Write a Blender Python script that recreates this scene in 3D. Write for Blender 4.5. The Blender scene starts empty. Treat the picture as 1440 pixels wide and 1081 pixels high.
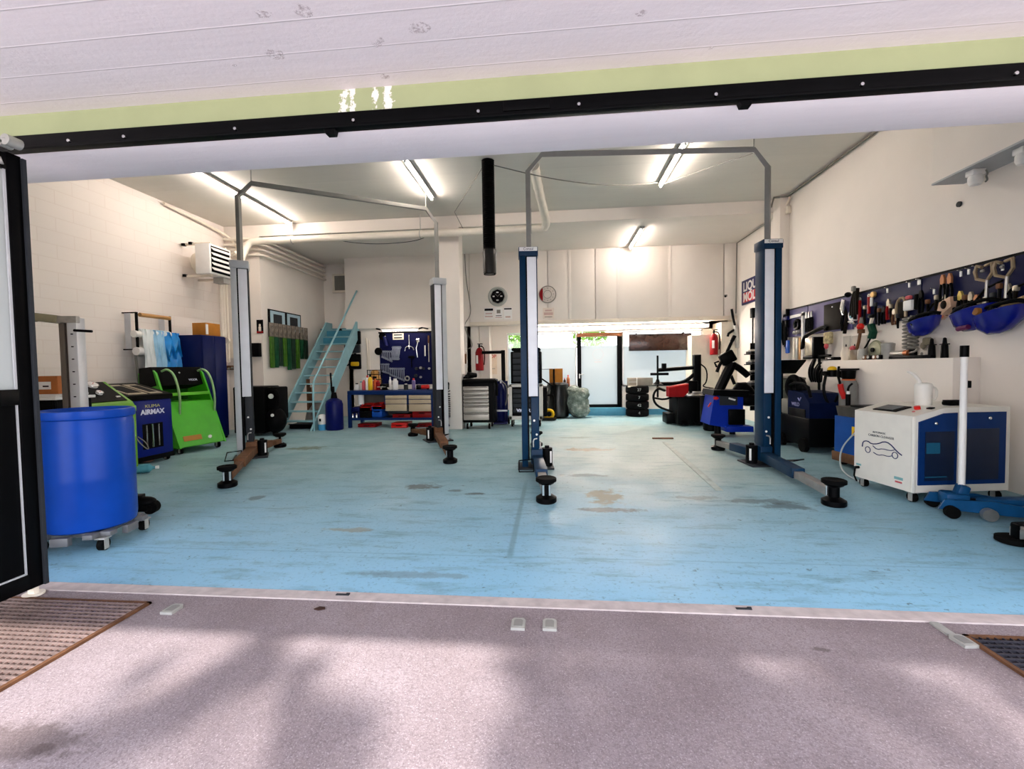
import bpy, bmesh, math, random
from mathutils import Vector, Matrix, Euler
random.seed(7)
S = bpy.context.scene
C = S.collection
PI = math.pi

# ------------------------------------------------------------------ camera
FOCAL, YAW, PITCH, ROLL, EYE = 631.15, 0.09643, 0.03726, -0.01532, 1.30
def cam_axes():
    cy, sy, cp, sp = math.cos(YAW), math.sin(YAW), math.cos(PITCH), math.sin(PITCH)
    f = Vector((-sy*cp, cy*cp, -sp)); r = Vector((cy, sy, 0)); u = r.cross(f)
    c, s = math.cos(ROLL), math.sin(ROLL)
    return c*r + s*u, -s*r + c*u, f
AXR, AXU, AXF = cam_axes()
cd = bpy.data.cameras.new('camera'); cam = bpy.data.objects.new('camera', cd); C.objects.link(cam)
cd.sensor_width = 36; cd.lens = FOCAL/1440*36; cd.clip_start = .02
cam.matrix_world = Matrix(((AXR.x, AXU.x, -AXF.x, 0), (AXR.y, AXU.y, -AXF.y, 0), (AXR.z, AXU.z, -AXF.z, EYE), (0, 0, 0, 1)))
S.camera = cam
# measuring the photograph: where the sight line of a pixel meets a plane of the building
def sight(px, py): return AXR*((px-720)/FOCAL) + AXU*((540.5-py)/FOCAL) + AXF
def at_z(z, px, py):
    d = sight(px, py); t = (z-EYE)/d.z; return Vector((d.x*t, d.y*t, z))
def at_y(y, px, py):
    d = sight(px, py); t = y/d.y; return Vector((d.x*t, y, EYE+d.z*t))
def at_x(x, px, py):
    d = sight(px, py); t = x/d.x; return Vector((x, d.y*t, EYE+d.z*t))

# ------------------------------------------------------------------ sky, sun, exposure
S.view_settings.view_transform = 'Standard'; S.view_settings.look = 'None'
S.view_settings.gamma = 1; S.view_settings.use_curve_mapping = False
S.view_settings.exposure = 0.95
w = bpy.data.worlds.new('sky'); S.world = w; w.use_nodes = True
wn = w.node_tree.nodes; wl = w.node_tree.links
SKY = 3.0
bg = wn['Background']; bg.inputs[1].default_value = SKY
tc = wn.new('ShaderNodeTexCoord'); sx = wn.new('ShaderNodeSeparateXYZ'); rmp = wn.new('ShaderNodeValToRGB')
wl.new(tc.outputs['Generated'], sx.inputs[0]); wl.new(sx.outputs['Z'], rmp.inputs[0]); wl.new(rmp.outputs[0], bg.inputs[0])
rmp.color_ramp.elements[0].position = 0.0; rmp.color_ramp.elements[0].color = (1, .97, .97, 1)
rmp.color_ramp.elements[1].position = .6; rmp.color_ramp.elements[1].color = (.66, .78, 1, 1)
sun = bpy.data.lights.new('sun', 'SUN'); so = bpy.data.objects.new('sun', sun); C.objects.link(so)
sun.energy = 5.2; sun.angle = math.radians(1.1); sun.color = (1, .96, .93)
so.rotation_euler = Vector((-.10, .74, -.72)).to_track_quat('-Z', 'Y').to_euler()
TUBE = 68.0          # radiance of the fluorescent tubes
WARM = (1.0, .84, .62)

# ------------------------------------------------------------------ materials
def lin(h):
    h = h.lstrip('#'); o = []
    for i in (0, 2, 4):
        v = int(h[i:i+2], 16)/255
        o.append(v/12.92 if v <= .04045 else ((v+.055)/1.055)**2.4)
    return o
MATS = {}
def mat(key, hexc, rough=.5, metal=0, var=.06, scale=8, bump=0, emit=0, spec=None):
    if key in MATS: return MATS[key]
    m = bpy.data.materials.new(key); m.use_nodes = True; MATS[key] = m
    nt = m.node_tree; b = nt.nodes['Principled BSDF']
    col = lin(hexc)
    b.inputs['Roughness'].default_value = rough; b.inputs['Metallic'].default_value = metal
    lum = sum(col)/3
    b.inputs['Specular IOR Level'].default_value = spec if spec is not None else (.5 if rough < .33 else .06 if lum < .02 else .16 if lum < .15 else .4)
    if emit:
        b.inputs['Base Color'].default_value = (*col, 1)
        b.inputs['Emission Color'].default_value = (*col, 1); b.inputs['Emission Strength'].default_value = emit
        return m
    if var or bump:
        t = nt.nodes.new('ShaderNodeTexCoord'); n = nt.nodes.new('ShaderNodeTexNoise')
        n.inputs['Scale'].default_value = scale; n.inputs['Detail'].default_value = 4
        nt.links.new(t.outputs['Object'], n.inputs['Vector'])
        r = nt.nodes.new('ShaderNodeValToRGB')
        r.color_ramp.elements[0].position = .3; r.color_ramp.elements[1].position = .7
        r.color_ramp.elements[0].color = (*[max(0, c*(1-var)) for c in col], 1)
        r.color_ramp.elements[1].color = (*[min(1, c*(1+var)) for c in col], 1)
        nt.links.new(n.outputs['Fac'], r.inputs[0]); nt.links.new(r.outputs[0], b.inputs['Base Color'])
        if bump:
            bp = nt.nodes.new('ShaderNodeBump'); bp.inputs['Strength'].default_value = bump; bp.inputs['Distance'].default_value = .02
            nt.links.new(n.outputs['Fac'], bp.inputs['Height']); nt.links.new(bp.outputs[0], b.inputs['Normal'])
    else:
        b.inputs['Base Color'].default_value = (*col, 1)
    return m

# ------------------------------------------------------------------ mesh tools
class MB:
    def __init__(s): s.b = bmesh.new()
    def _add(s, ret_verts, M):
        bmesh.ops.transform(s.b, matrix=M, verts=ret_verts)
    def box(s, c, d, bev=0, rot=None):
        M = Matrix.Translation(c)
        if rot: M = M @ Euler(rot).to_matrix().to_4x4()
        v = bmesh.ops.create_cube(s.b, size=1)['verts']
        bmesh.ops.scale(s.b, vec=d, verts=v)
        if bev:
            e = list({e for x in v for e in x.link_edges})
            r = bmesh.ops.bevel(s.b, geom=e, offset=min(bev, min(d)*.45), segments=2, affect='EDGES', profile=.5)
            v = list({x for f in r['faces'] for x in f.verts} | {x for x in v if x.is_valid})
            seen = set(v); st = list(v)
            while st:
                x = st.pop()
                for e in x.link_edges:
                    y = e.other_vert(x)
                    if y not in seen: seen.add(y); st.append(y)
            v = list(seen)
        s._add(v, M); return s
    def span(s, a, b, bev=0):
        return s.box([(a[i]+b[i])/2 for i in range(3)], [abs(b[i]-a[i]) for i in range(3)], bev)
    def cyl(s, p0, p1, r0, r1=None, n=16):
        r1 = r0 if r1 is None else r1
        p0, p1 = Vector(p0), Vector(p1); d = p1-p0
        q = Vector((0, 0, 1)).rotation_difference(d.normalized()).to_matrix().to_4x4()
        v = bmesh.ops.create_cone(s.b, cap_ends=True, segments=n, radius1=max(r0, 1e-4), radius2=max(r1, 1e-4), depth=d.length)['verts']
        s._add(v, Matrix.Translation((p0+p1)/2) @ q); return s
    def tube(s, pts, r, n=8, closed=False, smooth=0):
        P = [Vector(p) for p in pts]
        for _ in range(smooth):
            Q = [] if closed else [P[0]]
            m = len(P)
            for i in range(m if closed else m-1):
                a, b = P[i], P[(i+1) % m]; Q += [a*.75+b*.25, a*.25+b*.75]
            if not closed: Q.append(P[-1])
            P = Q
        m = len(P); rings = []; up = None
        for i, p in enumerate(P):
            a = P[i-1] if (i or closed) else p
            c = P[(i+1) % m] if (i < m-1 or closed) else p
            t = (c-a).normalized()
            if up is None: up = t.orthogonal().normalized()
            up = (up-t*up.dot(t))
            up = up.normalized() if up.length > 1e-6 else t.orthogonal().normalized()
            sd = t.cross(up)
            rr = r(i/(m-1)) if callable(r) else r
            rings.append([s.b.verts.new(p+rr*(math.cos(2*PI*k/n)*up+math.sin(2*PI*k/n)*sd)) for k in range(n)])
        for i in range(m if closed else m-1):
            A, B = rings[i], rings[(i+1) % m]
            for k in range(n): s.b.faces.new((A[k], A[(k+1) % n], B[(k+1) % n], B[k]))
        if not closed:
            s.b.faces.new(rings[0][::-1]); s.b.faces.new(rings[-1])
        return s
    def lathe(s, prof, o=(0, 0, 0), n=24, axis='z'):
        o = Vector(o); rings = []
        for r, z in prof:
            ring = []
            for k in range(n):
                a = 2*PI*k/n; c, q = max(r, 1e-4)*math.cos(a), max(r, 1e-4)*math.sin(a)
                ring.append(s.b.verts.new(o+Vector({'z': (c, q, z), 'y': (c, z, -q), 'x': (z, c, q)}[axis])))
            rings.append(ring)
        for A, B in zip(rings, rings[1:]):
            for k in range(n): s.b.faces.new((A[k], A[(k+1) % n], B[(k+1) % n], B[k]))
        s.b.faces.new(rings[0][::-1]); s.b.faces.new(rings[-1]); return s
    def prism(s, poly, a0, a1, axis='y'):
        def P(u, v, a): return {'y': (u, a, v), 'x': (a, u, v), 'z': (u, v, a)}[axis]
        A = [s.b.verts.new(P(u, v, a0)) for u, v in poly]; B = [s.b.verts.new(P(u, v, a1)) for u, v in poly]
        n = len(poly)
        s.b.faces.new(A[::-1]); s.b.faces.new(B)
        for k in range(n): s.b.faces.new((A[k], A[(k+1) % n], B[(k+1) % n], B[k]))
        return s
    def ball(s, c, r, u=16, v=10):
        r = (r, r, r) if not hasattr(r, '__len__') else r
        q = bmesh.ops.create_uvsphere(s.b, u_segments=u, v_segments=v, radius=1)['verts']
        bmesh.ops.scale(s.b, vec=r, verts=q); s._add(q, Matrix.Translation(c)); return s
    def ring(s, c, R, r, axis='y', n=24, m=8, a0=0, a1=2*PI):
        full = abs(a1-a0-2*PI) < 1e-6
        pts = []
        for k in range(n if full else n+1):
            a = a0+(a1-a0)*k/n; p, q = R*math.cos(a), R*math.sin(a)
            pts.append(Vector(c)+Vector({'y': (p, 0, q), 'z': (p, q, 0), 'x': (0, p, q)}[axis]))
        return s.tube(pts, r, m, closed=full)
    def build(s, name, m, parent=None, loc=(0, 0, 0), rot=None):
        bmesh.ops.recalc_face_normals(s.b, faces=s.b.faces)
        me = bpy.data.meshes.new(name); s.b.to_mesh(me); s.b.free()
        for p in me.polygons: p.use_smooth = True
        me.set_sharp_from_angle(angle=math.radians(38))
        me.materials.append(m)
        o = bpy.data.objects.new(name, me); C.objects.link(o); o.location = loc
        if rot: o.rotation_euler = rot
        if parent: o.parent = parent
        return o
def tag(o, label, cat, group=None, kind=None):
    o['label'] = label; o['category'] = cat
    if group: o['group'] = group
    if kind: o['kind'] = kind
    return o
def thing(name, label, cat, loc=(0, 0, 0), rz=0, group=None):
    o = bpy.data.objects.new(name, None); C.objects.link(o); o.empty_display_size = .1
    o.location = loc; o.rotation_euler = (0, 0, rz)
    return tag(o, label, cat, group)
def part(name, m, parent, fn, label=None):
    b = MB(); fn(b); o = b.build(name, m, parent)
    if label: o['label'] = label
    return o
def struct(name, m, fn):
    b = MB(); fn(b); o = b.build(name, m); o['kind'] = 'structure'; return o
def text(name, s, size, m, parent, loc, rot=(PI/2, 0, 0), ext=.001, align='CENTER', sx=1, bold=.0):
    cu = bpy.data.curves.new(name, 'FONT'); cu.body = s; cu.size = size; cu.extrude = ext
    cu.align_x = align; cu.align_y = 'CENTER'; cu.offset = bold
    t = bpy.data.objects.new(name, cu); C.objects.link(t)
    bpy.context.view_layer.update()
    me = bpy.data.meshes.new_from_object(t.evaluated_get(bpy.context.evaluated_depsgraph_get()))
    bpy.data.objects.remove(t); bpy.data.curves.remove(cu)
    me.name = name; me.materials.clear(); me.materials.append(m)
    o = bpy.data.objects.new(name, me); C.objects.link(o); o.parent = parent
    o.location = loc; o.rotation_euler = rot; o.scale = (sx, 1, 1); return o
def copy_tree(o, parent=None):
    c = o.copy(); C.objects.link(c); c.parent = parent
    for ch in [x for x in bpy.data.objects if x.parent == o]: copy_tree(ch, c)
    return c
ORD = ['first', 'second', 'third', 'fourth', 'fifth', 'sixth', 'seventh', 'eighth', 'ninth', 'tenth', 'eleventh', 'twelfth']
RW, LW = -PI/2, PI/2      # turn of a thing that backs onto the right wall, the left wall

# shared paints
black = mat('black_plastic', '#070708', .5, var=.1)
blackm = mat('black_steel', '#050506', .4, .0, var=.15)
rubber = mat('black_rubber', '#0a0a0a', .8, var=.2, scale=20)
steel = mat('bare_steel', '#b4b2ae', .35, .85, var=.12, scale=20)
zinc = mat('galvanised_steel', '#a9a8a2', .5, .35, var=.1, scale=15)
alu = mat('aluminium_profile', '#cfd0d2', .4, .35, var=.05)
white = mat('white_enamel', '#eceae6', .4, var=.03)
cream = mat('cream_paint', '#e6dccb', .6, var=.04)
grey = mat('grey_enamel', '#a9acaf', .45, var=.05)
dgrey = mat('dark_grey_plastic', '#2a2d31', .5, var=.1)
navy = mat('navy_paint', '#080f48', .4, var=.1)
red = mat('red_plastic', '#c8140c', .4, var=.1)
dred = mat('dark_red_paint', '#8c0c10', .4, var=.1)
blue = mat('blue_plastic', '#0d4fb4', .4, var=.1)
yellow = mat('yellow_plastic', '#e8b90c', .45, var=.1)
green = mat('green_enamel', '#3fa012', .35, var=.06)
card = mat('brown_cardboard', '#b07a3e', .8, var=.12, scale=6)
wood = mat('pale_wood', '#b88a52', .6, var=.15, scale=5)
rust = mat('rusty_brown_steel', '#6b4a34', .6, .3, var=.25, scale=12)
paper = mat('white_paper', '#f0eeea', .7, var=.02)
chrome = mat('chrome', '#d8d8d8', .15, 1, var=0)
teal = mat('teal_paint', '#4f97a6', .45, var=.08)
liftblue = mat('lift_blue_paint', '#052a46', .4, var=.12, scale=5)
# ------------------------------------------------------------------ procedural surface materials of the building
def nodes_of(key):
    m = bpy.data.materials.new(key); m.use_nodes = True; MATS[key] = m
    nt = m.node_tree; return m, nt, nt.nodes['Principled BSDF']
class NT:
    def __init__(s, nt): s.n, s.l = nt.nodes, nt.links; s.co = s.n.new('ShaderNodeTexCoord').outputs['Object']
    def val(s, sock, v):
        if hasattr(v, 'is_output') or hasattr(v, 'links'): s.l.new(v, sock)
        else: sock.default_value = v
    def math(s, op, a, b=0, c=None, clamp=False):
        n = s.n.new('ShaderNodeMath'); n.operation = op; n.use_clamp = clamp
        s.val(n.inputs[0], a); s.val(n.inputs[1], b)
        if c is not None: s.val(n.inputs[2], c)
        return n.outputs[0]
    def noise(s, scale, detail=4, rough=.55, vec=None, stretch=None):
        n = s.n.new('ShaderNodeTexNoise'); n.inputs['Scale'].default_value = scale; n.inputs['Detail'].default_value = detail; n.inputs['Roughness'].default_value = rough
        v = vec or s.co
        if stretch:
            mp = s.n.new('ShaderNodeMapping'); mp.inputs['Scale'].default_value = stretch; s.l.new(v, mp.inputs[0]); v = mp.outputs[0]
        s.l.new(v, n.inputs['Vector']); return n.outputs['Fac']
    def ramp(s, f, stops):
        r = s.n.new('ShaderNodeValToRGB'); e = r.color_ramp.elements
        while len(e) < len(stops): e.new(.5)
        for k, (p, c) in zip(e, stops):
            k.position = p; k.color = (c, c, c, 1) if not hasattr(c, '__len__') else (*c, 1)
        s.l.new(f, r.inputs[0]); return r.outputs[0]
    def mix(s, f, a, b):
        n = s.n.new('ShaderNodeMix'); n.data_type = 'RGBA'
        s.val(n.inputs[0], f)
        for i, v in ((6, a), (7, b)):
            if hasattr(v, 'links'): s.l.new(v, n.inputs[i])
            else: n.inputs[i].default_value = (*v, 1)
        return n.outputs[2]
    def xyz(s):
        n = s.n.new('ShaderNodeSeparateXYZ'); s.l.new(s.co, n.inputs[0]); return n.outputs
    def bump(s, h, strength, dist, bsdf):
        b = s.n.new('ShaderNodeBump'); b.inputs['Strength'].default_value = strength; b.inputs['Distance'].default_value = dist
        s.l.new(h, b.inputs['Height']); s.l.new(b.outputs[0], bsdf.inputs['Normal'])
    def dist(s, cx, cy, sx=1, sy=1):
        x, y, z = s.xyz()
        dx = s.math('DIVIDE', s.math('SUBTRACT', x, cx), sx); dy = s.math('DIVIDE', s.math('SUBTRACT', y, cy), sy)
        return s.math('SQRT', s.math('ADD', s.math('MULTIPLY', dx, dx), s.math('MULTIPLY', dy, dy)))

# painted wall: faint trowel marks
def wall_mat(key, hexc, var=.03, bumps=.15):
    m, nt, b = nodes_of(key); t = NT(nt); c = lin(hexc)
    n = t.noise(1.3, 5); n2 = t.noise(30, 3)
    col = t.ramp(n, [(.3, [x*(1-var) for x in c]), (.7, [min(1, x*(1+var)) for x in c])])
    nt.links.new(col, b.inputs['Base Color']); b.inputs['Roughness'].default_value = .65
    t.bump(t.math('ADD', n2, t.math('MULTIPLY', n, .5)), bumps, .004, b); return m
wallm = wall_mat('warm_white_wall_paint', '#ece4db')
ceilm = None
# left wall: painted blockwork with shallow joints
mblock, nt, b = nodes_of('white_painted_blockwork'); t = NT(nt)
x, y, z = t.xyz(); cb = nt.nodes.new('ShaderNodeCombineXYZ'); nt.links.new(y, cb.inputs[0]); nt.links.new(z, cb.inputs[1])
bk = nt.nodes.new('ShaderNodeTexBrick'); nt.links.new(cb.outputs[0], bk.inputs['Vector'])
bk.inputs['Scale'].default_value = 1; bk.inputs['Brick Width'].default_value = .5; bk.inputs['Row Height'].default_value = .2
bk.inputs['Mortar Size'].default_value = .007; bk.inputs['Mortar Smooth'].default_value = .4
bk.inputs['Color1'].default_value = (*lin('#efe6de'), 1); bk.inputs['Color2'].default_value = (*lin('#ede4dc'), 1); bk.inputs['Mortar'].default_value = (*lin('#e8ddd4'), 1)
nt.links.new(bk.outputs['Color'], b.inputs['Base Color']); b.inputs['Roughness'].default_value = .6
t.bump(t.math('ADD', t.math('MULTIPLY', bk.outputs['Fac'], -1), t.math('MULTIPLY', t.noise(25), .4)), .22, .006, b)
# board-marked concrete (ceiling inside, soffit outside): board seams run along x, peeled patches
def board_mat(key, hexc, board, seam, peel=None, rough=.8, grain=.25):
    m, nt, b = nodes_of(key); t = NT(nt); c = lin(hexc); x, y, z = t.xyz()
    fr = t.math('FRACT', t.math('DIVIDE', y, board))
    line = t.ramp(fr, [(0, 1), (.03, 0), (.97, 0), (1, 1)])
    idx = t.math('FLOOR', t.math('DIVIDE', y, board))
    tone = t.math('FRACT', t.math('MULTIPLY', t.math('SINE', t.math('MULTIPLY', idx, 12.9)), 437.5))
    g = t.noise(3, 6, .65, stretch=(.35, 5, 1)); blot = t.noise(1.1, 5)
    f = t.math('ADD', t.math('MULTIPLY', tone, .3), t.math('ADD', t.math('MULTIPLY', g, .4), t.math('MULTIPLY', blot, .5)))
    col = t.ramp(f, [(.25, [v*.9 for v in c]), (.8, [min(1, v*1.06) for v in c])])
    h = t.math('ADD', t.math('MULTIPLY', line, seam), t.math('MULTIPLY', t.math('ADD', g, t.math('MULTIPLY', t.noise(22, 8, .7), 1.6)), grain))
    if peel:
        pk = None
        for cx, cy, r in peel:
            d = t.math('ADD', t.dist(cx, cy, r*1.3, r), t.math('MULTIPLY', t.math('SUBTRACT', t.noise(9, 8, .7), .5), 2.6))
            k = t.ramp(d, [(.42, 1), (.5, 0)]); pk = k if pk is None else t.math('MAXIMUM', pk, k)
        speck = t.noise(60, 3)
        col = t.mix(t.math('MULTIPLY', pk, t.ramp(speck, [(.45, 0), (.6, .8)])), col, lin('#c3b7b8'))
        h = t.math('ADD', h, t.math('MULTIPLY', pk, t.math('ADD', .4, speck)))
    nt.links.new(col, b.inputs['Base Color']); b.inputs['Roughness'].default_value = rough
    t.bump(h, .5, .012, b); return m
ceilm = board_mat('white_board_marked_ceiling', '#dcd8cf', .62, .25, grain=.12)
soff = board_mat('rough_white_canopy_concrete', '#f6f0f0', .19, .35, peel=[(*at_z(2.815, a, c).to_2d(), r) for a, c, r in ((532, 62, .055), (590, 38, .07), (372, 20, .05), (385, 76, .05), (425, 15, .05), (540, 108, .03), (1000, 67, .03), (330, 92, .02), (900, 18, .03))])
beamm = board_mat('white_painted_beam', '#f2edee', 3.3, .1, grain=.2)
# green lintel band with a peeled corner
greenm, nt, b = nodes_of('pale_green_lintel_paint'); t = NT(nt); x, y, z = t.xyz()
c = lin('#a5ad80')
col = t.ramp(t.noise(2.5, 5), [(.3, [v*.92 for v in c]), (.7, [v*1.05 for v in c])])
pk = None
for cx, r in [(at_y(2.39, q, 138).x, r) for q, r in ((483, .03), (497, .025), (528, .03), (545, .035))]:
    dx = t.math('DIVIDE', t.math('SUBTRACT', x, cx), r)
    d = t.math('ADD', t.math('ABSOLUTE', dx), t.math('MULTIPLY', t.math('SUBTRACT', t.noise(22, 6, .7), .52), 5))
    k = t.ramp(d, [(.35, 1), (.45, 0)]); pk = k if pk is None else t.math('MAXIMUM', pk, k)
nt.links.new(t.mix(pk, col, lin('#efeadf')), b.inputs['Base Color']); b.inputs['Roughness'].default_value = .7
t.bump(t.math('ADD', t.noise(12, 5), pk), .3, .006, b)

# blue painted floor: scuffs, drips of oil, tyre marks, painted-in warm reflection under the second lift
floorm, nt, b = nodes_of('blue_painted_workshop_floor'); t = NT(nt); x, y, z = t.xyz()
base = t.mix(t.ramp(t.noise(.9, 5), [(.35, 0), (.65, 1)]), lin('#84aab4'), lin('#9cbdc4'))
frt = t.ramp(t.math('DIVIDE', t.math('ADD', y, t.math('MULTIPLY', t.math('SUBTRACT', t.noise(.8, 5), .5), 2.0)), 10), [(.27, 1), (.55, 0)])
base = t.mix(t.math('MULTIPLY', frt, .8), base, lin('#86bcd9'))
warm_glare = t.math('ADD', t.dist(1.25, 7.6, 1.9, 3.6), t.math('MULTIPLY', t.math('SUBTRACT', t.noise(1.1, 5), .5), .9))
base = t.mix(t.ramp(warm_glare, [(.55, .75), (1.0, 0)]), base, lin('#a9b8b0'))  # window reflection and warm lighting put into the floor colour
scr = t.noise(1.6, 9, .75, stretch=(1.1, 4.5, 1))
base = t.mix(t.ramp(scr, [(.51, 0), (.66, .7)]), base, lin('#648891'))
fine = t.noise(34, 4, .7)
base = t.mix(t.ramp(fine, [(.56, 0), (.68, .55)]), base, lin('#587a86'))
spk = t.math('MULTIPLY', t.ramp(t.noise(13, 6, .75), [(.61, 0), (.65, 1)]), t.ramp(t.noise(1.6, 3), [(.42, 0), (.54, 1)]))
base = t.mix(t.math('MULTIPLY', spk, .7), base, lin('#3c4a4c'))
def stain(base, cx, cy, sx_, sy_, colr, amt, sc=6, k=1.6):
    d = t.math('ADD', t.dist(cx, cy, sx_, sy_), t.math('MULTIPLY', t.math('SUBTRACT', t.noise(sc, 7, .7), .5), k*2))
    return t.mix(t.ramp(d, [(.55, amt), (.95, 0)]), base, lin(colr))
for (px, py, a, bb, colr, amt) in ((828, 632, .45, .16, '#8d7a55', .8), (850, 698, .22, .3, '#6a6540', .85), (862, 717, .3, .08, '#33382f', .8), (820, 668, .3, .09, '#4b4d44', .5),
        (432, 630, .35, .22, '#5a6548', .8), (592, 684, .22, .16, '#4a5250', .8), (1075, 705, .35, .1, '#4a5654', .6), (1110, 712, .3, .12, '#3f4b4c', .6), (490, 745, .22, .06, '#8b7e5e', .6),
        (668, 694, .12, .05, '#35413f', .8), (640, 690, .1, .05, '#35413f', .7), (360, 700, .1, .1, '#3b4644', .6), (810, 615, .4, .12, '#5f6a60', .5), (980, 700, .3, .08, '#59625c', .5), (560, 808, .5, .05, '#66757a', .5)):
    p = at_z(0, px, py); base = stain(base, p.x, p.y, a, bb, colr, amt)
# tyre track and slab joints
p, q = at_z(0, 737, 690), at_z(0, 715, 790)
xl = t.math('ABSOLUTE', t.math('SUBTRACT', x, t.math('MULTIPLY_ADD', y, (p.x-q.x)/(p.y-q.y), q.x-q.y*(p.x-q.x)/(p.y-q.y))))
seg = t.math('MULTIPLY', t.ramp(t.math('DIVIDE', y, 10), [(.298, 0), (.305, 1), (.47, 1), (.52, 0)]), t.ramp(xl, [(.012, .55), (.03, 0)]))
base = t.mix(seg, base, lin('#5d7f8a'))
jy = t.ramp(t.math('ABSOLUTE', t.math('SUBTRACT', y, 3.03)), [(.004, .5), (.012, 0)])
base = t.mix(jy, base, lin('#6c97ab'))
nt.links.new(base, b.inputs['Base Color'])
nt.links.new(t.ramp(t.noise(2.2, 5), [(.3, .34), (.7, .56)]), b.inputs['Roughness']); b.inputs['Specular IOR Level'].default_value = .3
t.bump(t.math('ADD', t.noise(26, 5), t.math('MULTIPLY', t.noise(3, 4), .5)), .12, .01, b)
# forecourt: exposed-aggregate concrete
pavem, nt, b = nodes_of('aggregate_concrete_pavement'); t = NT(nt)
base = t.mix(t.ramp(t.noise(1.4, 6), [(.35, 0), (.65, 1)]), lin('#7d7072'), lin('#938688'))
base = t.mix(t.ramp(t.noise(2.6, 6, .7, stretch=(1, .5, 1)), [(.45, 0), (.7, .5)]), base, lin('#7a6a68'))
base = t.mix(t.ramp(t.noise(120, 4, .7), [(.40, .6), (.52, 0)]), base, lin('#66585a'))
base = t.mix(t.ramp(t.noise(170, 3, .6), [(.56, 0), (.70, .5)]), base, lin('#c2b6b7'))
for (px, py, a, bb) in ((450, 855, .03, .02), (1155, 912, .05, .02), (60, 1050, .05, .03), (30, 1040, .3, .1)):
    p = at_z(0, px, py); base = stain(base, p.x, p.y, a, bb, '#4b3d3a', .6, 20, 1)
nt.links.new(base, b.inputs['Base Color']); b.inputs['Roughness'].default_value = .85
t.bump(t.noise(90, 4), .5, .006, b)
kerbm = mat('pale_threshold_concrete', '#b6aaa6', .8, var=.15, scale=14, bump=.3)

# ------------------------------------------------------------------ the setting
XL, XR, YF, YB = -7.27, 4.47, 2.75, 12.3
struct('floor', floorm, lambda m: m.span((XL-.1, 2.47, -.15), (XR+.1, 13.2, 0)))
struct('ground', pavem, lambda m: m.span((-14, -14, -.2), (12, 2.39, -.004)))
struct('trim_1', kerbm, lambda m: m.span((-3.3, 2.385, -.12), (3.1, 2.475, .004)))
struct('wall_left', mblock, lambda m: m.span((XL-.2, 2.39, 0), (XL, 9.4, 4.6)))
struct('wall_left_rear', wallm, lambda m: m.span((XL-.2, 9.4, 0), (-6.45, 13.2, 4.6)))
struct('wall_right', wallm, lambda m: m.span((XR, 2.39, 0), (XR+.2, 13.2, 4.6)))
struct('wall_right_ledge', wallm, lambda m: m.span((4.2, 5.19, 0), (XR, 7.52, 1.335), .006))
struct('wall_right_boxing', wallm, lambda m: m.span((4.15, 2.75, 3.24), (XR, 5.45, 4.51), .004))
struct('trim_2', grey, lambda m: m.span((4.15, 2.75, 3.232), (4.47, 5.44, 3.243)).span((4.145, 2.75, 3.232), (4.15, 5.44, 3.25)))
struct('wall_right_pier', wallm, lambda m: m.span((4.3, 9.12, 0), (XR, 9.4, 4.51), .004))
struct('wall_front_left', wallm, lambda m: m.span((XL, 2.39, 0), (-3.7, 2.75, 2.7)))
struct('wall_front_right', wallm, lambda m: m.span((2.95, 2.39, 0), (XR, 2.75, 2.7)))
struct('wall_front_lintel', beamm, lambda m: m.span((XL-.2, 2.39, 2.59), (XR+.2, 2.75, 4.6), .003))
struct('trim_3', greenm, lambda m: m.span((XL, 2.386, 2.695), (XR, 2.39, 2.815)))
struct('ceiling_canopy', soff, lambda m: m.span((-10, -.86, 2.815), (9, 2.388, 3.2)))
struct('wall_facade', beamm, lambda m: m.span((-10, 2.39, 3.2), (9, 2.6, 6.5)))
struct('ceiling', ceilm, lambda m: m.span((XL-.2, 2.75, 4.51), (XR+.2, 9.4, 4.75)))
struct('ceiling_rear', wallm, lambda m: m.span((XL-.2, 9.4, 4.27), (XR+.2, 13.4, 4.75)))
struct('pillar', wallm, lambda m: m.span((-2.42, 9.4, 0), (-1.99, 9.78, 4.28), .008))
# rear: mezzanine front and boarded upper wall with joints
UY = 11.59
mezl = at_y(UY, 485, 400).x
struct('wall_mezzanine', wallm, lambda m: m.span((mezl, UY, 2.40), (-2.2, UY+.12, 4.28)).span((mezl, UY+.1, 0), (-2.2, UY+.2, 2.42)).span((mezl, UY+.1, 2.3), (mezl+.12, 13.2, 4.28)).span((mezl, UY+.1, 0), (mezl+.12, 13.2, 2.35)))
struct('wall_back_stairwell', wallm, lambda m: m.span((-6.5, 12.15, 0), (mezl+.02, 12.35, 4.4)))
seams = [648, 770, 800, 837, 869, 942, 1018]
def upper(m):
    xs = [-2.2] + [at_y(UY, p, 400).x for p in seams[1:]] + [XR]
    for a, c in zip(xs, xs[1:]): m.span((a+.011, UY, 2.5), (c-.011, UY+.09, 4.28), .003)
    m.span((-2.2, UY+.06, 2.5), (XR, UY+.08, 4.28))
struct('wall_back_upper', wallm, upper)
def battens(m):
    for p in (801, 869, 942): a = at_y(UY, p, 400).x; m.span((a-.035, UY-.012, 2.52), (a+.035, UY, 4.27), .003)
struct('trim_4', wallm, battens)
struct('trim_5', cream, lambda m: m.span((-2.2, UY-.02, 2.40), (XR, UY+.14, 2.5), .006))
struct('ceiling_recess', cream, lambda m: m.span((-2.2, UY+.1, 2.50), (XR, 12.5, 2.56)))
GY = 12.2                                   # glazing line
gx0, gx1, gx2, gx3, gx4 = -1.3, .64, 1.73, 3.85, XR
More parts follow.
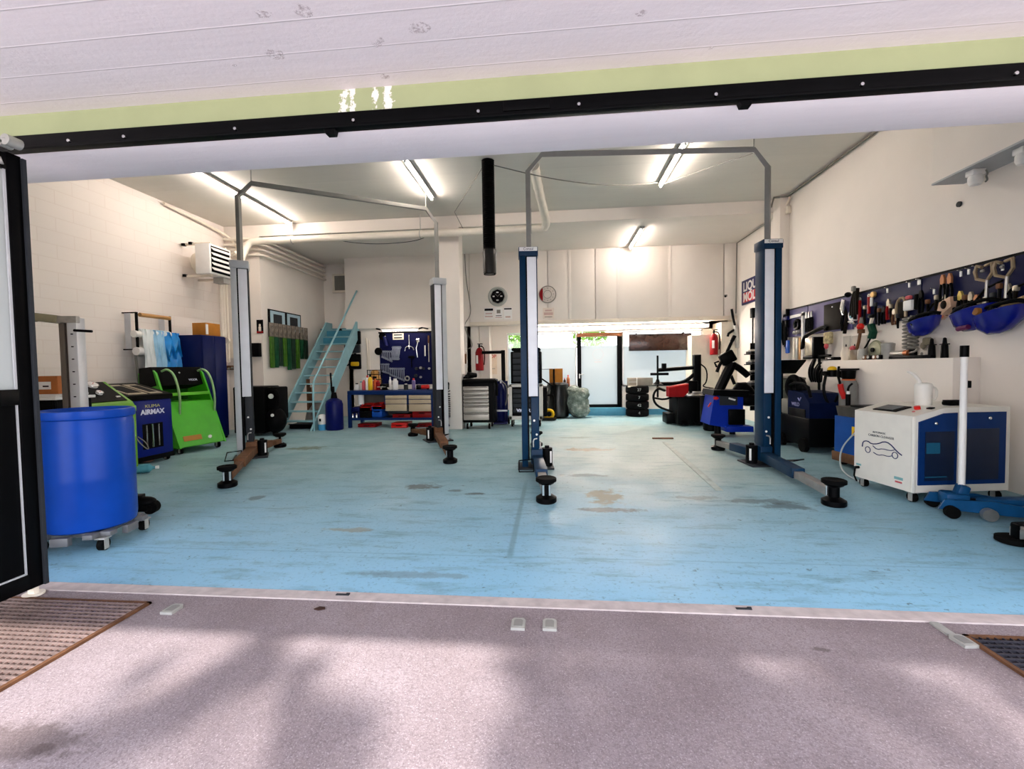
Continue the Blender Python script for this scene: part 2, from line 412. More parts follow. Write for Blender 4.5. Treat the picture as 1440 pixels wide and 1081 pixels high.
struct('wall_back', wallm, lambda m: m.span((-2.3, GY, 0), (gx0, GY+.15, 2.5)).span((gx0, GY, 2.24), (gx4, GY+.15, 2.52)).span((gx3, GY, 0), (XR, GY+.15, 2.5)).span((gx0, GY, 0), (gx1-.02, GY+.15, .78)).span((gx2+.02, GY, 0), (gx3, GY+.15, .78)))
struct('wall_back_return', wallm, lambda m: m.span((-2.3, UY+.1, 0), (-2.0, GY, 2.5)).span((-1.98, UY+.2, 0), (-1.72, GY, 2.5)))
struct('wall_back_pier', cream, lambda m: m.span((3.42, UY+.1, 0), (4.1, GY, 2.05)).span((4.1, UY, 0), (XR, GY, 2.35)))
blueb = mat('blue_skirting_paint', '#4b91b0', .5, var=.08)
struct('baseboard_back', blueb, lambda m: m.span((gx2+.02, GY-.02, 0), (3.44, GY+.01, .15)).span((-1.7, GY-.02, 0), (gx1-.02, GY+.01, .15)))
struct('trim_6', blueb, lambda m: m.span((gx1-.1, GY-.22, 0), (gx2+.1, GY+.02, .2), .005))

# glazing: frosted film below, clear strip above, daylight and greenery behind
frost, nt, b = nodes_of('frosted_window_film')
nt.nodes.remove(b); out = nt.nodes['Material Output']
tr = nt.nodes.new('ShaderNodeBsdfTranslucent'); tr.inputs[0].default_value = (.52, .55, .54, 1)
df = nt.nodes.new('ShaderNodeBsdfDiffuse'); df.inputs[0].default_value = (.82, .86, .85, 1)
mx = nt.nodes.new('ShaderNodeMixShader'); mx.inputs[0].default_value = .32
nt.links.new(tr.outputs[0], mx.inputs[1]); nt.links.new(df.outputs[0], mx.inputs[2]); nt.links.new(mx.outputs[0], out.inputs[0])
glass, nt, b = nodes_of('clear_window_glass')
nt.nodes.remove(b); out = nt.nodes['Material Output']
tr = nt.nodes.new('ShaderNodeBsdfTransparent'); gl = nt.nodes.new('ShaderNodeBsdfGlossy'); gl.inputs['Roughness'].default_value = .02
mx = nt.nodes.new('ShaderNodeMixShader'); mx.inputs[0].default_value = .06
nt.links.new(tr.outputs[0], mx.inputs[1]); nt.links.new(gl.outputs[0], mx.inputs[2]); nt.links.new(mx.outputs[0], out.inputs[0])
FZ = 1.83                                    # top edge of the film
def window(n, x0, x1, mull=()):
    z0, z1 = .78, 2.22; fr = .03
    def f(m):
        m.span((x0, GY+.03, z0), (x0+fr, GY+.09, z1)).span((x1-fr, GY+.03, z0), (x1, GY+.09, z1))
        m.span((x0, GY+.03, z0), (x1, GY+.09, z0+fr)).span((x0, GY+.03, z1-fr), (x1, GY+.09, z1))
        for q in mull: m.span((q-.02, GY+.03, z0), (q+.02, GY+.09, z1))
    o = struct('window_%d' % n, white, f)
    part('clear_pane', glass, o, lambda m: m.span((x0+fr, GY+.055, FZ), (x1-fr, GY+.061, z1-fr)))
    part('frosted_pane', frost, o, lambda m: m.span((x0+fr, GY+.055, z0+fr), (x1-fr, GY+.061, FZ)))
    part('sill', dgrey, o, lambda m: m.span((x0, GY-.03, z0-.02), (x1, GY+.03, z0+.004)))
window(1, gx0, gx1-.06, (-.86,))
window(2, gx2+.06, gx3)
d = struct('door_1', blackm, lambda m: m.span((gx1-.05, GY+.0, .2), (gx1+.06, GY+.1, 2.16), .004).span((gx2-.08, GY, .2), (gx2+.05, GY+.1, 2.16), .004).span((gx1, GY, .2), (gx2, GY+.1, .28)))
part('door_head', mat('brown_door_head', '#8a5a3c', .5), d, lambda m: m.span((gx1-.05, GY-.01, 2.10), (gx2+.05, GY+.1, 2.2)))
part('door_pane', frost, d, lambda m: m.span((gx1+.06, GY+.05, .28), (gx2-.08, GY+.058, 1.86)))
part('door_clear_pane', glass, d, lambda m: m.span((gx1+.06, GY+.05, 1.86), (gx2-.08, GY+.058, 2.1)))
part('door_handle', steel, d, lambda m: m.box((gx1+.01, GY-.02, 1.05), (.03, .03, .12)).tube([(gx1+.01, GY-.03, 1.09), (gx1+.01, GY-.06, 1.09), (gx1+.13, GY-.06, 1.09)], .01))
part('door_sign', mat('pale_pink_print', '#d9c9c4', .7), d, lambda m: m.ring((1.15, GY+.045, 1.62), .14, .004, n=30, m=4).box((1.15, GY+.046, 1.42), (.2, .004, .02)))

# outside behind the glass: yard, wall and trees
struct('ground_yard', kerbm, lambda m: m.span((-9, 12.4, -.2), (9, 26, -.05)))
leafm = mat('fresh_green_leaves', '#7fae3a', .6, var=.35, scale=3)
barkm = mat('grey_brown_bark', '#5b4a3c', .85, var=.3, scale=10)
def leaf_crown(m, pts, n, size):
    for _ in range(n):
        c = random.choice(pts); d = Vector((random.gauss(0, 1), random.gauss(0, 1), random.gauss(0, 1))).normalized()*(random.random()**.5)
        p = Vector(c[:3])+Vector((d.x*c[3], d.y*c[3], d.z*c[3]))
        q = Euler((random.uniform(0, 6), random.uniform(0, 6), random.uniform(0, 6))).to_matrix()
        s = size*random.uniform(.6, 1.3)
        P = [p+q @ Vector(v) for v in ((-s, 0, 0), (0, -s*.45, s*.06), (s, 0, 0), (0, s*.45, s*.06))]
        m.b.faces.new([m.b.verts.new(v) for v in P])
def tree(name, label, x, y, h, clumps, n, size, lm, group=None, trunk=.12):
    t = thing(name, label, 'tree', (x, y, -.02), 0, group)
    part('trunk', barkm, t, lambda m: m.tube([(0, 0, 0), (.05, .02, h*.4), (-.03, .05, h*.75), (0, 0, h)], lambda u: trunk*(1-.6*u), 10, smooth=1))
    part('crown', lm, t, lambda m: leaf_crown(m, clumps, n, size))
    return t
tree('leafy_tree', 'light green leafy tree seen outside through the left rear window', -1.6, 15.2, 2.0, [(0, 0, 2.4, .75), (.4, 0, 2.2, .5), (-.4, .1, 2.8, .6)], 900, .09, leafm, trunk=.07)
tree('leafy_tree', 'light green leafy tree seen outside through the top of the rear glass door', 1.15, 15.0, 2.0, [(0, 0, 2.35, .6), (.3, 0, 2.7, .5)], 700, .09, leafm, trunk=.07)
# street tree behind the photographer, whose shade falls across the forecourt
# ------------------------------------------------------------------ gate: sliding rail, folded leaf, floor stops
def rail(m):
    m.span((-3.4, 2.345, 2.595), (XR, 2.386, 2.674), .003)
    m.span((-3.4, 2.333, 2.59), (XR, 2.386, 2.606), .002)
t = thing('sliding_gate_rail', 'long black steel gate rail bolted along the green lintel band', 'gate rail', (0, 0, 0))
part('rail', blackm, t, rail)
part('splice_plate', blackm, t, lambda m: m.box((-.13, 2.342, 2.64), (.24, .01, .05), .002))
for px, py in ((10, 217), (98, 199), (176, 201), (332, 190), (498, 177), (673, 164), (814, 155), (1006, 142), (1211, 128), (1427, 114)):
    p = at_y(2.341, px, py)
    part('bolt_head', chrome, t, lambda m: m.lathe([(0, -.012), (.008, -.011), (.011, -.004), (.011, .004)], (p.x, 2.341, min(2.66, max(2.62, p.z))), 10, 'y'))
for px in (461, 1051):
    p = at_y(2.33, px, 185 if px < 700 else 150)
    part('stop_tab', blackm, t, lambda m: m.prism([(p.x-.035, 2.6), (p.x+.035, 2.6), (p.x+.025, 2.565), (p.x-.02, 2.565)], 2.345, 2.385))
t = thing('folding_gate_leaf', 'black steel gate leaf with glazed upper panel folded open at the left', 'gate', (-3.09, 2.36, 0))
def leaf_frame(m):
    m.span((-.03, -.072, .05), (.03, .0, 2.56), .004)
    m.span((-.03, -1.0, .05), (.03, -.88, 2.56), .004)
    for z in (.05, 1.13, 2.46): m.span((-.028, -.9, z), (.028, -.06, z+.09), .003)
part('frame', blackm, t, leaf_frame)
part('edge_strip', dgrey, t, lambda m: m.span((.02, -.006, .05), (.045, .016, 2.55), .003))
part('lower_panel', blackm, t, lambda m: m.span((-.012, -.9, .12), (.012, -.06, 1.15)))
part('upper_pane', frost, t, lambda m: m.span((-.006, -.9, 1.2), (.006, -.06, 2.48)))
part('glazing_bead', alu, t, lambda m: m.span((.012, -.082, .14), (.022, -.076, 1.13)).span((.012, -.084, 1.22), (.022, -.073, 2.46)).span((.012, -.9, .14), (.022, -.08, .148)))
part('top_roller', zinc, t, lambda m: m.box((.0, -.09, 2.605), (.2, .06, .022), .006).cyl((.09, -.12, 2.6), (.09, -.05, 2.6), .03).cyl((.05, -.12, 2.59), (.05, -.06, 2.59), .022).cyl((-.02, -.1, 2.5), (-.02, -.1, 2.61), .014).cyl((.0, -.12, 2.49), (.03, -.09, 2.5), .02).box((-.08, -.12, 2.615), (.12, .08, .02), .006))
part('floor_guide', cream, t, lambda m: m.cyl((.0, -.035, .0), (.0, -.035, .012), .05, n=20).box((.0, -.035, .045), (.045, .03, .085), .004))
def stop(px, py, rz, label):
    p = at_z(0, px, py); t = thing('gate_floor_stop', label, 'floor stop', (p.x, p.y, -.004), rz, 'gate stops set in the pavement')
    part('plate', zinc, t, lambda m: m.prism([(-.035, -.045), (.035, -.045), (.035, .03), (.022, .045), (-.022, .045), (-.035, .03)], 0, .014, 'z'))
    part('worn_centre', mat('worn_dark_metal', '#8d8c88', .5, .4), t, lambda m: m.prism([(-.022, -.03), (.022, -.03), (.022, .022), (.012, .032), (-.012, .032), (-.022, .022)], .013, .0155, 'z'))
stop(243, 857, 0, 'small metal gate stop plate beside the left doormat grating')
stop(729, 878, 0, 'left plate of the pair of metal gate stops at the middle of the threshold')
stop(773, 879, 0, 'right plate of the pair of metal gate stops at the middle of the threshold')
stop(1354, 902, .1, 'pale metal gate stop plate at the corner of the right grating')
p = at_z(0, 1325, 884)
tag(MB().prism([(-.02, -.05), (.02, -.05), (.02, .05), (-.02, .05)], -.004, .006, 'z').build('metal_strap', zinc, None, (p.x, p.y, 0)), 'thin metal strap set in the pavement beside the right gate stop', 'metal strap')
def grating(x0, x1, y0, y1, m_, label):
    t = thing('entrance_grating', label, 'grating', (0, 0, 0), 0, 'steel gratings in the forecourt')
    part('frame', rust, t, lambda m: m.span((x0, y0, -.003), (x0+.02, y1, .010)).span((x1-.02, y0, -.003), (x1, y1, .010)).span((x0, y1-.015, -.003), (x1, y1, .010)).span((x0, y0, -.003), (x1, y0+.015, .010)))
    def bars(m):
        y = y0+.03
        while y < y1-.02: m.span((x0+.02, y-.004, -.003), (x1-.02, y+.004, .012)); y += .033
        x = x0+.03
        while x < x1-.02: m.span((x-.003, y0+.01, -.003), (x+.003, y1-.01, .007)); x += .033
    part('bars', m_, t, bars)
    part('pit_floor', mat('dark_pit_dirt', '#2c2422', .9, var=.4, scale=12), t, lambda m: m.span((x0+.01, y0+.01, -.003), (x1-.01, y1-.01, -.001)))
grating(-4.1, -2.29, 1.4, 2.285, mat('brown_galvanised_bars', '#a08a82', .45, .6, var=.2, scale=9), 'brown steel grating sunk in the pavement at the left of the entrance')
grating(1.9, 3.6, 1.4, 2.27, mat('dark_steel_bars', '#4a4850', .45, .6, var=.2, scale=9), 'dark steel grating sunk in the pavement at the right of the entrance')
for (px, py, lab) in ((482, 837, 'flat dark steel piece lying on the floor just inside the threshold at the left'), (1046, 857, 'flat dark steel piece lying on the floor just inside the threshold at the right')):
    p = at_z(0, px, py); tag(MB().box((0, 0, .004), (.08, .018, .008), .002).box((.03, .004, .009), (.02, .012, .006)).build('steel_latch_plate', dgrey, None, (p.x, p.y, 0)), lab, 'steel plate', 'floor latches by the threshold')
p = at_z(0, 450, 855); tag(MB().prism([(-.03, -.01), (0, -.018), (.03, -.004), (.022, .014), (-.01, .016)], 0, .006, 'z').build('dead_leaf', mat('dark_brown_leaf', '#3a2620', .8), None, (p.x, p.y, -.004)), 'dark brown dead leaf on the pavement before the threshold', 'leaf')
# drainage rail let into the floor of the second bay
a, b_ = at_z(0, 935, 622), at_z(0, 1012, 690)
t = thing('floor_guide_rail', 'pale yellowed rail fixed on the blue floor beside the right lift', 'floor rail', (0, 0, 0))
part('rail', mat('yellowed_rail_paint', '#adbab4', .6, var=.15), t, lambda m: m.box(((a.x+b_.x)/2, (a.y+b_.y)/2, .003), ((a-b_).length, .075, .006), .001, (0, 0, math.atan2(b_.y-a.y, b_.x-a.x))))
p = at_z(0, 932, 617); tag(MB().box((0, 0, .012), (.36, .05, .024), .004).build('steel_bar', rust, None, (p.x, p.y, 0)), 'short rusty steel bar lying on the floor at the far end of the pale rail', 'bar')

# ------------------------------------------------------------------ lamps
lampm = mat('fluorescent_tube_glow', '#fff1e6', emit=TUBE)
benchm = mat('dim_tube_glow', '#fff1e6', emit=TUBE*.3)
def ceiling_light(p, q, z, label, grp='fluorescent ceiling battens', n=1):
    c = (Vector(p)+Vector(q))/2; d = Vector(q)-Vector(p); L = d.length; rz = math.atan2(d.y, d.x)
    t = thing('ceiling_light', label, 'lamp', (c.x, c.y, z), rz, grp)
    part('housing', zinc, t, lambda m: m.span((-L/2, -.05, -.045), (L/2, .05, 0), .006))
    for k in range(n):
        a0 = -L/2+.02+k*L/n; a1 = -L/2-.02+(k+1)*L/n
        part('tube', lampm, t, lambda m: m.cyl((a0, 0, -.066), (a1, 0, -.066), .016, n=10))
        for q in (a0-.005, a1+.005): part('lamp_holder', white, t, lambda m: m.box((q, 0, -.06), (.02, .035, .06), .003))
    return t
ceiling_light((-5.58, 6.55, 0), (-5.62, 9.25, 0), 4.51, 'long glowing twin tube batten on the ceiling over the left lift', n=2)
ceiling_light((-2.22, 6.7, 0), (-2.24, 8.28, 0), 4.51, 'single glowing tube batten on the ceiling left of the black hose')
ceiling_light((1.88, 6.7, 0), (1.88, 8.25, 0), 4.51, 'single glowing tube batten crossing behind the right lift conduit')
ceiling_light((1.88, 9.9, 0), (1.88, 11.45, 0), 4.27, 'single glowing tube batten on the lower rear ceiling')
# twin strips over the rear glazing
for z, lab in ((2.42, 'upper of the two glowing strip lights above the rear windows'), (2.28, 'lower of the two glowing strip lights above the rear windows')):
    t = thing('strip_light', lab, 'lamp', (0, 11.85, z), 0, 'strip lights above the rear glazing')
    part('housing', white, t, lambda m: m.span((-.75, .0, -.03), (3.9, .05, .06), .004))
    for k in range(3): part('tube', lampm, t, lambda m: m.cyl((-.7+k*1.53, -.03, .01), (.78+k*1.53, -.03, .01), .016, n=10))
# bench lamp under the mezzanine edge
pa, pb = at_y(11.2, 537, 465), at_y(11.2, 588, 463)
t = thing('bench_light', 'glowing tube lamp over the dark blue tool panel at the workbench', 'lamp', ((pa.x+pb.x)/2, 11.2, pa.z))
part('tube', benchm, t, lambda m: m.cyl((-.45, 0, 0), (.45, 0, 0), .018, n=10))
part('reflector', white, t, lambda m: m.prism([(-.04, .02), (.04, .02), (.03, .05), (-.03, .05)], -.5, .5, 'x'))
for q in (-1, 1): part('arm', blackm, t, lambda m: m.tube([(q*.48, 0, .03), (q*.6, -.05, .05), (q*.62, .38, .06)], .02))

# ------------------------------------------------------------------ lifts
def lift_post(label, foot, facing, H, cz, colm, carm, pivm, arms, grp, side=1, brand=None):
    """facing = direction towards the partner post; arms = world ground points of the pads"""
    ang = math.atan2(facing[1], facing[0])
    t = thing('lift_post', label, 'lift post', (foot[0], foot[1], 0), ang, grp)
    L = lambda q: Matrix.Rotation(-ang, 3, 'Z') @ (Vector((q[0], q[1], 0))-Vector((foot[0], foot[1], 0)))
    part('base_plate', dgrey, t, lambda m: m.span((-.18, -.2, 0), (.28, .2, .022), .004))
    part('channel', colm, t, lambda m: m.span((-.125, -.105, .02), (-.105, .105, H-.12)).span((-.125, -.11, .02), (-.048, -.09, H-.12), .006).span((-.125, .09, .02), (-.048, .11, H-.12), .006))
    part('spindle', black, t, lambda m: m.cyl((-.06, 0, .1), (-.06, 0, H-.13), .022, n=12).span((-.052, -.088, .1), (-.028, .088, H-.12)))
    for q in (-1, 1): part('slide_cover', mat('white_slide_cover', '#e4e5ea', .4, var=.03), t, lambda m: m.span((-.03, q*.108, cz), (.087, q*.088, H-.14), .004))
    part('inner_face', colm if colm is liftblue else dgrey, t, lambda m: m.span((.086, -.105, .26), (.1, .105, H-.12), .003))
    part('cap', colm, t, lambda m: m.span((-.135, -.12, H-.13), (.112, .12, H-.015), .01))
    if brand:
        q = 1 if side > 0 else -1
        part('name_strip', paper, t, lambda m: m.span((-.125, -.1235*q, H-.07), (.102, -.1195*q, H-.022)))
        text('lettering', brand, .045, mat('dark_lettering', '#1b1d3a', .6), t, (-.01, -.125, H-.046)) if side > 0 else text('lettering', brand, .045, mat('dark_lettering', '#1b1d3a', .6), t, (-.01, .125, H-.046), (PI/2, 0, PI))
    c = part('carriage', carm, t, lambda m: m.span((.0, -.112, .24), (.092, .112, cz-.01), .005))
    sd = -1 if side > 0 else 1
    part('bolt', white, c, lambda m: m.lathe([(0, -.006), (.014, -.004), (.014, .004), (0, .006)], (.035, sd*.114, .62), 10, 'y'))
    part('bolt', white, c, lambda m: m.lathe([(0, -.006), (.014, -.004), (.014, .004), (0, .006)], (.065, sd*.114, .44), 10, 'y'))
    part('lock_pin', steel, c, lambda m: m.tube([(.02, sd*.125, .28), (.02, sd*.125, .38), (.07, sd*.125, .39)], .009, smooth=1))
    part('arm_yoke', pivm, t, lambda m: m.span((-.01, -.13, .06), (.14, .13, .25), .012))
    g = part('gear_housing', black, t, lambda m: m.cyl((.2, sd*.02, .02), (.2, sd*.02, .25), .07, n=20).cyl((.2, sd*.02, .25), (.2, sd*.02, .28), .03, n=12))
    part('label_strip', paper, g, lambda m: m.box((.2+.045, sd*.075, .14), (.022, .012, .15)))
    for k, q in enumerate(arms):
        v = L(q); r0 = Vector((.07, .1 if v.y > 0 else -.1, .13)); e = Vector((v.x, v.y, .1)); dr = (e-r0); n = dr.normalized(); ln = dr.length
        az = math.atan2(dr.y, dr.x)
        def arm(m):
            m.box((r0+n*ln*.27), (ln*.6, .13, .11), .006, (0, 0, az))
        a = part('arm', pivm if pivm is not liftblue else liftblue, t, arm)
        part('arm_extension', mat('worn_arm_steel', '#8f8e8c', .5, .4, var=.2) if pivm is liftblue else rust, a, lambda m: m.box((r0+n*ln*.7), (ln*.56, .09, .075), .004, (0, 0, az)))
        part('pad_seat', blackm, a, lambda m: m.lathe([(.09, .0), (.1, .01), (.1, .05), (.06, .075), (.045, .08), (.045, .17), (.075, .185), (.085, .2)], (v.x, v.y, 0), 18))
        for q in (-.03, .03): part('pad_screw', chrome, a, lambda m: m.cyl((v.x+q, v.y-.05, .08), (v.x+q, v.y-.05, .18), .012))
        part('rubber_pad', rubber, a, lambda m: m.lathe([(.09, .2), (.1, .205), (.1, .235), (.09, .24), (.05, .232)], (v.x, v.y, 0), 18))
    return t, L
G1, G2 = 'grey posts of the left lift', 'blue posts of the right lift'
f1, f1b, f2, f2b = (-4.67, 6.36), (-2.09, 7.96), (-.32, 5.84), (2.72, 6.09)
d1 = (f1b[0]-f1[0], f1b[1]-f1[1]); d2 = (f2b[0]-f2[0], f2b[1]-f2[1])
greyl = mat('lift_grey_paint', '#b9bcbd', .45, var=.06, scale=5)
t1, L1 = lift_post('grey lift post in front of the green trolley, arm stretched forward', f1, d1, 2.96, .93, greyl, dgrey, rust, [(-3.72, 4.72), (-4.72, 7.25)], G1)
t1b, L1b = lift_post('grey lift post standing before the white pillar', f1b, (-d1[0], -d1[1]), 2.93, .93, greyl, dgrey, rust, [(-1.46, 6.05), (-2.78, 8.5)], G1, side=-1)
t2, L2 = lift_post('blue lift post standing in mid floor with arm towards the entrance', f2, d2, 2.84, .93, liftblue, liftblue, liftblue, [(-.1, 4.3), (-.32, 7.4)], G2, brand='Consul')
t2b, L2b = lift_post('blue lift post near the right wall with two arms spread', f2b, (-d2[0], -d2[1]), 2.88, .93, liftblue, liftblue, liftblue, [(2.52, 4.32), (2.46, 7.08)], G2, side=-1, brand='Consul')
def guard(t, L, q, sz=.28):
    v = L(q)
    part('foot_guard', blackm, t, lambda m: m.tube([(v.x, v.y, .17), (v.x+sz*.6, v.y+sz*.3, .17), (v.x+sz*.6, v.y-sz, .1), (v.x, v.y-sz, .1)], .008, 6, closed=True))
guard(t1, L1, (-4.6, 5.85)); guard(t1b, L1b, (-1.85, 7.6)); guard(t2, L2, (-.45, 5.4)); guard(t2b, L2b, (2.9, 5.55))
def conduit(name, label, a, b, z, za, zb, m_):
    a, b = Vector((*a, 0)), Vector((*b, 0)); n = (b-a).normalized(); u = Vector((0, 0, 1))
    pts = [a+u*za, a+u*(z-.22), a+n*.18+u*z, b-n*.18+u*z, b+u*(z-.22), b+u*zb]
    t = thing(name, label, 'conduit', (0, 0, 0), 0, 'cable conduits over the lifts')
    part('channel', m_, t, lambda m: m.tube(pts, .042, 4))
    for q in (2, 3): part('bracket', zinc, t, lambda m: m.cyl(pts[q], (pts[q].x, pts[q].y, 4.505), .008))
condm = mat('conduit_grey', '#8e8d88', .45, .3, var=.08)
conduit('lift_conduit', 'grey cable conduit bridging the two grey lift posts under the ceiling', f1, f1b, 4.13, 2.93, 2.9, condm)
conduit('lift_conduit', 'grey cable conduit bridging the two blue lift posts under the ceiling', f2, f2b, 4.02, 2.8, 2.85, condm)

# ------------------------------------------------------------------ ducts, hoses and pipes
t = thing('exhaust_hose', 'black ribbed exhaust hose hanging down from the ceiling', 'hose', (-1.0, 7.0, 0))
def rib(m):
    z = 4.5; k = 0
    prof = []
    while z > 2.78:
        off = .0
        prof += [(.1, z), (.086, z-.014)]; z -= .03
    prof += [(.095, 2.76), (.05, 2.77)]
    m.lathe(prof, (0, 0, 0), 20)
part('ribbed_tube', rubber, t, rib)
part('end_cuff', mat('shiny_black_tape', '#15120f', .3, var=.3, scale=20), t, lambda m: m.lathe([(.1, 3.14), (.11, 3.1), (.104, 2.98), (.107, 2.9), (.1, 2.77), (.08, 2.765)], (0.005, 0, 0), 18))
t = thing('ventilation_pipe', 'white ventilation pipe running below the ceiling step from the heater', 'pipe', (0, 0, 0))
pipem = mat('white_pipe_enamel', '#ece3d5', .4, var=.03)
part('straight_pipe', pipem, t, lambda m: m.tube([(-6.62, 8.95, 3.5), (-6.6, 9.12, 3.9), (-6.5, 9.2, 4.1), (-6.3, 9.2, 4.1), (-.42, 9.2, 4.1), (-.2, 9.2, 4.11)], .075, 16, smooth=1))
def flex(m):
    P = [Vector((-.2, 9.2, 4.11)), Vector((-.14, 9.12, 4.16)), Vector((-.16, 8.9, 4.24)), Vector((-.26, 7.9, 4.42)), Vector((-.3, 7.2, 4.48))]
    m.tube(P, lambda u: .082+.005*math.sin(u*90), 14, smooth=3)
part('flexible_end', mat('white_flexible_duct', '#dcd5c8', .5, var=.05), t, flex)
for x in (-5.55, -2.75, -.45): part('hanger', zinc, t, lambda m: m.cyl((x, 9.2, 4.01), (x, 9.2, 4.51), .007).ring((x, 9.2, 4.1), .08, .008, 'x', 20, 6))
t = thing('wall_heater', 'white louvred fan heater on brackets high on the left wall', 'heater', (-6.75, 8.42, 3.5))
part('body', white, t, lambda m: m.span((-.15, -.29, -.29), (.15, .29, .29), .015))
def louvres(m):
    for k in range(5):
        z = -.19+k*.095
        m.prism([(.15, z+.02), (.2, z-.03), (.205, z-.02), (.155, z+.035)], -.24, .24)
part('louvres', white, t, louvres)
part('outlet', black, t, lambda m: m.span((.145, -.245, -.25), (.156, .245, .25)))
part('rear_cowl', cream, t, lambda m: m.cyl((-.15, 0, -.02), (-.33, 0, -.02), .25, .2, 24))
for y0 in (-.2, .2):
    for z0 in (.29, -.33): part('bracket', cream, t, lambda m: m.span((-.52, y0, z0), (.1, y0+.04, z0+.04)))
for q in ((-.45, -.2, .3), (-.3, -.2, .32), (-.45, -.2, -.3)): part('bracket_bolt', blackm, t, lambda m: m.box(q, (.06, .06, .05)))
for q, r in (([(-.3, .42, -1.9), (-.3, .42, .2), (.0, .4, .35), (.2, .25, .36)], .028), ([(-.38, .6, -1.9), (-.38, .6, .3)], .028), ([(-.42, .74, -1.9), (-.42, .74, .25), (-.1, .5, .28)], .024)):
    part('feed_pipe', pipem, t, lambda m: m.tube([(u, v+.13, w_-.08) for u, v, w_ in q], r, smooth=1))
part('condensate_tray', zinc, t, lambda m: m.span((-.1, .1, -.4), (.12, .28, -.29)))
for k in range(4):
    z = 4.2-k*.115
    tag(MB().tube([(-7.2, 9.3-.0*k, z+.0), (-6.62, 9.33, z), (-6.38, 9.38, z), (-6.37, 9.6, z), (-6.37, 12.1, z-.02)], .03, 10, smooth=1).build('heating_pipe', pipem), 'white heating pipe along the left rear wall, %s from the ceiling' % ORD[k], 'pipe', 'heating pipes on the left rear wall')
tag(MB().tube([(-7.2, 7.8, 4.45), (-7.2, 9.2, 4.35), (-7.1, 9.35, 4.25), (-6.9, 9.35, 3.98)], .03, 10, smooth=2).build('branch_pipe', pipem), 'thin white pipe running under the ceiling at the left wall into the heater', 'pipe')
def cable(label, pts, r=.008, m_=None, sm=3, name='cable'):
    tag(MB().tube(pts, r, 6, smooth=sm).build(name, m_ or dgrey), label, 'cable')
gc = mat('grey_cable_sheath', '#7d7a72', .6, var=.05)
cable('grey cable sagging between the black hose and the tube lamp at the right', [(-.95, 7.0, 4.44), (.0, 7.1, 4.2), (1.0, 7.7, 4.28), (1.88, 8.2, 4.5)], .008, gc)
cable('grey cable hanging from the right lift conduit to the right tube lamp', [(2.6, 6.25, 4.05), (2.4, 7.2, 4.3), (1.95, 8.2, 4.48)], .006, gc)
cable('thin cable stretched from the black hose down to the ventilation pipe', [(-1.05, 7.0, 4.46), (-2.0, 9.1, 4.48), (-1.85, 9.25, 4.16)], .007, gc, 0)
cable('thin dark cable running over the rear ceiling left of the pillar', [(-5.2, 9.6, 4.26), (-4.2, 9.9, 4.12), (-3.0, 9.9, 4.15), (-2.6, 9.6, 4.26)], .007, dgrey)
cable('dark cable dropping down the wall right of the white pillar', [(-2.3, 11.585, 4.26), (-2.28, 11.585, 3.6), (-2.2, 11.585, 3.1), (-2.15, 11.585, 2.7), (-2.4, 11.6, 2.4), (-2.1, 11.66, 1.9), (-2.3, 11.67, 1.8)], .011, gc)
cable('white cable conduit up the right wall beside the blue lift post', [(4.42, 9.15, 2.4), (4.42, 9.15, 4.3), (4.42, 9.0, 4.42)], .018, cream, 0, 'wall_conduit')
cable('dark conduit along the top edge of the right wall', [(4.43, 2.8, 4.47), (4.43, 9.1, 4.47), (4.2, 9.15, 4.47), (4.15, 9.15, 4.3), (4.15, 9.38, 4.28)], .02, gc, 0, 'wall_conduit')
cable('dark conduit along the rear corner of the right wall', [(4.43, 9.8, 4.24), (4.43, 11.5, 4.24), (4.43, 11.55, 2.55)], .014, gc, 0, 'wall_conduit')
tag(MB().box((0, 0, 0), (.07, .13, .13), .01).build('junction_box', cream, None, (4.43, 9.1, 4.2)), 'small cream junction box high on the right wall', 'junction box')
# lamp fittings under the right boxing
for (px, py, lab) in ((1361, 260, 'white bulkhead lamp fitting under the right boxing, the farther of two'), (1428, 231, 'white bulkhead lamp fitting under the right boxing, the nearer of two')):
    p = at_x(4.2, px, py); t = thing('bulkhead_lamp', lab, 'lamp fitting', (4.27, p.y, 3.232), 0, 'lamp fittings under the right boxing')
    part('base', white, t, lambda m: m.box((0, 0, -.03), (.12, .1, .06), .01))
    part('dome', white, t, lambda m: m.lathe([(.05, -.05), (.06, -.07), (.06, -.12), (.045, -.15), (.0, -.16)], (0, 0, 0), 18))
    part('clip', gc, t, lambda m: m.tube([(.05, -.05, -.02), (.07, -.05, -.06), (.055, -.05, -.08), (.07, -.05, -.12), (.05, -.05, -.14)], .008, smooth=1))
p = at_x(XR, 1350, 287); tag(MB().lathe([(.0, -.02), (.03, -.018), (.03, 0)], (0, 0, 0), 14, 'x').build('wall_grommet', dgrey, None, (XR-.0, p.y, p.z)), 'small dark round grommet on the right wall below the boxing', 'grommet')
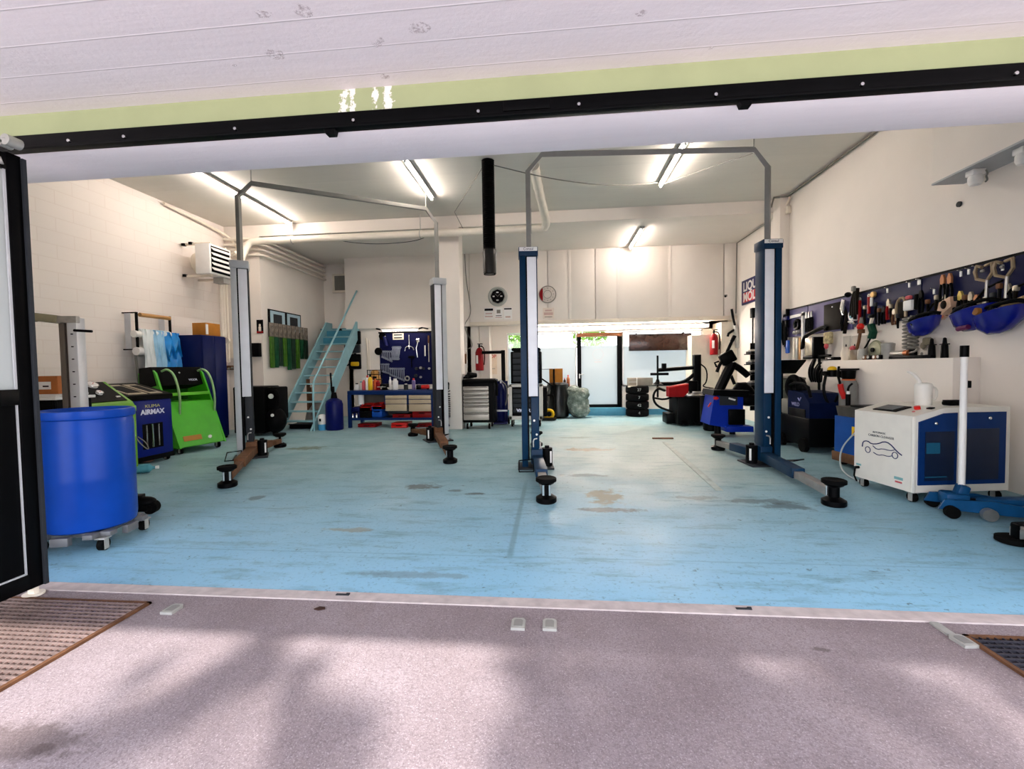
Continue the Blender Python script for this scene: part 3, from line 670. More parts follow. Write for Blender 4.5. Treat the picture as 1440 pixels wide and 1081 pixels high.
def shade_tree():
    # crown clumps set along the sun's path so that their shade lies on the forecourt
    sd = Vector((-.10, .74, -.72)).normalized()
    bx, by = 1.5, -6.5
    cl = []
    shade = [(300, 965, .15), (355, 940, .12), (405, 955, .13), (440, 1000, .14), (475, 1050, .16), (230, 1005, .14), (150, 1045, .2), (60, 1060, .2), (370, 905, .1), (740, 930, .12),
             (790, 975, .2), (850, 930, .22), (910, 1010, .24), (990, 945, .22), (1090, 990, .28), (1190, 935, .24), (1290, 1000, .28), (1010, 1065, .26), (830, 1065, .2), (1160, 1070, .26), (720, 1060, .1), (1380, 940, .25), (200, 945, .07)]
    for (px, py, r) in shade:
        g = at_z(0, px, py); k = 8.6+random.uniform(-.5, .5); p = Vector((g.x, g.y, 0))-sd*k
        cl.append((p.x-bx, p.y-by, p.z, r*1.1))
    t = thing('street_tree', 'leafy street tree standing in the yard behind the photographer', 'tree', (bx, by, -.02))
    part('trunk', barkm, t, lambda m: m.tube([(0, 0, 0), (.1, -.1, 2), (-.05, .1, 4.5), (0, 0, 7)], lambda u: .22*(1-.7*u), 12, smooth=1))
    for q in cl[:8]:
        part('branch', barkm, t, lambda m: m.tube([(0, 0, 3.6), (q[0]*.5, q[1]*.4, 4.8), q[:3]], lambda u: .07*(1-.7*u), 7, smooth=1))
    part('crown', mat('street_tree_leaves', '#5f8a34', .6, var=.3, scale=3), t, lambda m: [leaf_crown(m, [q], int((1500 if shade[i][0] < 700 else 1700)*q[3]**2)+8, .075) for i, q in enumerate(cl)])
shade_tree()
# ------------------------------------------------------------------ left side
def caster(parent, x, y, r=.05, top=.12, name='caster'):
    c = part(name, zinc, parent, lambda m: m.box((x, y, top-.008), (.07, .07, .012), .002).box((x-.022, y, top-.05), (.006, .04, .08)).box((x+.022, y, top-.05), (.006, .04, .08)))
    part('wheel', rubber, c, lambda m: m.cyl((x-.017, y, r), (x+.017, y, r), r, n=18))
    return c
# drum on its dolly
p = at_y(3.12, 126, 650); DX, DY = p.x, p.y
t = thing('drum_dolly', 'low steel dolly on casters carrying the blue plastic drum', 'dolly', (DX, DY, 0), .2)
part('frame', mat('dull_grey_dolly', '#6d6e70', .5, .3), t, lambda m: m.span((-.27, -.2, .1), (.27, -.13, .135), .004).span((-.27, .13, .1), (.27, .2, .135), .004).span((-.2, -.27, .1), (-.13, .27, .135), .004).span((.13, -.27, .1), (.2, .27, .135), .004).box((.0, -.28, .1), (.12, .04, .06), .004).box((.27, .0, .1), (.04, .12, .06), .004))
for q in ((-.2, -.2), (.22, -.2), (.22, .22), (-.2, .22)): caster(t, q[0], q[1], .045, .1)
drumm = mat('blue_drum_plastic', '#0a3f9c', .33, var=.15, scale=3)
tag(MB().lathe([(.0, .137), (.25, .137), (.268, .15), (.275, .2), (.275, .5), (.278, .52), (.275, .54), (.275, .93), (.268, .965), (.285, .975), (.288, 1.0), (.283, 1.03), (.27, 1.035), (.262, 1.02), (.262, .96), (.258, .3), (.0, .29)], (0, 0, 0), 48).build('plastic_drum', drumm, None, (DX, DY, 0)), 'big open blue plastic drum standing on a dolly at the left of the entrance', 'drum')
# headlight tester
p = at_y(3.78, 106, 500); z1 = at_y(3.78, 106, 447).z
t = thing('headlight_tester', 'tall aluminium headlight tester mast with tilted mirror head behind the blue drum', 'headlight tester', (p.x, p.y, 0), .25)
part('base', dgrey, t, lambda m: m.span((-.28, -.25, .06), (.28, .25, .14), .01).cyl((-.25, -.27, .06), (-.25, .27, .06), .06).cyl((.25, -.27, .06), (.25, .27, .06), .06))
part('dark_mast', mat('brown_grey_mast', '#6b625a', .45, .4), t, lambda m: m.span((-.09, -.05, .14), (-.045, .05, z1-.02), .005).span((-.038, -.04, .14), (-.024, .05, z1-.02), .003))
part('light_mast', alu, t, lambda m: m.span((-.018, -.06, .14), (.062, .045, z1), .006))
for k in range(9): part('mast_hole', black, t, lambda m: m.box((.024, -.062, .75+k*.115), (.018, .006, .01)))
part('top_clamp', steel, t, lambda m: m.span((-.1, -.07, z1-.05), (.07, -.02, z1+.012), .008).cyl((-.075, -.07, z1-.03), (-.075, .05, z1-.03), .025))
hd = part('mirror_head', mat('yellowed_grey_housing', '#8d8468', .5, var=.2), t, lambda m: m.box((-.2, -.03, z1-.005), (.24, .11, .075), .02, (0, .13, 0)))
part('eyepiece', black, hd, lambda m: m.box((-.325, -.03, z1+.012), (.04, .13, .10), .022, (0, -.55, 0)))
part('handle', black, t, lambda m: m.cyl((.05, -.07, z1-.12), (.2, -.08, z1-.13), .012))
# cart behind the drum with carton
p = at_y(4.3, 72, 560)
t = thing('shelf_cart', 'white topped cart behind the drum carrying a cardboard carton', 'cart', (p.x, p.y, 0), .1)
zt = at_y(4.3, 72, 557).z
part('top_tray', white, t, lambda m: m.box((0, 0, zt-.015), (.54, .45, .03), .006))
part('lower_tray', dgrey, t, lambda m: m.box((0, 0, .3), (.5, .42, .03), .006))
for q in ((-.23, -.19), (.23, -.19), (.23, .19), (-.23, .19)): part('leg', blackm, t, lambda m: m.cyl((q[0], q[1], 0), (q[0], q[1], zt-.03), .016))
part('drawer_unit', black, t, lambda m: m.span((-.15, -.2, zt-.32), (.22, .2, zt-.03), .005))
t2_ = thing('document_stack', 'loose stack of white sheets on the cart under the carton', 'papers', (p.x, p.y, zt), .1)
part('sheets', paper, t2_, lambda m: m.box((.02, -.02, .008), (.44, .34, .008), .001).box((.05, .0, .02), (.42, .3, .012), .001, (0, 0, .1)))
carton_m = mat('orange_brown_carton', '#b46a35', .75, var=.12, scale=6)
t = thing('cardboard_carton', 'orange brown cardboard carton with white label on the cart behind the drum', 'carton', (p.x+.0, p.y+.03, zt+.027), .12)
part('box', carton_m, t, lambda m: m.span((-.21, -.13, 0), (.17, .13, .19), .004))
part('label', paper, t, lambda m: m.span((-.07, -.134, .05), (.1, -.1305, .13)))
part('print', black, t, lambda m: m.span((.02, -.1365, .075), (.08, -.1345, .09)))
# green service machine with gauges (beside the drum)
def screen_text(parent, s, size, m_, loc, rot=(PI/2, 0, 0)): return text('lettering', s, size, m_, parent, loc, rot)
gm = mat('olive_green_housing', '#63a01c', .4, var=.06)
gpos = at_z(0, 197, 660); pc = at_x(-5.35, 155, 600)
t = thing('air_conditioning_service_unit', 'green service machine with round gauges on its sloping dark panel beside the drum', 'service machine', (-5.72, 4.98, 0), LW-.05)
W2 = .31
part('body', gm, t, lambda m: m.prism([(-.32, .1), (.32, .1), (.32, .95), (.1, 1.12), (-.1, 1.17), (-.32, 1.17)][::-1] if False else [(-.32, .1), (.3, .1), (.3, 1.18), (.12, 1.2), (-.28, .94), (-.32, .88)], -W2, W2, 'x'))
part('control_panel', black, t, lambda m: m.prism([(-.26, .958), (.10, 1.192), (.10, 1.2), (-.262, .966)], -W2+.05, W2-.05, 'x'))
for x, y, r, nm in ((-.12, .0, .055, 'gauge'), (.08, .03, .06, 'gauge'), (.04, -.12, .035, 'small_gauge')):
    zz = .97+(y+.26)*.65+.006
    g = part(nm, paper, t, lambda m: m.lathe([(0, .018), (r*.85, .018), (r, .012), (r, -.01)], (0, 0, 0), 20))
    g.location = (x, y, zz); g.rotation_euler = (.576, 0, 0)
    part('bezel', chrome, g, lambda m: m.ring((0, 0, .014), r, .006, 'z', 22, 6))
    part('needle', red, g, lambda m: m.box((r*.2, r*.2, .02), (r*.7, .006, .003), 0, (0, 0, .8)))
part('button_row', mat('white_buttons', '#d8d8d0', .5), t, lambda m: m.box((-.21, -.18, 1.026), (.06, .02, .008), 0, (.576, 0, 0)).box((-.21, -.1, 1.078), (.06, .02, .008), 0, (.576, 0, 0)).box((.2, -.2, 1.013), (.05, .02, .008), 0, (.576, 0, 0)))
part('front_trim', mat('lighter_green_trim', '#86c02a', .4), t, lambda m: m.span((-W2, -.335, .82), (W2, -.318, .89), .006))
for q in ((-.25, -.26), (.25, -.26), (.25, .26), (-.25, .26)): caster(t, q[0], q[1], .05, .1)
# navy service machine
nm_ = mat('royal_navy_housing', '#0a1c74', .35, var=.06)
pn = at_z(0, 222, 650)
t = thing('coolant_service_unit', 'navy blue service machine with white lettering and a chrome slot between the two green machines', 'service machine', (-6.1, 5.9, 0), LW-.03)
part('body', nm_, t, lambda m: m.span((-.37, -.3, .1), (.37, .3, .92), .02))
part('base', black, t, lambda m: m.span((-.38, -.31, .05), (.38, .31, .12), .01))
part('console', black, t, lambda m: m.prism([(-.31, .92), (.31, .92), (.31, 1.16), (-.31, .99)], -.38, .38, 'x'))
for x0, x1 in ((-.26, .02), (.07, .26)):
    f = part('display_frame', mat('beige_display_bezel', '#b0a58e', .5), t, lambda m: m.prism([(-.26, 1.006), (.2, 1.132), (.2, 1.14), (-.26, 1.014)], x0, x1, 'x'))
    part('display', black, f, lambda m: m.prism([(-.2, 1.026), (.12, 1.115), (.12, 1.124), (-.2, 1.035)], x0+.04, x1-.04, 'x'))
text('lettering', 'KLIMA', .06, mat('pale_yellow_print', '#c9c77a', .6), t, (.05, -.302, .83), sx=1.4)
text('lettering', 'AIRMAX', .095, mat('white_print', '#e6e8ff', .5), t, (.05, -.302, .745), bold=.004, sx=1.05)
text('lettering', 'K', .09, mat('white_print', '#e6e8ff', .5), t, (-.31, -.302, .78))
v = part('slot', black, t, lambda m: m.span((-.12, -.304, .22), (.2, -.299, .58)))
part('slot_light', chrome, v, lambda m: m.span((-.07, -.31, .25), (-.05, -.303, .56)).span((.12, -.31, .25), (.14, -.303, .56)).tube([(.03, -.308, .24), (.035, -.308, .4), (.03, -.308, .57)], .012))
part('hose', black, t, lambda m: m.tube([(.38, -.1, .9), (.46, -.15, .7), (.47, -.1, .4), (.4, 0, .3), (.46, .1, .6), (.38, .1, .88)], .03, 8, smooth=2))
for q in ((-.3, -.24), (.3, -.24), (.3, .24), (-.3, .24)): caster(t, q[0], q[1], .05, .1)
# small things lying at the green machine's foot
p = at_z(0, 202, 665); t = thing('teal_bottle', 'teal plastic bottle lying on the floor behind the drum', 'bottle', (p.x, p.y, .06), .6)
part('bottle', teal, t, lambda m: m.lathe([(0, -.13), (.055, -.12), (.06, -.1), (.06, .06), (.02, .1), (.02, .13)], (0, 0, 0), 16, 'x'))
part('cap', paper, t, lambda m: m.cyl((.125, 0, 0), (.16, 0, 0), .022))
p = at_z(0, 205, 650); tag(MB().ball((0, 0, .05), (.13, .07, .05)).ball((.08, .03, .07), (.07, .05, .04)).build('rag', mat('pinkish_rag', '#b98d78', .9, var=.15), None, (p.x, p.y, 0)), 'crumpled pinkish rag on the floor before the navy machine', 'rag')
p = at_z(0, 205, 722); t = thing('floor_creeper_wheel', 'black pad wheel unit on the floor right of the blue drum', 'castor unit', (p.x, p.y, 0), .3)
part('bracket', blackm, t, lambda m: m.span((-.12, -.05, .03), (.04, .05, .09), .01).span((-.1, -.05, .13), (-.02, .05, .18), .006).cyl((-.08, 0, .08), (-.08, 0, .14), .02))
part('wheel', rubber, t, lambda m: m.cyl((.05, -.035, .06), (.05, .035, .06), .06, n=20).cyl((.05, -.045, .06), (.05, .045, .06), .025))
part('cap', black, t, lambda m: m.ball((-.01, 0, .11), (.1, .07, .05)))
cable('thin grey wire loop in front of the navy machine', [at_x(-5.4, 190, 612), at_x(-5.36, 196, 622), at_x(-5.3, 205, 630), at_x(-5.3, 210, 632), at_x(-5.3, 206, 622), at_x(-5.4, 194, 614)], .006, gc, 2, 'wire_loop')
# bright green tool trolley
gt = mat('bright_green_enamel', '#3fae14', .35, var=.07)
t = thing('green_service_trolley', 'bright green sloping service trolley with two looped handles before the navy cabinet', 'service trolley', (-6.35, 7.0, 0), LW-.22)
def side(x0, x1):
    return lambda m: m.prism([(-.56, .1), (.32, .1), (.32, 1.3), (.0, 1.36), (-.08, 1.3)], x0, x1, 'x')
for x0 in (-.40, .37): part('side_panel', gt, t, side(x0, x0+.03))
part('front_panel', gt, t, lambda m: m.prism([(-.54, .12), (-.52, .12), (-.265, .82), (-.285, .82)], -.38, .38, 'x'))
part('back_panel', mat('dark_green_enamel', '#1d5c10', .4), t, lambda m: m.span((-.4, .28, .1), (.4, .32, 1.28)))
part('shelf', gt, t, lambda m: m.span((-.38, -.26, .8), (.38, .3, .83)).span((-.38, -.5, .1), (.38, .3, .14)))
part('cross_bar', mat('light_green_enamel', '#6cc62e', .35), t, lambda m: m.box((0, -.22, .95), (.76, .03, .05), .006))
c = part('console', black, t, lambda m: m.prism([(-.1, 1.1), (.28, 1.02), (.28, 1.38), (.0, 1.4)], -.41, .41, 'x'))
text('lettering', 'VIGOR', .05, mat('white_print', '#e6e8ff', .5), c, (.2, -.09, 1.18), (PI/2-.32, 0, 0))
part('knob', chrome, c, lambda m: m.ball((.0, -.045, 1.3), .018))
for q in (-.26, .34):
    part('looped_handle', mat('pale_green_tube', '#9fc78a', .3, .3), t, lambda m: m.tube([(q-.02, -.05, 1.33), (q, -.16, 1.37), (q+.03, -.28, 1.25), (q+.04, -.36, .9), (q+.03, -.34, .62)], .018, 8, smooth=3))
part('sticker', mat('orange_sticker', '#a8762c', .6), t, lambda m: m.prism([(-.516, .2), (-.487, .28), (-.492, .28), (-.521, .2)], -.3, .0, 'x'))
part('round_mark', paper, t, lambda m: m.ball((.14, -.51, .22), (.035, .012, .03)))
for q in ((-.32, -.45), (.32, -.45), (.32, .25), (-.32, .25)): caster(t, q[0], q[1], .055, .11)
# navy cabinet
ncab = mat('deep_navy_cabinet', '#04124a', .4, var=.05)
t = thing('steel_cabinet', 'tall plain navy blue steel cabinet against the left wall', 'cabinet', (-6.86, 8.05, 0), LW)
part('body', ncab, t, lambda m: m.span((-.3, -.34, .03), (.3, .38, 2.0), .006))
for x0, x1 in ((-.295, -.003), (.003, .295)): part('door', ncab, t, lambda m: m.span((x0, -.362, .05), (x1, -.341, 1.985), .004))
part('plinth', black, t, lambda m: m.span((-.29, -.33, 0), (.29, .37, .04)))
t = thing('cardboard_box', 'brown cardboard box lying on top of the navy cabinet', 'box', (-6.68, 8.1, 2.0), LW)
part('box', mat('amber_cardboard', '#b4731f', .75, var=.1), t, lambda m: m.span((-.2, -.14, 0), (.16, .14, .24), .004))
part('tape', paper, t, lambda m: m.span((-.203, -.145, .02), (-.15, -.135, .21)))
tag(MB().ball((0, 0, .09), (.13, .1, .09)).ball((.08, 0, .15), (.12, .08, .05)).build('cloth_hat', rubber, None, (-6.98, 8.28, 2.0)), 'black cloth cap beside the box on top of the navy cabinet', 'cap')
tag(MB().cyl((0, 0, 0), (0, .05, 0), .06, n=18).build('cable_roll', cream, None, (-6.5, 8.352, 1.93)), 'small cream disc fixed at the corner of the navy cabinet', 'disc')
# wall rack with plastic sheeting rolls
t = thing('sheeting_roll_rack', 'wall rack on the left wall holding rolls of white and blue plastic sheeting', 'roll rack', (XL, 6.6, 0), LW)
za, zb = at_x(XL+.2, 185, 440).z, at_x(XL+.2, 190, 492).z
ya, yb = at_x(XL+.25, 192, 460).y-6.6, min(7.62, at_x(XL+.25, 256, 460).y)-6.6
for q in (ya, yb):
    part('end_frame', blackm, t, lambda m: m.span((q-.015, -.27, zb-.02), (q+.015, -.24, za+.02)).span((q-.015, -.27, za), (q+.015, -.0, za+.02)).span((q-.015, -.27, zb), (q+.015, 0, zb+.02)))
    part('end_plate', mat('pale_rack_plate', '#d0d2d6', .5), t, lambda m: m.span((q-.02, -.16, zb+.02), (q-.012, -.05, za)))
part('upper_roll', wood, t, lambda m: m.cyl((ya+.05, -.27, za-.02), (yb-.02, -.27, za-.02), .035))
pls = mat('white_plastic_film', '#e8efef', .35, var=.04); plb = mat('pale_blue_film', '#9ccdea', .3, var=.08); plc = mat('bright_blue_film', '#1f8fdd', .3, var=.15)
part('film_roll', pls, t, lambda m: m.cyl((ya+.05, -.22, za-.32), (yb, -.22, za-.32), .07))
def drape(x0, x1, z0, z1, dy, wav):
    def f(m):
        n, k = 14, 10; g = []
        for i in range(k+1):
            row = []
            for j in range(n+1):
                u = x0+(x1-x0)*j/n; v = z0+(z1-z0)*i/k
                row.append(m.b.verts.new((u+.02*math.sin(v*9+j)*wav, dy-.03*math.sin(i/k*3)+wav*.025*math.sin(j*1.1+i*.35), v+.015*wav*math.sin(j*.9)*(i/k))))
            g.append(row)
        for i in range(k):
            for j in range(n): m.b.faces.new((g[i][j], g[i][j+1], g[i+1][j+1], g[i+1][j]))
        r = bmesh.ops.extrude_face_region(m.b, geom=m.b.faces[:])
        bmesh.ops.translate(m.b, vec=(0, .004, 0), verts=[v for v in r['geom'] if isinstance(v, bmesh.types.BMVert)])
    return f
L_ = yb-ya
part('film_sheet', pls, t, drape(ya+.06, ya+.06+L_*.28, za-.26, za-1.2, -.3, .6), 'white translucent sheet end')
part('film_sheet', plb, t, drape(ya+.05+L_*.28, ya+L_*.72, za-.26, za-1.1, -.29, .8), 'pale blue sheet')
part('film_sheet', plc, t, drape(ya+L_*.72, ya+L_*1.02+.12, za-.28, za-.98, -.3, 1.6), 'bright blue crumpled sheet')
part('spare_roll', paper, t, lambda m: m.cyl((ya-.02, -.24, zb-.02), (ya+.1, -.24, zb-.02), .07).cyl((ya-.05, -.24, za-.35), (ya+.08, -.24, za-.35), .06))
part('hanging_strap', gc, t, lambda m: m.tube([(ya, -.2, zb), (ya+.04, -.2, zb-.5), (ya+.1, -.2, zb-.95)], .02))
t = thing('power_strip_box', 'white electrical box on the left wall behind the green machines', 'electrical box', (XL, 6.3, at_x(XL, 222, 548).z), LW)
part('box', white, t, lambda m: m.box((0, -.06, 0), (.5, .12, .3), .01))
part('switch', black, t, lambda m: m.box((.1, -.125, .05), (.04, .02, .12)))
# small items on the stub wall beside the lift post
def wallbox(name, lab, cat, px, py, y, w, h, dpt, m_, extra=None):
    p = at_y(y, px, py); t = thing(name, lab, cat, (p.x, p.y, p.z))
    part('body', m_, t, lambda m: m.box((0, -dpt/2, 0), (w, dpt, h), .006))
    if extra: extra(t)
    return t
wallbox('switch_box', 'beige switch box on the left pilaster behind the grey lift post', 'switch box', 328, 490, 9.4, .3, .42, .1, cream, lambda t: part('rocker', black, t, lambda m: m.box((-.08, -.105, -.02), (.1, .02, .24), .004)))
def reel(t):
    for k in range(5): part('knob', gc, t, lambda m: m.ball((-.16+k*.08, -.12, .03*math.sin(k*2)), .03, 10, 6))
wallbox('air_regulator', 'cluster of air line regulators and valves below the switch box on the left pilaster', 'air regulator', 327, 517, 9.4, .34, .1, .08, rust, reel)
# black compressor cabinet behind the grey lift post
t = thing('compressor_unit', 'black boxy machine with hoses standing behind the near grey lift post', 'compressor', (-5.95, 8.75, 0), .12)
part('body', black, t, lambda m: m.span((-.52, -.3, .06), (.1, .35, 1.0), .03))
part('side_unit', black, t, lambda m: m.span((.1, -.2, .3), (.3, .3, .98), .03).ball((.22, -.1, .3), (.2, .22, .26)))
part('hose', rubber, t, lambda m: m.tube([(.2, -.2, .95), (.33, -.25, .9), (.34, -.22, .65), (.25, -.22, .5), (.33, -.25, .35), (.2, -.25, .2)], .035, smooth=2))
part('gauge', paper, t, lambda m: m.cyl((.21, -.26, .8), (.21, -.24, .8), .05).cyl((.25, -.31, .42), (.25, -.29, .42), .03))
part('red_knob', red, t, lambda m: m.ball((-.2, -.32, .62), .035))
for q in (-.42, .2): part('foot', rubber, t, lambda m: m.cyl((q, -.1, 0), (q, -.1, .07), .05))
# wiper blade display on the stair wall
XW = -6.45
def onw(px, py): return at_x(XW, px, py)
a, b_ = onw(376, 436), onw(422, 460)
yc = (a.y+b_.y)/2; ww = b_.y-a.y
t = thing('wiper_display_board', 'black framed display board with two printed cards on the stair wall', 'display board', (XW, yc, 0), LW)
zt = onw(376, 434).z; zb = onw(376, 466).z
part('board', black, t, lambda m: m.span((-ww/2, -.03, zb-.12), (ww/2, 0, zt), .004))
for k in range(2):
    x0 = -ww/2+.05+k*ww*.5; x1 = x0+ww*.42
    cdp = part('printed_card', mat('pale_blue_card', '#a9c3cf', .6), t, lambda m: m.span((x0, -.04, zb+.06), (x1, -.03, zt-.03)))
    part('picture', dgrey, cdp, lambda m: m.span((x0+.1, -.043, zb+.2), (x1-.12, -.04, zt-.1)).span((x0+.2, -.043, zb+.12), (x1-.2, -.04, zb+.2)))
for k in range(9):
    px = 377+k*6.1; q = onw(px, 468)
    L0 = random.uniform(.62, .82) if k < 7 else .5
    t = thing('wiper_blade_pack', 'green packed wiper blade hanging on the stair wall, %s from the left' % ORD[k], 'wiper blade', (XW+.05, q.y, zb+.02), LW, 'wiper blades on the stair wall')
    part('sleeve', mat('green_sleeve_%d' % (k % 3), ('#3f6a1e', '#14472b', '#1d3527')[k % 3], .35, var=.25, scale=9), t, lambda m: m.box((0, -.03, -.12-L0/2), (.13, .04, L0), .008))
    part('header_card', mat('mottled_header_card', '#7d7266', .6, var=.5, scale=14), t, lambda m: m.box((0, -.035, .02), (.13, .03, .32), .003))
    part('hook', chrome, t, lambda m: m.tube([(0, 0, .1), (0, -.07, .1), (0, -.08, .12)], .005))
t = thing('small_poster', 'small black poster with a picture of a figure on the stair wall', 'poster', (XW, onw(365, 458).y, onw(365, 458).z), LW) if False else None
p = at_y(9.38, 365, 459)
t = thing('small_poster', 'small black poster with a pale figure on the left pilaster edge', 'poster', (p.x, 9.4, p.z))
part('sheet', black, t, lambda m: m.box((0, -.006, 0), (.15, .012, .3)))
part('figure', cream, t, lambda m: m.ball((0, -.012, .03), (.025, .004, .03)).box((0, -.013, -.06), (.06, .003, .12)))
part('footer', dred, t, lambda m: m.box((0, -.013, -.12), (.15, .003, .04)))
wallbox('battery_charger', 'black charger box on the wall left of the wiper blades', 'charger', 362, 492, 9.4, .2, .3, .1, black)
q = onw(429, 482); tag(MB().box((0, 0, .06), (.05, .08, .1), .01).box((0, 0, -.08), (.05, .09, .12), .01).build('door_stop_buffer', dgrey, None, (XW+.03, q.y, q.z)), 'pair of dark buffers fixed one over the other on the stair wall', 'buffer')

# ------------------------------------------------------------------ stairs
t = thing('steel_staircase', 'light blue steel staircase with open treads rising along the left wall', 'staircase', (-5.68, 9.3, 0))
stm = mat('light_blue_stair_paint', '#86b2bb', .45, var=.07); stm2 = mat('deeper_blue_stair_paint', '#3c7f95', .45, var=.08)
run, rise, hw = 2.45, 2.45, .44
for x0, m_ in ((-hw, stm), (hw-.04, stm)):
    part('stringer', stm, t, lambda m: m.prism([(-.14, 0), (.2, 0), (run+.1, rise-.06), (run+.1, rise+.14), (run-.2, rise+.14)], x0, x0+.04, 'x'))
for k in range(12):
    z = .2*(k+1); y = .02+.2*k+.05
    part('tread', stm, t, lambda m: m.span((-hw+.04, y, z-.03), (hw-.04, y+.2, z), .004))
part('landing', stm2, t, lambda m: m.span((-hw-.3, run+.1, rise-.04), (hw+.0, run+.38, rise), .004))
for k in (9, 10): part('riser', stm2, t, lambda m: m.span((-hw+.04, .2*k+.24, .2*(k+1)), (hw-.04, .2*k+.25, .2*(k+2)-.04)))
part('handrail', stm, t, lambda m: m.tube([(hw+.04, -.1, 0), (hw+.04, -.1, 1.0), (hw+.04, .05, 1.2), (hw+.02, run-.2, rise+.95)], .022, 8, smooth=1))
part('rail_bracket', stm, t, lambda m: m.tube([(hw, .05, .45), (hw+.04, -.1, .45)], .012).tube([(hw, .3, .62), (hw+.04, -.1, .62)], .012))
p = at_y(12.13, 479, 398); t = thing('vent_grille', 'cream framed vent window in the stairwell wall above the stairs', 'vent', (p.x, 12.15, p.z))
part('frame', cream, t, lambda m: m.span((-.22, -.06, -.25), (-.17, 0, .25)).span((-.22, -.06, .2), (.5, 0, .25)).span((-.22, -.08, -.27), (.5, 0, -.21)))
part('panes', gc, t, lambda m: m.span((-.17, -.03, -.21), (.5, -.02, .2)))
# under and beside the stairs
t = thing('water_canister', 'white canister with blue lower half beside the stair foot', 'canister', (*at_z(0, 453.5, 604.5).to_2d(), 0))
part('upper', white, t, lambda m: m.lathe([(.085, .13), (.085, .3), (.06, .34), (.03, .35)], (0, 0, 0), 20))
part('lower', mat('sky_blue_plastic', '#4aa0d0', .4), t, lambda m: m.lathe([(.08, 0), (.085, .01), (.085, .13), (.05, .131)], (0, 0, 0), 20))
part('mark', black, t, lambda m: m.box((.0, -.088, .23), (.04, .006, .06)))
t = thing('pressure_tank', 'navy pressure sprayer tank standing left of the workbench', 'tank', (*at_z(0, 471, 604).to_2d(), 0))
part('tank', mat('navy_tank_plastic', '#060e52', .35, var=.1), t, lambda m: m.lathe([(.17, 0), (.185, .02), (.185, .56), (.16, .64), (.08, .69), (.05, .7)], (0, 0, 0), 24))
part('pump_head', black, t, lambda m: m.cyl((0, 0, .69), (0, 0, .82), .07, .05).box((-.02, 0, .88), (.06, .06, .14), .01))
part('lance', black, t, lambda m: m.tube([(-.05, 0, .85), (-.06, .02, 1.0), (-.09, .05, 1.25)], .02))
t = thing('broom_handle_post', 'dark upright bar leaning behind the staircase', 'bar', (*at_y(10.4, 434, 560).to_2d(), 0))
part('bar', rust, t, lambda m: m.span((-.03, -.03, 0), (.03, .03, 1.1)).span((.05, -.02, 0), (.08, .02, .9)))
t = thing('covered_bundle', 'grey sheet covered bundle lying under the lower treads of the staircase', 'bundle', (-5.62, 10.35, 0))
part('cover', mat('grey_tarpaulin', '#8d847f', .8, var=.2), t, lambda m: m.lathe([(.38, .0), (.4, .1), (.36, .3), (.2, .52), (.05, .58)], (0, 0, 0), 20))
t = thing('black_tray', 'low black tray on the floor under the staircase', 'tray', (-5.62, 9.72, 0))
part('tray', black, t, lambda m: m.span((-.38, -.15, 0), (.38, .2, .1), .02)); part('rim', dgrey, t, lambda m: m.span((-.39, -.16, .09), (.39, -.13, .11)).span((-.39, .18, .09), (.39, .21, .11)))
# ------------------------------------------------------------------ workbench and the wall above it
BY0, BY1 = 9.68, 10.4
bl, br = at_y(BY0, 489, 580).x, at_y(BY0, 611, 580).x; bw = br-bl; BZ = at_y(BY0, 550, 549).z
bnavy = mat('bench_blue_paint', '#0a2658', .4, var=.1)
t = thing('workbench', 'long dark blue steel workbench with two beige drawer blocks and an open shelf', 'workbench', (bl, BY0, 0))
part('worktop', bnavy, t, lambda m: m.span((0, 0, BZ-.09), (bw, .72, BZ), .006))
for q in (.0, bw-.07):
    for y in (0, .65): part('leg', bnavy, t, lambda m: m.span((q, y, 0), (q+.07, y+.07, BZ-.09)))
part('lower_shelf', bnavy, t, lambda m: m.span((.06, .02, .17), (bw-.06, .7, .22)))
part('back_panel', mat('grey_bench_back', '#6d665f', .6), t, lambda m: m.span((.06, .69, .22), (bw-.06, .71, BZ-.1)))
x1 = bw*.44
dm = mat('beige_drawer_front', '#b9a78d', .4, .2)
for k, (xa, xb) in enumerate(((x1, x1+bw*.245), (x1+bw*.27, bw-.08))):
    b_ = part('drawer_block', bnavy, t, lambda m: m.span((xa-.03, .03, .52), (xb+.03, .66, BZ-.09)))
    zz = BZ-.11; hs = (.09, .11, .16) if k == 0 else (.1, .1, .17)
    for j, hh in enumerate(hs):
        part('drawer', dm, b_, lambda m: m.span((xa, .0, zz-hh+.012), (xb, .03, zz), .006).span((xa+.02, -.008, zz-.03), (xb-.02, .004, zz-.018), .003)); zz -= hh
def P_b(px, py, dy=0): return at_y(BY0+dy, px, py)
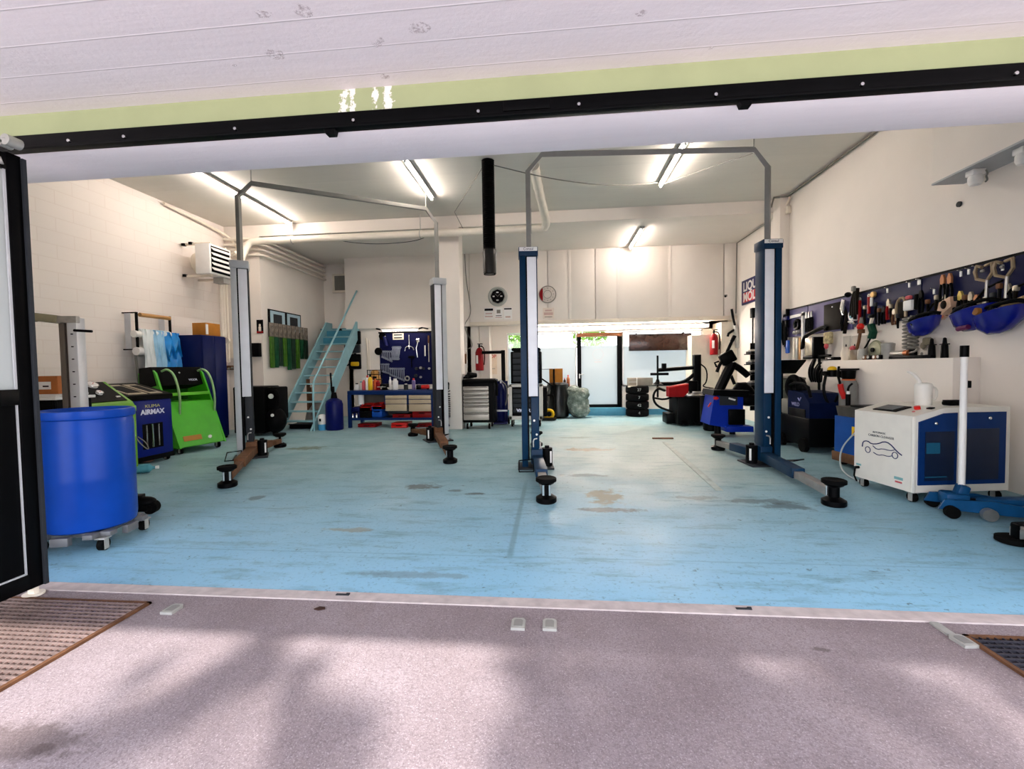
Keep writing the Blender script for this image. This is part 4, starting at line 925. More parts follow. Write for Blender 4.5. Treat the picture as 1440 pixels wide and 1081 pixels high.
def crate(name, lab, px0, px1, py0, py1, m_, dy=.05, dpt=.4, z=None, lid=False, grp=None):
    a, b_ = P_b(px0, py1, dy), P_b(px1, py0, dy); w_ = b_.x-a.x; z0 = a.z if z is None else z; h_ = b_.z-a.z
    t = thing(name, lab, name.replace('_', ' ').split()[-1], ((a.x+b_.x)/2, BY0+dy, z0), 0, grp)
    if lid:
        part('case', m_, t, lambda m: m.span((-w_/2, 0, 0), (w_/2, dpt, h_*.55), .012))
        part('lid', m_, t, lambda m: m.span((-w_/2, 0, h_*.57), (w_/2, dpt, h_), .012))
        part('handle', black, t, lambda m: m.tube([(-.06, 0, h_*.5), (-.05, -.03, h_*.5), (.05, -.03, h_*.5), (.06, 0, h_*.5)], .01))
    else:
        part('shell', m_, t, lambda m: m.prism([(0, h_*.55), (0, 0), (dpt, 0), (dpt, h_), (dpt-.012, h_), (dpt-.012, .012), (.012, .012), (.012, h_*.55)], -w_/2, w_/2, 'x').prism([(0, 0), (dpt, 0), (dpt, h_), (.1, h_), (0, h_*.55)], -w_/2, -w_/2+.012, 'x').prism([(0, 0), (dpt, 0), (dpt, h_), (.1, h_), (0, h_*.55)], w_/2-.012, w_/2, 'x'))
        part('rim', m_, t, lambda m: m.span((-w_/2-.005, -.006, h_*.5), (w_/2+.005, .012, h_*.58)))
    return t
SH = .22
crate('storage_bin', 'bright red open bin standing on the blue box pile under the bench, the left one', 507, 522, 568, 577.5, red, .06)
crate('storage_bin', 'bright red open bin under the bench heaped with parts, right of the other red bin', 524, 537, 567, 575.5, red, .06)
crate('tool_case', 'black tool case below the left red bin under the bench', 506, 522, 577.5, 593.5, black, .06, z=SH, lid=True)
crate('plastic_box', 'dark blue plastic box below the right red bin under the bench', 523, 537, 576, 592, mat('mid_blue_box', '#12459a', .4), .06, z=SH+.01, lid=True)
crate('plastic_box', 'navy plastic box at the left end of the bench shelf', 494, 505, 573, 588, navy, .06, z=SH, lid=True)
crate('tool_case', 'flat dark red tool case at the middle of the bench shelf', 552, 577, 587.5, 592.5, dred, .05, z=SH, lid=True)
crate('tool_case', 'flat black tool case lying on the flat red case below the left drawers', 545, 575, 577, 587, dgrey, .05, z=SH+.1, lid=True)
crate('tool_case', 'larger red tool case at the right end of the bench shelf', 580, 607, 579.5, 592.5, dred, .05, z=SH, lid=True)
crate('tool_case', 'bright red tool case standing on the floor under the bench', 550, 572, 597, 604, red, -.02, z=0, lid=True)
crate('tool_case', 'dark red flat case on the floor under the left end of the bench', 503, 528, 598, 603, dred, .1, z=0, lid=True)
crate('tool_case', 'dark red flat case on the floor under the right end of the bench', 582, 606, 600, 604, dred, .1, z=0, lid=True)
p = P_b(505, 560, .1); t = thing('paper_roll', 'white paper roll standing on the navy box under the left end of the bench', 'roll', (p.x, BY0+.2, P_b(505, 568.5, .2).z))
part('roll', paper, t, lambda m: m.cyl((0, 0, 0), (0, 0, .23), .07, n=20)); part('core', card, t, lambda m: m.cyl((0, 0, .228), (0, 0, .233), .025))
for px, lab in ((495, 'small chrome can at the left end of the bench shelf, the left one of two'), (500.5, 'small chrome can at the left end of the bench shelf, the right one of two')):
    p = P_b(px, 592, -.0); t = thing('metal_can', lab, 'can', (p.x, BY0+.045, SH), 0, 'chrome cans on the bench shelf'); part('can', chrome, t, lambda m: m.lathe([(.02, 0), (.025, .005), (.025, .09), (.018, .1)], (0, 0, 0), 14))
# clutter on the worktop
def bottle(px, base, hgt, r, m_, lab, capm=black, y=10.05, zz=None, name='bottle', cat='bottle', grp='bottles and cans on the workbench', shape=0):
    p = at_y(y, px, base); t = thing(name, lab, cat, (p.x, y, BZ if zz is None else zz), 0, grp)
    if shape == 0: part('body', m_, t, lambda m: m.lathe([(r*.9, 0), (r, .008), (r, hgt*.68), (r*.45, hgt*.82), (r*.4, hgt*.85)], (0, 0, 0), 16)); part('cap', capm, t, lambda m: m.cyl((0, 0, hgt*.85), (0, 0, hgt), r*.45, n=12))
    elif shape == 1: part('body', m_, t, lambda m: m.lathe([(r*.95, 0), (r, .006), (r, hgt*.8), (r*.55, hgt*.86)], (0, 0, 0), 16)); part('cap', capm, t, lambda m: m.cyl((0, 0, hgt*.84), (0, 0, hgt), r*.6, n=12))
    else:
        part('body', m_, t, lambda m: m.lathe([(r*.9, 0), (r, .01), (r, hgt*.6), (r*.4, hgt*.72), (r*.35, hgt*.78)], (0, 0, 0), 16))
        part('trigger', capm, t, lambda m: m.box((-.01, 0, hgt*.88), (r*1.8, .03, hgt*.14), .006).box((-.035, 0, hgt*.8), (.012, .02, hgt*.12)))
    return t
whb = mat('off_white_bottle', '#ddd8cf', .4); orb = mat('orange_bottle', '#d8602a', .4); pinkb = mat('rose_bottle', '#c9545c', .4); tb = mat('teal_bottle_paint', '#6fb0b4', .4)
bl_items = [(502, .16, .05, white, black, 1, 'white can at the left end of the bench top'), (508, .2, .04, whb, tb, 1, 'off white can with teal top on the bench'), (512, .30, .045, pinkb, white, 2, 'rose red spray bottle on the bench'), (517, .34, .045, white, red, 0, 'tall white bottle with red cap on the bench'),
            (521, .36, .05, yellow, black, 0, 'tall yellow bottle at the back of the bench'), (524, .28, .045, cream, orb, 1, 'cream can with orange cap on the bench'), (528, .33, .05, orb, black, 2, 'orange spray bottle on the bench'), (532, .22, .05, dred, red, 1, 'dark red can on the bench'),
            (549, .3, .032, white, white, 0, 'slim white bottle standing before the tool panel'), (556, .26, .065, white, white, 1, 'broad white canister standing before the tool panel'), (582, .26, .04, mat('mauve_can', '#7a6a9c', .4), red, 1, 'mauve can with red cap before the tool panel'),
            (571, .14, .05, dgrey, white, 1, 'squat dark jar with white lid on the bench'), (589, .12, .06, blackm, steel, 1, 'low black tin with steel lid on the bench')]
for px, h_, r, m_, c_, shp, lab in bl_items: bottle(px, 549, h_, r, m_, lab, c_, 10.05+random.uniform(-.1, .1), shape=shp)
p = at_y(10.1, 600, 546); t = thing('red_handled_tool', 'red and black power tool lying at the right end of the bench', 'power tool', (p.x, 10.0, BZ))
part('body', red, t, lambda m: m.box((0, 0, .06), (.2, .08, .09), .03)); part('grip', black, t, lambda m: m.box((.06, 0, .04), (.06, .07, .08), .02)); part('chuck', dgrey, t, lambda m: m.cyl((-.1, 0, .07), (-.18, 0, .07), .03, .015))
p = at_y(9.95, 541, 546); t = thing('bench_vice', 'black bench vice on the worktop left of the white bottles', 'vice', (p.x, 9.95, BZ))
part('base', blackm, t, lambda m: m.cyl((0, 0, 0), (0, 0, .06), .08, .05)); part('jaw', blackm, t, lambda m: m.box((0, .05, .1), (.14, .12, .08), .01).box((0, -.08, .1), (.14, .06, .08), .01)); part('screw', steel, t, lambda m: m.cyl((0, -.2, .08), (0, .05, .08), .015).cyl((-.1, -.2, .08), (.1, -.2, .08), .008))
p = at_y(10.0, 523, 528); t = thing('wire_basket', 'dark wire basket of rags and gloves standing on bottles at the back of the bench', 'basket', (at_y(10.2, 525, 530).x, 10.28, BZ))
part('wire', blackm, t, lambda m: [m.ring((0, 0, z), .17, .008, 'z', 20, 5) for z in (.0, .12, .24, .36, .46)] and [m.cyl((.17*math.cos(a), .17*math.sin(a), 0), (.17*math.cos(a), .17*math.sin(a), .46), .006, n=5) for a in [k*PI/5 for k in range(10)]] and m)
part('contents', mat('mixed_rags', '#b8894a', .8, var=.5, scale=9), t, lambda m: m.ball((0, 0, .2), (.15, .15, .2)).ball((.03, -.05, .4), (.1, .08, .07)))

# dark blue tool panel
PY = UY+.1
a, b_ = at_y(PY, 534, 468), at_y(PY, 611, 540)
pegnavy, nt, b = nodes_of('navy_perforated_panel'); tt = NT(nt)
vor = nt.nodes.new('ShaderNodeTexVoronoi'); vor.inputs['Scale'].default_value = 26; vor.inputs['Randomness'].default_value = 0
nt.links.new(tt.co, vor.inputs['Vector'])
nt.links.new(tt.mix(tt.ramp(vor.outputs['Distance'], [(.18, 1), (.26, 0)]), lin('#070c3a'), lin('#020308')), b.inputs['Base Color']); b.inputs['Roughness'].default_value = .6; b.inputs['Specular IOR Level'].default_value = .1
t = thing('pegboard', 'dark blue perforated tool panel on the wall behind the workbench', 'tool panel', (0, PY, 0))
part('board', pegnavy, t, lambda m: m.span((a.x, -.03, b_.z), (b_.x, 0, a.z)))
part('top_edge', black, t, lambda m: m.span((a.x-.02, -.05, a.z-.02), (b_.x, 0, a.z+.02)))
def wrench(name, lab, loc, L_, w_, m_, rz=0, tilt=0, grp=None, cat='wrench', ringend=True):
    t = thing(name, lab, cat, loc, rz, grp)
    def shaft(m):
        m.box((0, -.008, -L_/2), (w_*.45, .008, L_*.84), .002)
        m.ring((0, -.008, -w_*.45), w_*.42, w_*.16, 'y', 14, 6)
        m.ring((0, -.008, -L_+w_*.45), w_*.42, w_*.17, 'y', 12, 6, PI*.85-PI/2+.3, PI*2.15+PI/2-.3-.0)
    o = part('shank', m_, t, shaft); o.rotation_euler = (0, tilt, 0)
    return t
ws = mat('satin_chrome_tool', '#9fa6b8', .3, .7, var=.1)
def wrow(px0, px1, py0, py1a, py1b, n, what, tilt=0, wd=.05):
    for k in range(n):
        u = k/(n-1); px = px0+(px1-px0)*u
        q0 = at_y(PY-.035, px, py0); q1 = at_y(PY-.035, px, py1a+(py1b-py1a)*u)
        wrench('combination_wrench', 'steel wrench in the panel\'s %s, %s from the left' % (what, ORD[k]), q0, q0.z-q1.z, wd, ws, 0, tilt, 'wrenches on the dark blue panel')
wrow(537.5, 550.5, 493, 503, 509, 6, 'upper left row')
wrow(553, 563, 487, 506, 506, 6, 'slanting upper middle row', tilt=.18, wd=.06)
wrow(537, 546.5, 511, 523, 526, 5, 'lower left row', wd=.045)
wrow(549, 568, 517, 528, 536, 8, 'long lower row')
def pw(px, py): return at_y(PY-.03, px, py)
p = pw(560, 473); t = thing('printed_label', 'white printed sign with two lines at the top of the dark blue panel', 'sign', p)
part('plate', cream, t, lambda m: m.box((0, -.006, 0), (.3, .01, .17), .002))
for z in (.04, -.035): part('line', dgrey, t, lambda m: m.box((0, -.0125, z), (.22, .003, .03)))
p = pw(576, 488); t = thing('pulley_puller', 'chrome three legged puller hanging on the dark blue panel', 'puller', p)
part('screw', chrome, t, lambda m: m.cyl((0, -.03, -.05), (0, -.03, .32), .016)); part('legs', chrome, t, lambda m: m.tube([(-.12, -.03, -.1), (-.1, -.03, .0), (0, -.03, .03), (.1, -.03, .0), (.12, -.03, -.08)], .016, smooth=1))
p = pw(587, 484); t = thing('adjustable_wrench', 'chrome adjustable wrench hanging right of the puller', 'wrench', p)
part('handle', chrome, t, lambda m: m.tube([(.02, -.02, .05), (-.03, -.02, -.1), (0, -.02, -.35)], .018)); part('jaw', chrome, t, lambda m: m.box((.02, -.02, .1), (.08, .02, .1), .006))
p = pw(598, 493); tag(MB().cyl((0, -.02, -.14), (0, -.02, .14), .018, n=10).build('white_handled_bar', white, None, p), 'short white bar hanging at the right of the dark blue panel', 'bar')
p = pw(573, 532); tag(MB().ring((0, -.02, 0), .055, .018, 'y', 20, 8).build('steel_ring', steel, None, p), 'white metal ring hanging low on the dark blue panel', 'ring')
for k, (px, py, r) in enumerate(((586, 518, .04), (592, 517, .035), (596, 518, .03), (604, 518, .03), (585, 528, .045), (592, 530, .03))):
    p = pw(px, py); t = thing('socket_insert', 'metal socket insert on the dark blue panel, %s of the right group' % ORD[k], 'socket', p, 0, 'sockets on the dark blue panel')
    part('cup', steel if k % 2 else dgrey, t, lambda m: m.lathe([(r*.5, -.05), (r, -.05), (r, 0)], (0, 0, 0), 14, 'y'))
p = pw(603, 485); t = thing('extension_bar', 'brown handled extension bar hanging at the right edge of the dark blue panel', 'bar', p)
part('bar', steel, t, lambda m: m.cyl((0, -.02, -.45), (0, -.02, .05), .012)); part('grip', rust, t, lambda m: m.cyl((0, -.02, .05), (0, -.02, .25), .022))
p = pw(579, 503); t = thing('hand_hammer', 'black hammer hanging below the puller on the dark blue panel', 'hammer', p)
part('head', blackm, t, lambda m: m.box((0, -.03, .02), (.16, .05, .06), .01)); part('shaft', blackm, t, lambda m: m.cyl((0, -.03, 0), (0, -.03, -.25), .014))
p = pw(542, 476); t = thing('angle_grinder', 'dark blue angle grinder hanging at the top left of the tool panel', 'grinder', p)
part('body', navy, t, lambda m: m.cyl((0, -.06, .05), (.05, -.06, -.2), .05)); part('disc', blackm, t, lambda m: m.cyl((-.05, -.08, .06), (-.05, -.06, .06), .1, n=24)); part('stud', chrome, t, lambda m: m.ball((.04, -.11, .05), .018))
p = pw(533, 494); tag(MB().cyl((0, -.06, 0), (0, 0, 0), .1, n=24).build('cable_drum', black, None, p), 'round black cable drum on the left edge of the dark blue panel', 'cable drum')
# hanging bags and kit left of the panel
def hang(px0, px1, py0, py1, name, lab, m_, cat, y=PY, dp=.12, grp=None):
    a, b_ = at_y(y, px0, py0), at_y(y, px1, py1); w_, h_ = b_.x-a.x, a.z-b_.z
    t = thing(name, lab, cat, ((a.x+b_.x)/2, y, b_.z), 0, grp)
    part('body', m_, t, lambda m: m.box((0, -dp/2, h_/2), (w_, dp, h_), .03)); part('hook', blackm, t, lambda m: m.box((0, -.03, h_+.01), (.05, .06, .03), .004))
    return t, w_, h_
t, w_, h_ = hang(485.5, 508.5, 466, 484, 'tool_bag', 'upper black bag hanging on the wall between stairs and tool panel', black, 'bag', grp='black bags by the stairs'); part('tag', gc, t, lambda m: m.box((.08, -.123, h_*.75), (.1, .005, .03)))
t, w_, h_ = hang(486, 508, 485, 496, 'tool_bag', 'lower black bag hanging on the wall between stairs and tool panel', dgrey, 'bag', grp='black bags by the stairs')
part('buckle', chrome, t, lambda m: m.box((-.15, -.123, h_*.9), (.03, .008, .03)))
part('buckle', chrome, t, lambda m: m.box((.15, -.123, h_*.9), (.03, .008, .03)))
t, w_, h_ = hang(492, 509, 498, 519, 'ear_defenders', 'black and yellow tangle of straps and ear defenders below the black bags', black, 'ear defenders', dp=.1)
part('yellow_cup', yellow, t, lambda m: m.box((.03, -.13, h_*.35), (w_*.7, .06, h_*.28), .03)); part('strap', black, t, lambda m: m.tube([(-w_*.5, -.06, h_*.8), (-w_*.9, -.06, h_*.5), (-w_*.7, -.06, h_*.2), (-w_*.3, -.06, h_*.5)], .018, smooth=1))
p = at_y(PY, 481, 470); tag(MB().box((0, -.07, 0), (.14, .14, .3), .04).build('black_speaker', black, None, p), 'small black box on the wall edge at the head of the stairs', 'box')
tag(MB().tube([(at_y(PY-.02, 515, 475)), (at_y(PY-.02, 517, 500)), (at_y(PY-.02, 517, 520))], .02, 6).tube([(at_y(PY-.02, 519, 478)), (at_y(PY-.02, 520, 521))], .012, 6).build('wall_conduit', cream), 'cream twin cable conduit running down to the bench', 'conduit')

# pillar: spiral air hose and its reel
p = at_y(9.39, 635, 545)
t = thing('spiral_air_hose', 'black spiral air hose hanging down the left side of the white pillar', 'air hose', (-2.30, 9.36, 0))
z0 = at_y(9.36, 637, 541).z
part('valve', black, t, lambda m: m.box((0, 0, z0-.02), (.1, .06, .16), .02).cyl((-.05, 0, z0+.12), (-.05, 0, z0+.3), .03).box((.03, -.02, z0+.02), (.06, .05, .07), .02))
def coil(m):
    n = 190; pts = []
    for k in range(n):
        u = k/(n-1); a = u*2*PI*13; zz = z0-.12-(z0-.12-.28)*(u**.8)
        pts.append((.01+.06*math.cos(a), .05*math.sin(a)-.02, zz))
    m.tube(pts, .009, 5)
part('coil', black, t, coil)
part('tail', navy, t, lambda m: m.tube([(.0, 0, .3), (-.02, -.02, .15), (.02, -.03, .07)], .04, smooth=1))
tag(MB().tube([(-1.93, 9.6, at_y(9.6, 651, 498).z), (-1.92, 9.55, at_y(9.6, 651, 505).z), (-1.93, 9.6, at_y(9.6, 651, 511).z)], .02, 6).build('wall_hook', rust), 'rusty brown hook on the right edge of the pillar', 'hook')

# ------------------------------------------------------------------ tool cabinets right of the pillar
def PQ(px, py, y): return at_y(y, px, py)
a, b_ = PQ(652.5, 602, 9.42), PQ(688, 602, 9.42); w_ = b_.x-a.x; zt = PQ(670, 537, 9.42).z
dg = mat('silver_drawer_front', '#b3aca2', .4, .35, var=.05)
t = thing('tool_trolley', 'black tool trolley with silver drawers standing right of the pillar', 'tool trolley', ((a.x+b_.x)/2, 9.4, 0))
part('carcass', black, t, lambda m: m.span((-w_/2-.02, .03, .14), (w_/2+.1, .55, zt+.06), .02))
zs = [PQ(670, q, 9.4).z for q in (543, 549.5, 555.5, 561, 566, 571, 581, 591)]
for q0, q1 in zip(zs, zs[1:]):
    d_ = part('drawer', dg, t, lambda m: m.span((-w_/2, .0, q1+.006), (w_/2, .035, q0-.006), .008))
    part('pull', black, d_, lambda m: m.span((-w_/2+.02, -.006, q0-.03), (w_/2-.02, .004, q0-.02), .002))
part('top_tray', black, t, lambda m: m.span((-w_/2-.02, -.01, zt-.02), (w_/2+.14, .57, zt+.05), .03))
part('side_handle', black, t, lambda m: m.tube([(w_/2+.1, .05, zt+.04), (w_/2+.17, .05, zt), (w_/2+.17, .05, zt-.3)], .03, smooth=1))
for q in ((-w_/2+.07, .08), (w_/2-.0, .08), (-w_/2+.07, .5), (w_/2, .5)): caster(t, q[0], q[1], .06, .14)
for px, lab, m_, r in ((656, 'chrome power tool lying on the silver drawer trolley', chrome, .07), (664, 'black impact gun lying on the silver drawer trolley', black, .09)):
    p = PQ(px, 535, 9.6); t = thing('hand_power_tool', lab, 'power tool', (p.x, 9.6, zt+.05), random.random(), 'tools on the silver drawer trolley')
    part('body', m_, t, lambda m: m.cyl((-.1, 0, r), (.1, 0, r), r*.8, r*.55)); part('grip', dgrey, t, lambda m: m.box((.02, .05, r*.6), (.06, .14, .05), .02))
# red extinguishers
def extinguisher(lab, loc, rz=0, s=1.0, dark=False):
    t = thing('fire_extinguisher', lab, 'fire extinguisher', loc, rz, 'red fire extinguishers')
    rm = mat('extinguisher_red', '#860d14', .35, var=.08)
    part('cylinder', rm, t, lambda m: m.lathe([(.07*s, 0), (.085*s, .01), (.085*s, .38*s), (.06*s, .45*s), (.03*s, .48*s)], (0, -.1, 0), 22))
    part('label', paper, t, lambda m: m.prism([(.088*s*math.cos(q), -.1+.088*s*math.sin(q)) for q in [PI*1.25+.1*k for k in range(6)]]+[(.08*s*math.cos(PI*1.5), -.1+.08*s*math.sin(PI*1.5))], .15*s, .32*s, 'z'))
    part('valve', blackm, t, lambda m: m.cyl((0, -.1, .47*s), (0, -.1, .55*s), .02).box((.02, -.1, .56*s), (.14, .03, .02), .004).box((.02, -.1, .52*s), (.12, .03, .015), .004))
    part('hose', black, t, lambda m: m.tube([(0, -.12, .52*s), (.1*s, -.14, .5*s), (.12*s, -.14, .3*s), (.1*s, -.14, .12*s)], .014, smooth=2))
    part('bracket', dgrey, t, lambda m: m.box((0, -.012, .25*s), (.08, .02, .3)))
p = PQ(675.5, 521, GY-.4); extinguisher('red fire extinguisher on the wall above the silver drawer trolley', (p.x, 11.79, p.z), 0, 1.25)
p = PQ(684, 500, 11.95); t = thing('wall_notice', 'pale notice with a red heading on the wall beside the left extinguisher', 'notice', (PQ(690, 510, GY).x, GY, PQ(690, 508, GY).z))
part('sheet', mat('pale_peach_sheet', '#e6d6c4', .7), t, lambda m: m.box((0, -.005, -.08), (.35, .008, .55)))
text('lettering', 'STOP', .13, mat('red_print', '#b5251c', .6), t, (0, -.0105, .13), bold=.002)
part('line', gc, t, lambda m: m.box((0, -.0095, -.2), (.25, .002, .012)))
# black post frame, blue bottle trolley
t = thing('pipe_stand', 'black pipe stand with horizontal bar before the rear wall', 'stand', (PQ(709, 590, 11.6).x, 11.6, 0))
zt2 = PQ(706, 495, 11.6).z
part('post', blackm, t, lambda m: m.span((-.05, -.04, 0), (.05, .04, zt2+.05), .01)); part('bar', blackm, t, lambda m: m.cyl((-.55, 0, zt2), (0, 0, zt2), .04)); part('foot', blackm, t, lambda m: m.span((-.2, -.2, 0), (.2, .2, .03)))
t = thing('gas_bottle_trolley', 'navy gas bottle on a trolley between the two tool trolleys', 'gas bottle', (PQ(705, 598, 10.2).x, 10.2, 0))
part('bottle', navy, t, lambda m: m.lathe([(.09, .08), (.1, .1), (.1, .78), (.07, .9), (.03, .95)], (0, 0, 0), 20)); part('valve', chrome, t, lambda m: m.cyl((0, 0, .94), (0, 0, 1.03), .02).box((0, 0, 1.0), (.08, .03, .03)))
part('trolley', navy, t, lambda m: m.span((-.15, .08, .03), (.15, .11, 1.0), .005).span((-.15, -.14, .03), (.15, .12, .06)))
part('cross_bar', alu, t, lambda m: m.box((0, -.12, .33), (.32, .02, .04), .004)); part('hose', gc, t, lambda m: m.tube([(.02, -.05, 1.0), (.16, -.1, .9), (.16, -.12, .6), (.1, -.12, .4), (.18, -.1, .7)], .015, smooth=2))
for q in (-.17, .17): part('wheel', rubber, t, lambda m: m.cyl((q-.02, .08, .07), (q+.02, .08, .07), .07, n=16))
# tall black chest on white framed trolley
a, b_ = PQ(716, 600, 9.75), PQ(745, 600, 9.75); w_ = b_.x-a.x+.28; xc = a.x+w_/2; zm = PQ(725, 541, 9.75).z; zt3 = PQ(725, 489, 9.75).z
t = thing('roller_cabinet', 'white framed black roller cabinet half hidden by the blue lift post', 'tool cabinet', (xc, 9.75, 0))
part('frame', mat('pale_cabinet_frame', '#c9c6bf', .45), t, lambda m: m.span((-w_/2, .02, .16), (-w_/2+.07, .5, zm), .008).span((w_/2-.07, .02, .16), (w_/2, .5, zm), .008).span((-w_/2, .02, .16), (w_/2, .5, .24), .008).span((-w_/2, .02, zm-.05), (w_/2, .5, zm), .008))
part('back', black, t, lambda m: m.span((-w_/2+.05, .06, .2), (w_/2-.05, .48, zm-.03)))
for k in range(5):
    z = zm-.1-k*.105; part('drawer', dgrey, t, lambda m: m.span((-w_/2+.09, .03, z-.09), (w_/2-.09, .07, z), .006))
part('bottom_panel', black, t, lambda m: m.span((-w_/2+.09, .03, .26), (w_/2-.09, .06, zm-.62), .004))
text('lettering', 'VIGOR', .1, mat('white_print', '#e6e8ff', .5), t, (-w_/2+.32, .028, .36), bold=.004)
for q in ((-w_/2+.06, .1), (w_/2-.06, .1), (-w_/2+.06, .42), (w_/2-.06, .42)): caster(t, q[0], q[1], .07, .16)
t = thing('tool_chest', 'black top chest standing on the white framed roller cabinet', 'tool chest', (xc+.02, 9.78, zm))
part('case', black, t, lambda m: m.span((-w_/2+.03, 0, .02), (w_/2-.03, .4, zt3-zm-.08), .02)); part('lid', black, t, lambda m: m.span((-w_/2+.05, -.02, zt3-zm-.07), (w_/2-.05, .42, zt3-zm), .03))
for k in range(5): part('drawer', dgrey, t, lambda m: m.span((-w_/2+.08, -.012, .07+k*.13), (w_/2-.08, .005, .18+k*.13), .006))
part('handle', paper, t, lambda m: m.box((.05, -.03, zt3-zm-.05), (.28, .02, .03), .004))
# sack truck with parts, plastic bag, boxes under the left window
tx = PQ(771, 590, 11.0).x
t = thing('sack_truck', 'black sack truck with a yellow wheel parked below the left rear window', 'sack truck', (tx, 11.0, 0))
part('frame', blackm, t, lambda m: m.tube([(-.28, .25, .12), (-.28, .25, 1.25), (.15, .25, 1.25), (.15, .25, .12)], .025, 8).cyl((-.28, .25, 1.1), (.15, .25, .8), .02).cyl((-.28, .25, .6), (.15, .25, .6), .018).span((-.25, -.15, .03), (.2, .25, .06)))
w1 = part('wheel', yellow, t, lambda m: m.ring((.02, .1, .14), .1, .04, 'y', 22, 8)); part('hub', black, w1, lambda m: m.cyl((.02, .06, .14), (.02, .14, .14), .055, n=16))
part('load', black, t, lambda m: m.span((-.3, -.1, .1), (-.02, .2, .82), .03))
def crumple(m, a):
    for v in m.b.verts:
        n = math.sin(v.co.x*23+v.co.z*13)*math.sin(v.co.z*19+v.co.y*27); v.co += Vector((n*a, n*a, 0))
bx_ = PQ(786, 590, 11.3)
t = thing('refuse_sack', 'bulging black refuse sack standing under the cardboard box by the left window', 'sack', (bx_.x-.02, 11.58, 0))
part('sack', mat('black_sack_film', '#0c0e0d', .3, var=.3, scale=5, bump=.6), t, lambda m: m.lathe([(.2, 0), (.27, .05), (.29, .2), (.25, .4), (.28, .58), (.24, .72), (.27, .86), (.2, .9), (.05, .89)], (0, 0, 0), 18) and crumple(m, .02))
a, b_ = PQ(774, 540, 11.4), PQ(791, 518, 11.4)
t = thing('cardboard_box', 'open orange brown cardboard box on the black sack below the left rear window', 'box', ((a.x+b_.x)/2-.01, 11.58, .905))
hh = b_.z-.905
part('box', mat('amber_cardboard', '#b4731f', .75, var=.1), t, lambda m: m.span((-.17, -.13, 0), (.17, .13, hh), .004)); part('seam', card, t, lambda m: m.span((-.15, -.133, hh*.68), (.15, -.129, hh*.7)))
p = PQ(808, 583, 11.55); t = thing('plastic_bag', 'big crumpled translucent grey green plastic bag of bottles beside the rear door', 'plastic bag', (p.x+.07, 11.6, 0))
bagm, nt, b = nodes_of('crumpled_plastic_bag'); tt = NT(nt)
nt.links.new(tt.ramp(tt.noise(6, 6, .7), [(.3, lin('#3f4d45')), (.55, lin('#7d8b81')), (.75, lin('#c2cac2'))]), b.inputs['Base Color']); b.inputs['Roughness'].default_value = .25
tt.bump(tt.noise(7, 6, .7), 1.0, .08, b)
def bag(m):
    m.ball((0, 0, .38), (.3, .24, .38), 28, 20).ball((.12, -.05, .6), (.2, .17, .17), 20, 14).ball((-.1, -.02, .66), (.18, .16, .16), 20, 14).ball((.06, -.08, .2), (.27, .2, .2), 20, 14)
    for v in m.b.verts:
        n = math.sin(v.co.x*31+v.co.z*17)*math.sin(v.co.z*29+v.co.y*23); v.co += Vector((n*.018, n*.02, max(0, n*.012)))
part('bag', bagm, t, bag)
for px, r, h_, m_, lab in ((794, .035, .22, mat('dark_bottle_glass', '#3a2a22', .2), 'dark bottle on the window sill left of the rear door'), (799, .045, .3, mat('amber_bottle', '#9a5a34', .3), 'amber bottle with pink cap on the window sill left of the rear door')):
    bottle(px, 541, h_, r, m_, lab, pinkb, 12.17, .785, grp='bottles on the rear sill')
# tyres under the right window
def tyre(name, lab, loc, R_, W_, grp, axis='z'):
    t = thing(name, lab, 'tyre', loc, 0, grp)
    def f(m):
        prof = [(R_*.62, 0), (R_*.7, -.004), (R_*.95, .01), (R_, W_*.2), (R_*1.005, W_*.5), (R_, W_*.8), (R_*.95, W_-.01), (R_*.7, W_+.004), (R_*.62, W_), (R_*.6, W_*.5), (R_*.62, 0)]
        rings = []
        for r, z in prof[:-1]:
            rings.append([m.b.verts.new((r*math.cos(2*PI*k/32), r*math.sin(2*PI*k/32), z)) for k in range(32)])
        for A, B in zip(rings, rings[1:]+rings[:1]):
            for k in range(32): m.b.faces.new((A[k], A[(k+1) % 32], B[(k+1) % 32], B[k]))
    part('carcass', mat('tyre_rubber', '#0d0d0e', .75, var=.4, scale=25, bump=.3), t, f)
    return t
p = PQ(896.5, 583, 11.85)
for k, nm in enumerate(('bottom', 'second', 'third', 'top')):
    t = tyre('car_tyre', 'black tyre under the right rear window, %s of the stack of four' % (nm+(' from below' if k in (1, 2) else '')), (p.x, 11.88, .002+k*.196), .29, .192, 'stacked tyres by the rear door')
    text('chalk_mark', ('4', '42', '7', '27')[k], .1, mat('chalk_white', '#b9bdb9', .8), t, (0, -.2925, .1))
a = PQ(883, 541, 11.9); b_ = PQ(916, 529, 11.9)
t = thing('grey_crate', 'flat grey taped carton lying on top of the tyre stack', 'carton', ((a.x+b_.x)/2, 11.88, .793))
part('box', mat('grey_carton', '#9b9286', .7, var=.1), t, lambda m: m.span((-.3, -.15, 0), (.3, .15, .2), .004))
part('tape', paper, t, lambda m: m.span((-.11, -.154, .0), (-.09, -.15, .2)).span((-.3, -.154, .09), (-.1, -.15, .1)))
part('flap', cream, t, lambda m: m.box((-.22, -.17, -.02), (.22, .05, .04), .004))
a, b_ = PQ(884, 470, 12.1), PQ(972, 492, 12.1)
t = thing('dark_wall_panel', 'long dark brown glossy panel hanging across the top of the right rear window', 'panel', ((a.x+b_.x)/2, 12.08, (a.z+b_.z)/2))
part('panel', mat('dark_brown_gloss', '#2a1a14', .2, var=.2), t, lambda m: m.box((0, 0, 0), (b_.x-a.x, .06, a.z-b_.z), .01))
for q in (-.6, .6): part('bracket', blackm, t, lambda m: m.box((q, .05, .1), (.04, .1, .3)))
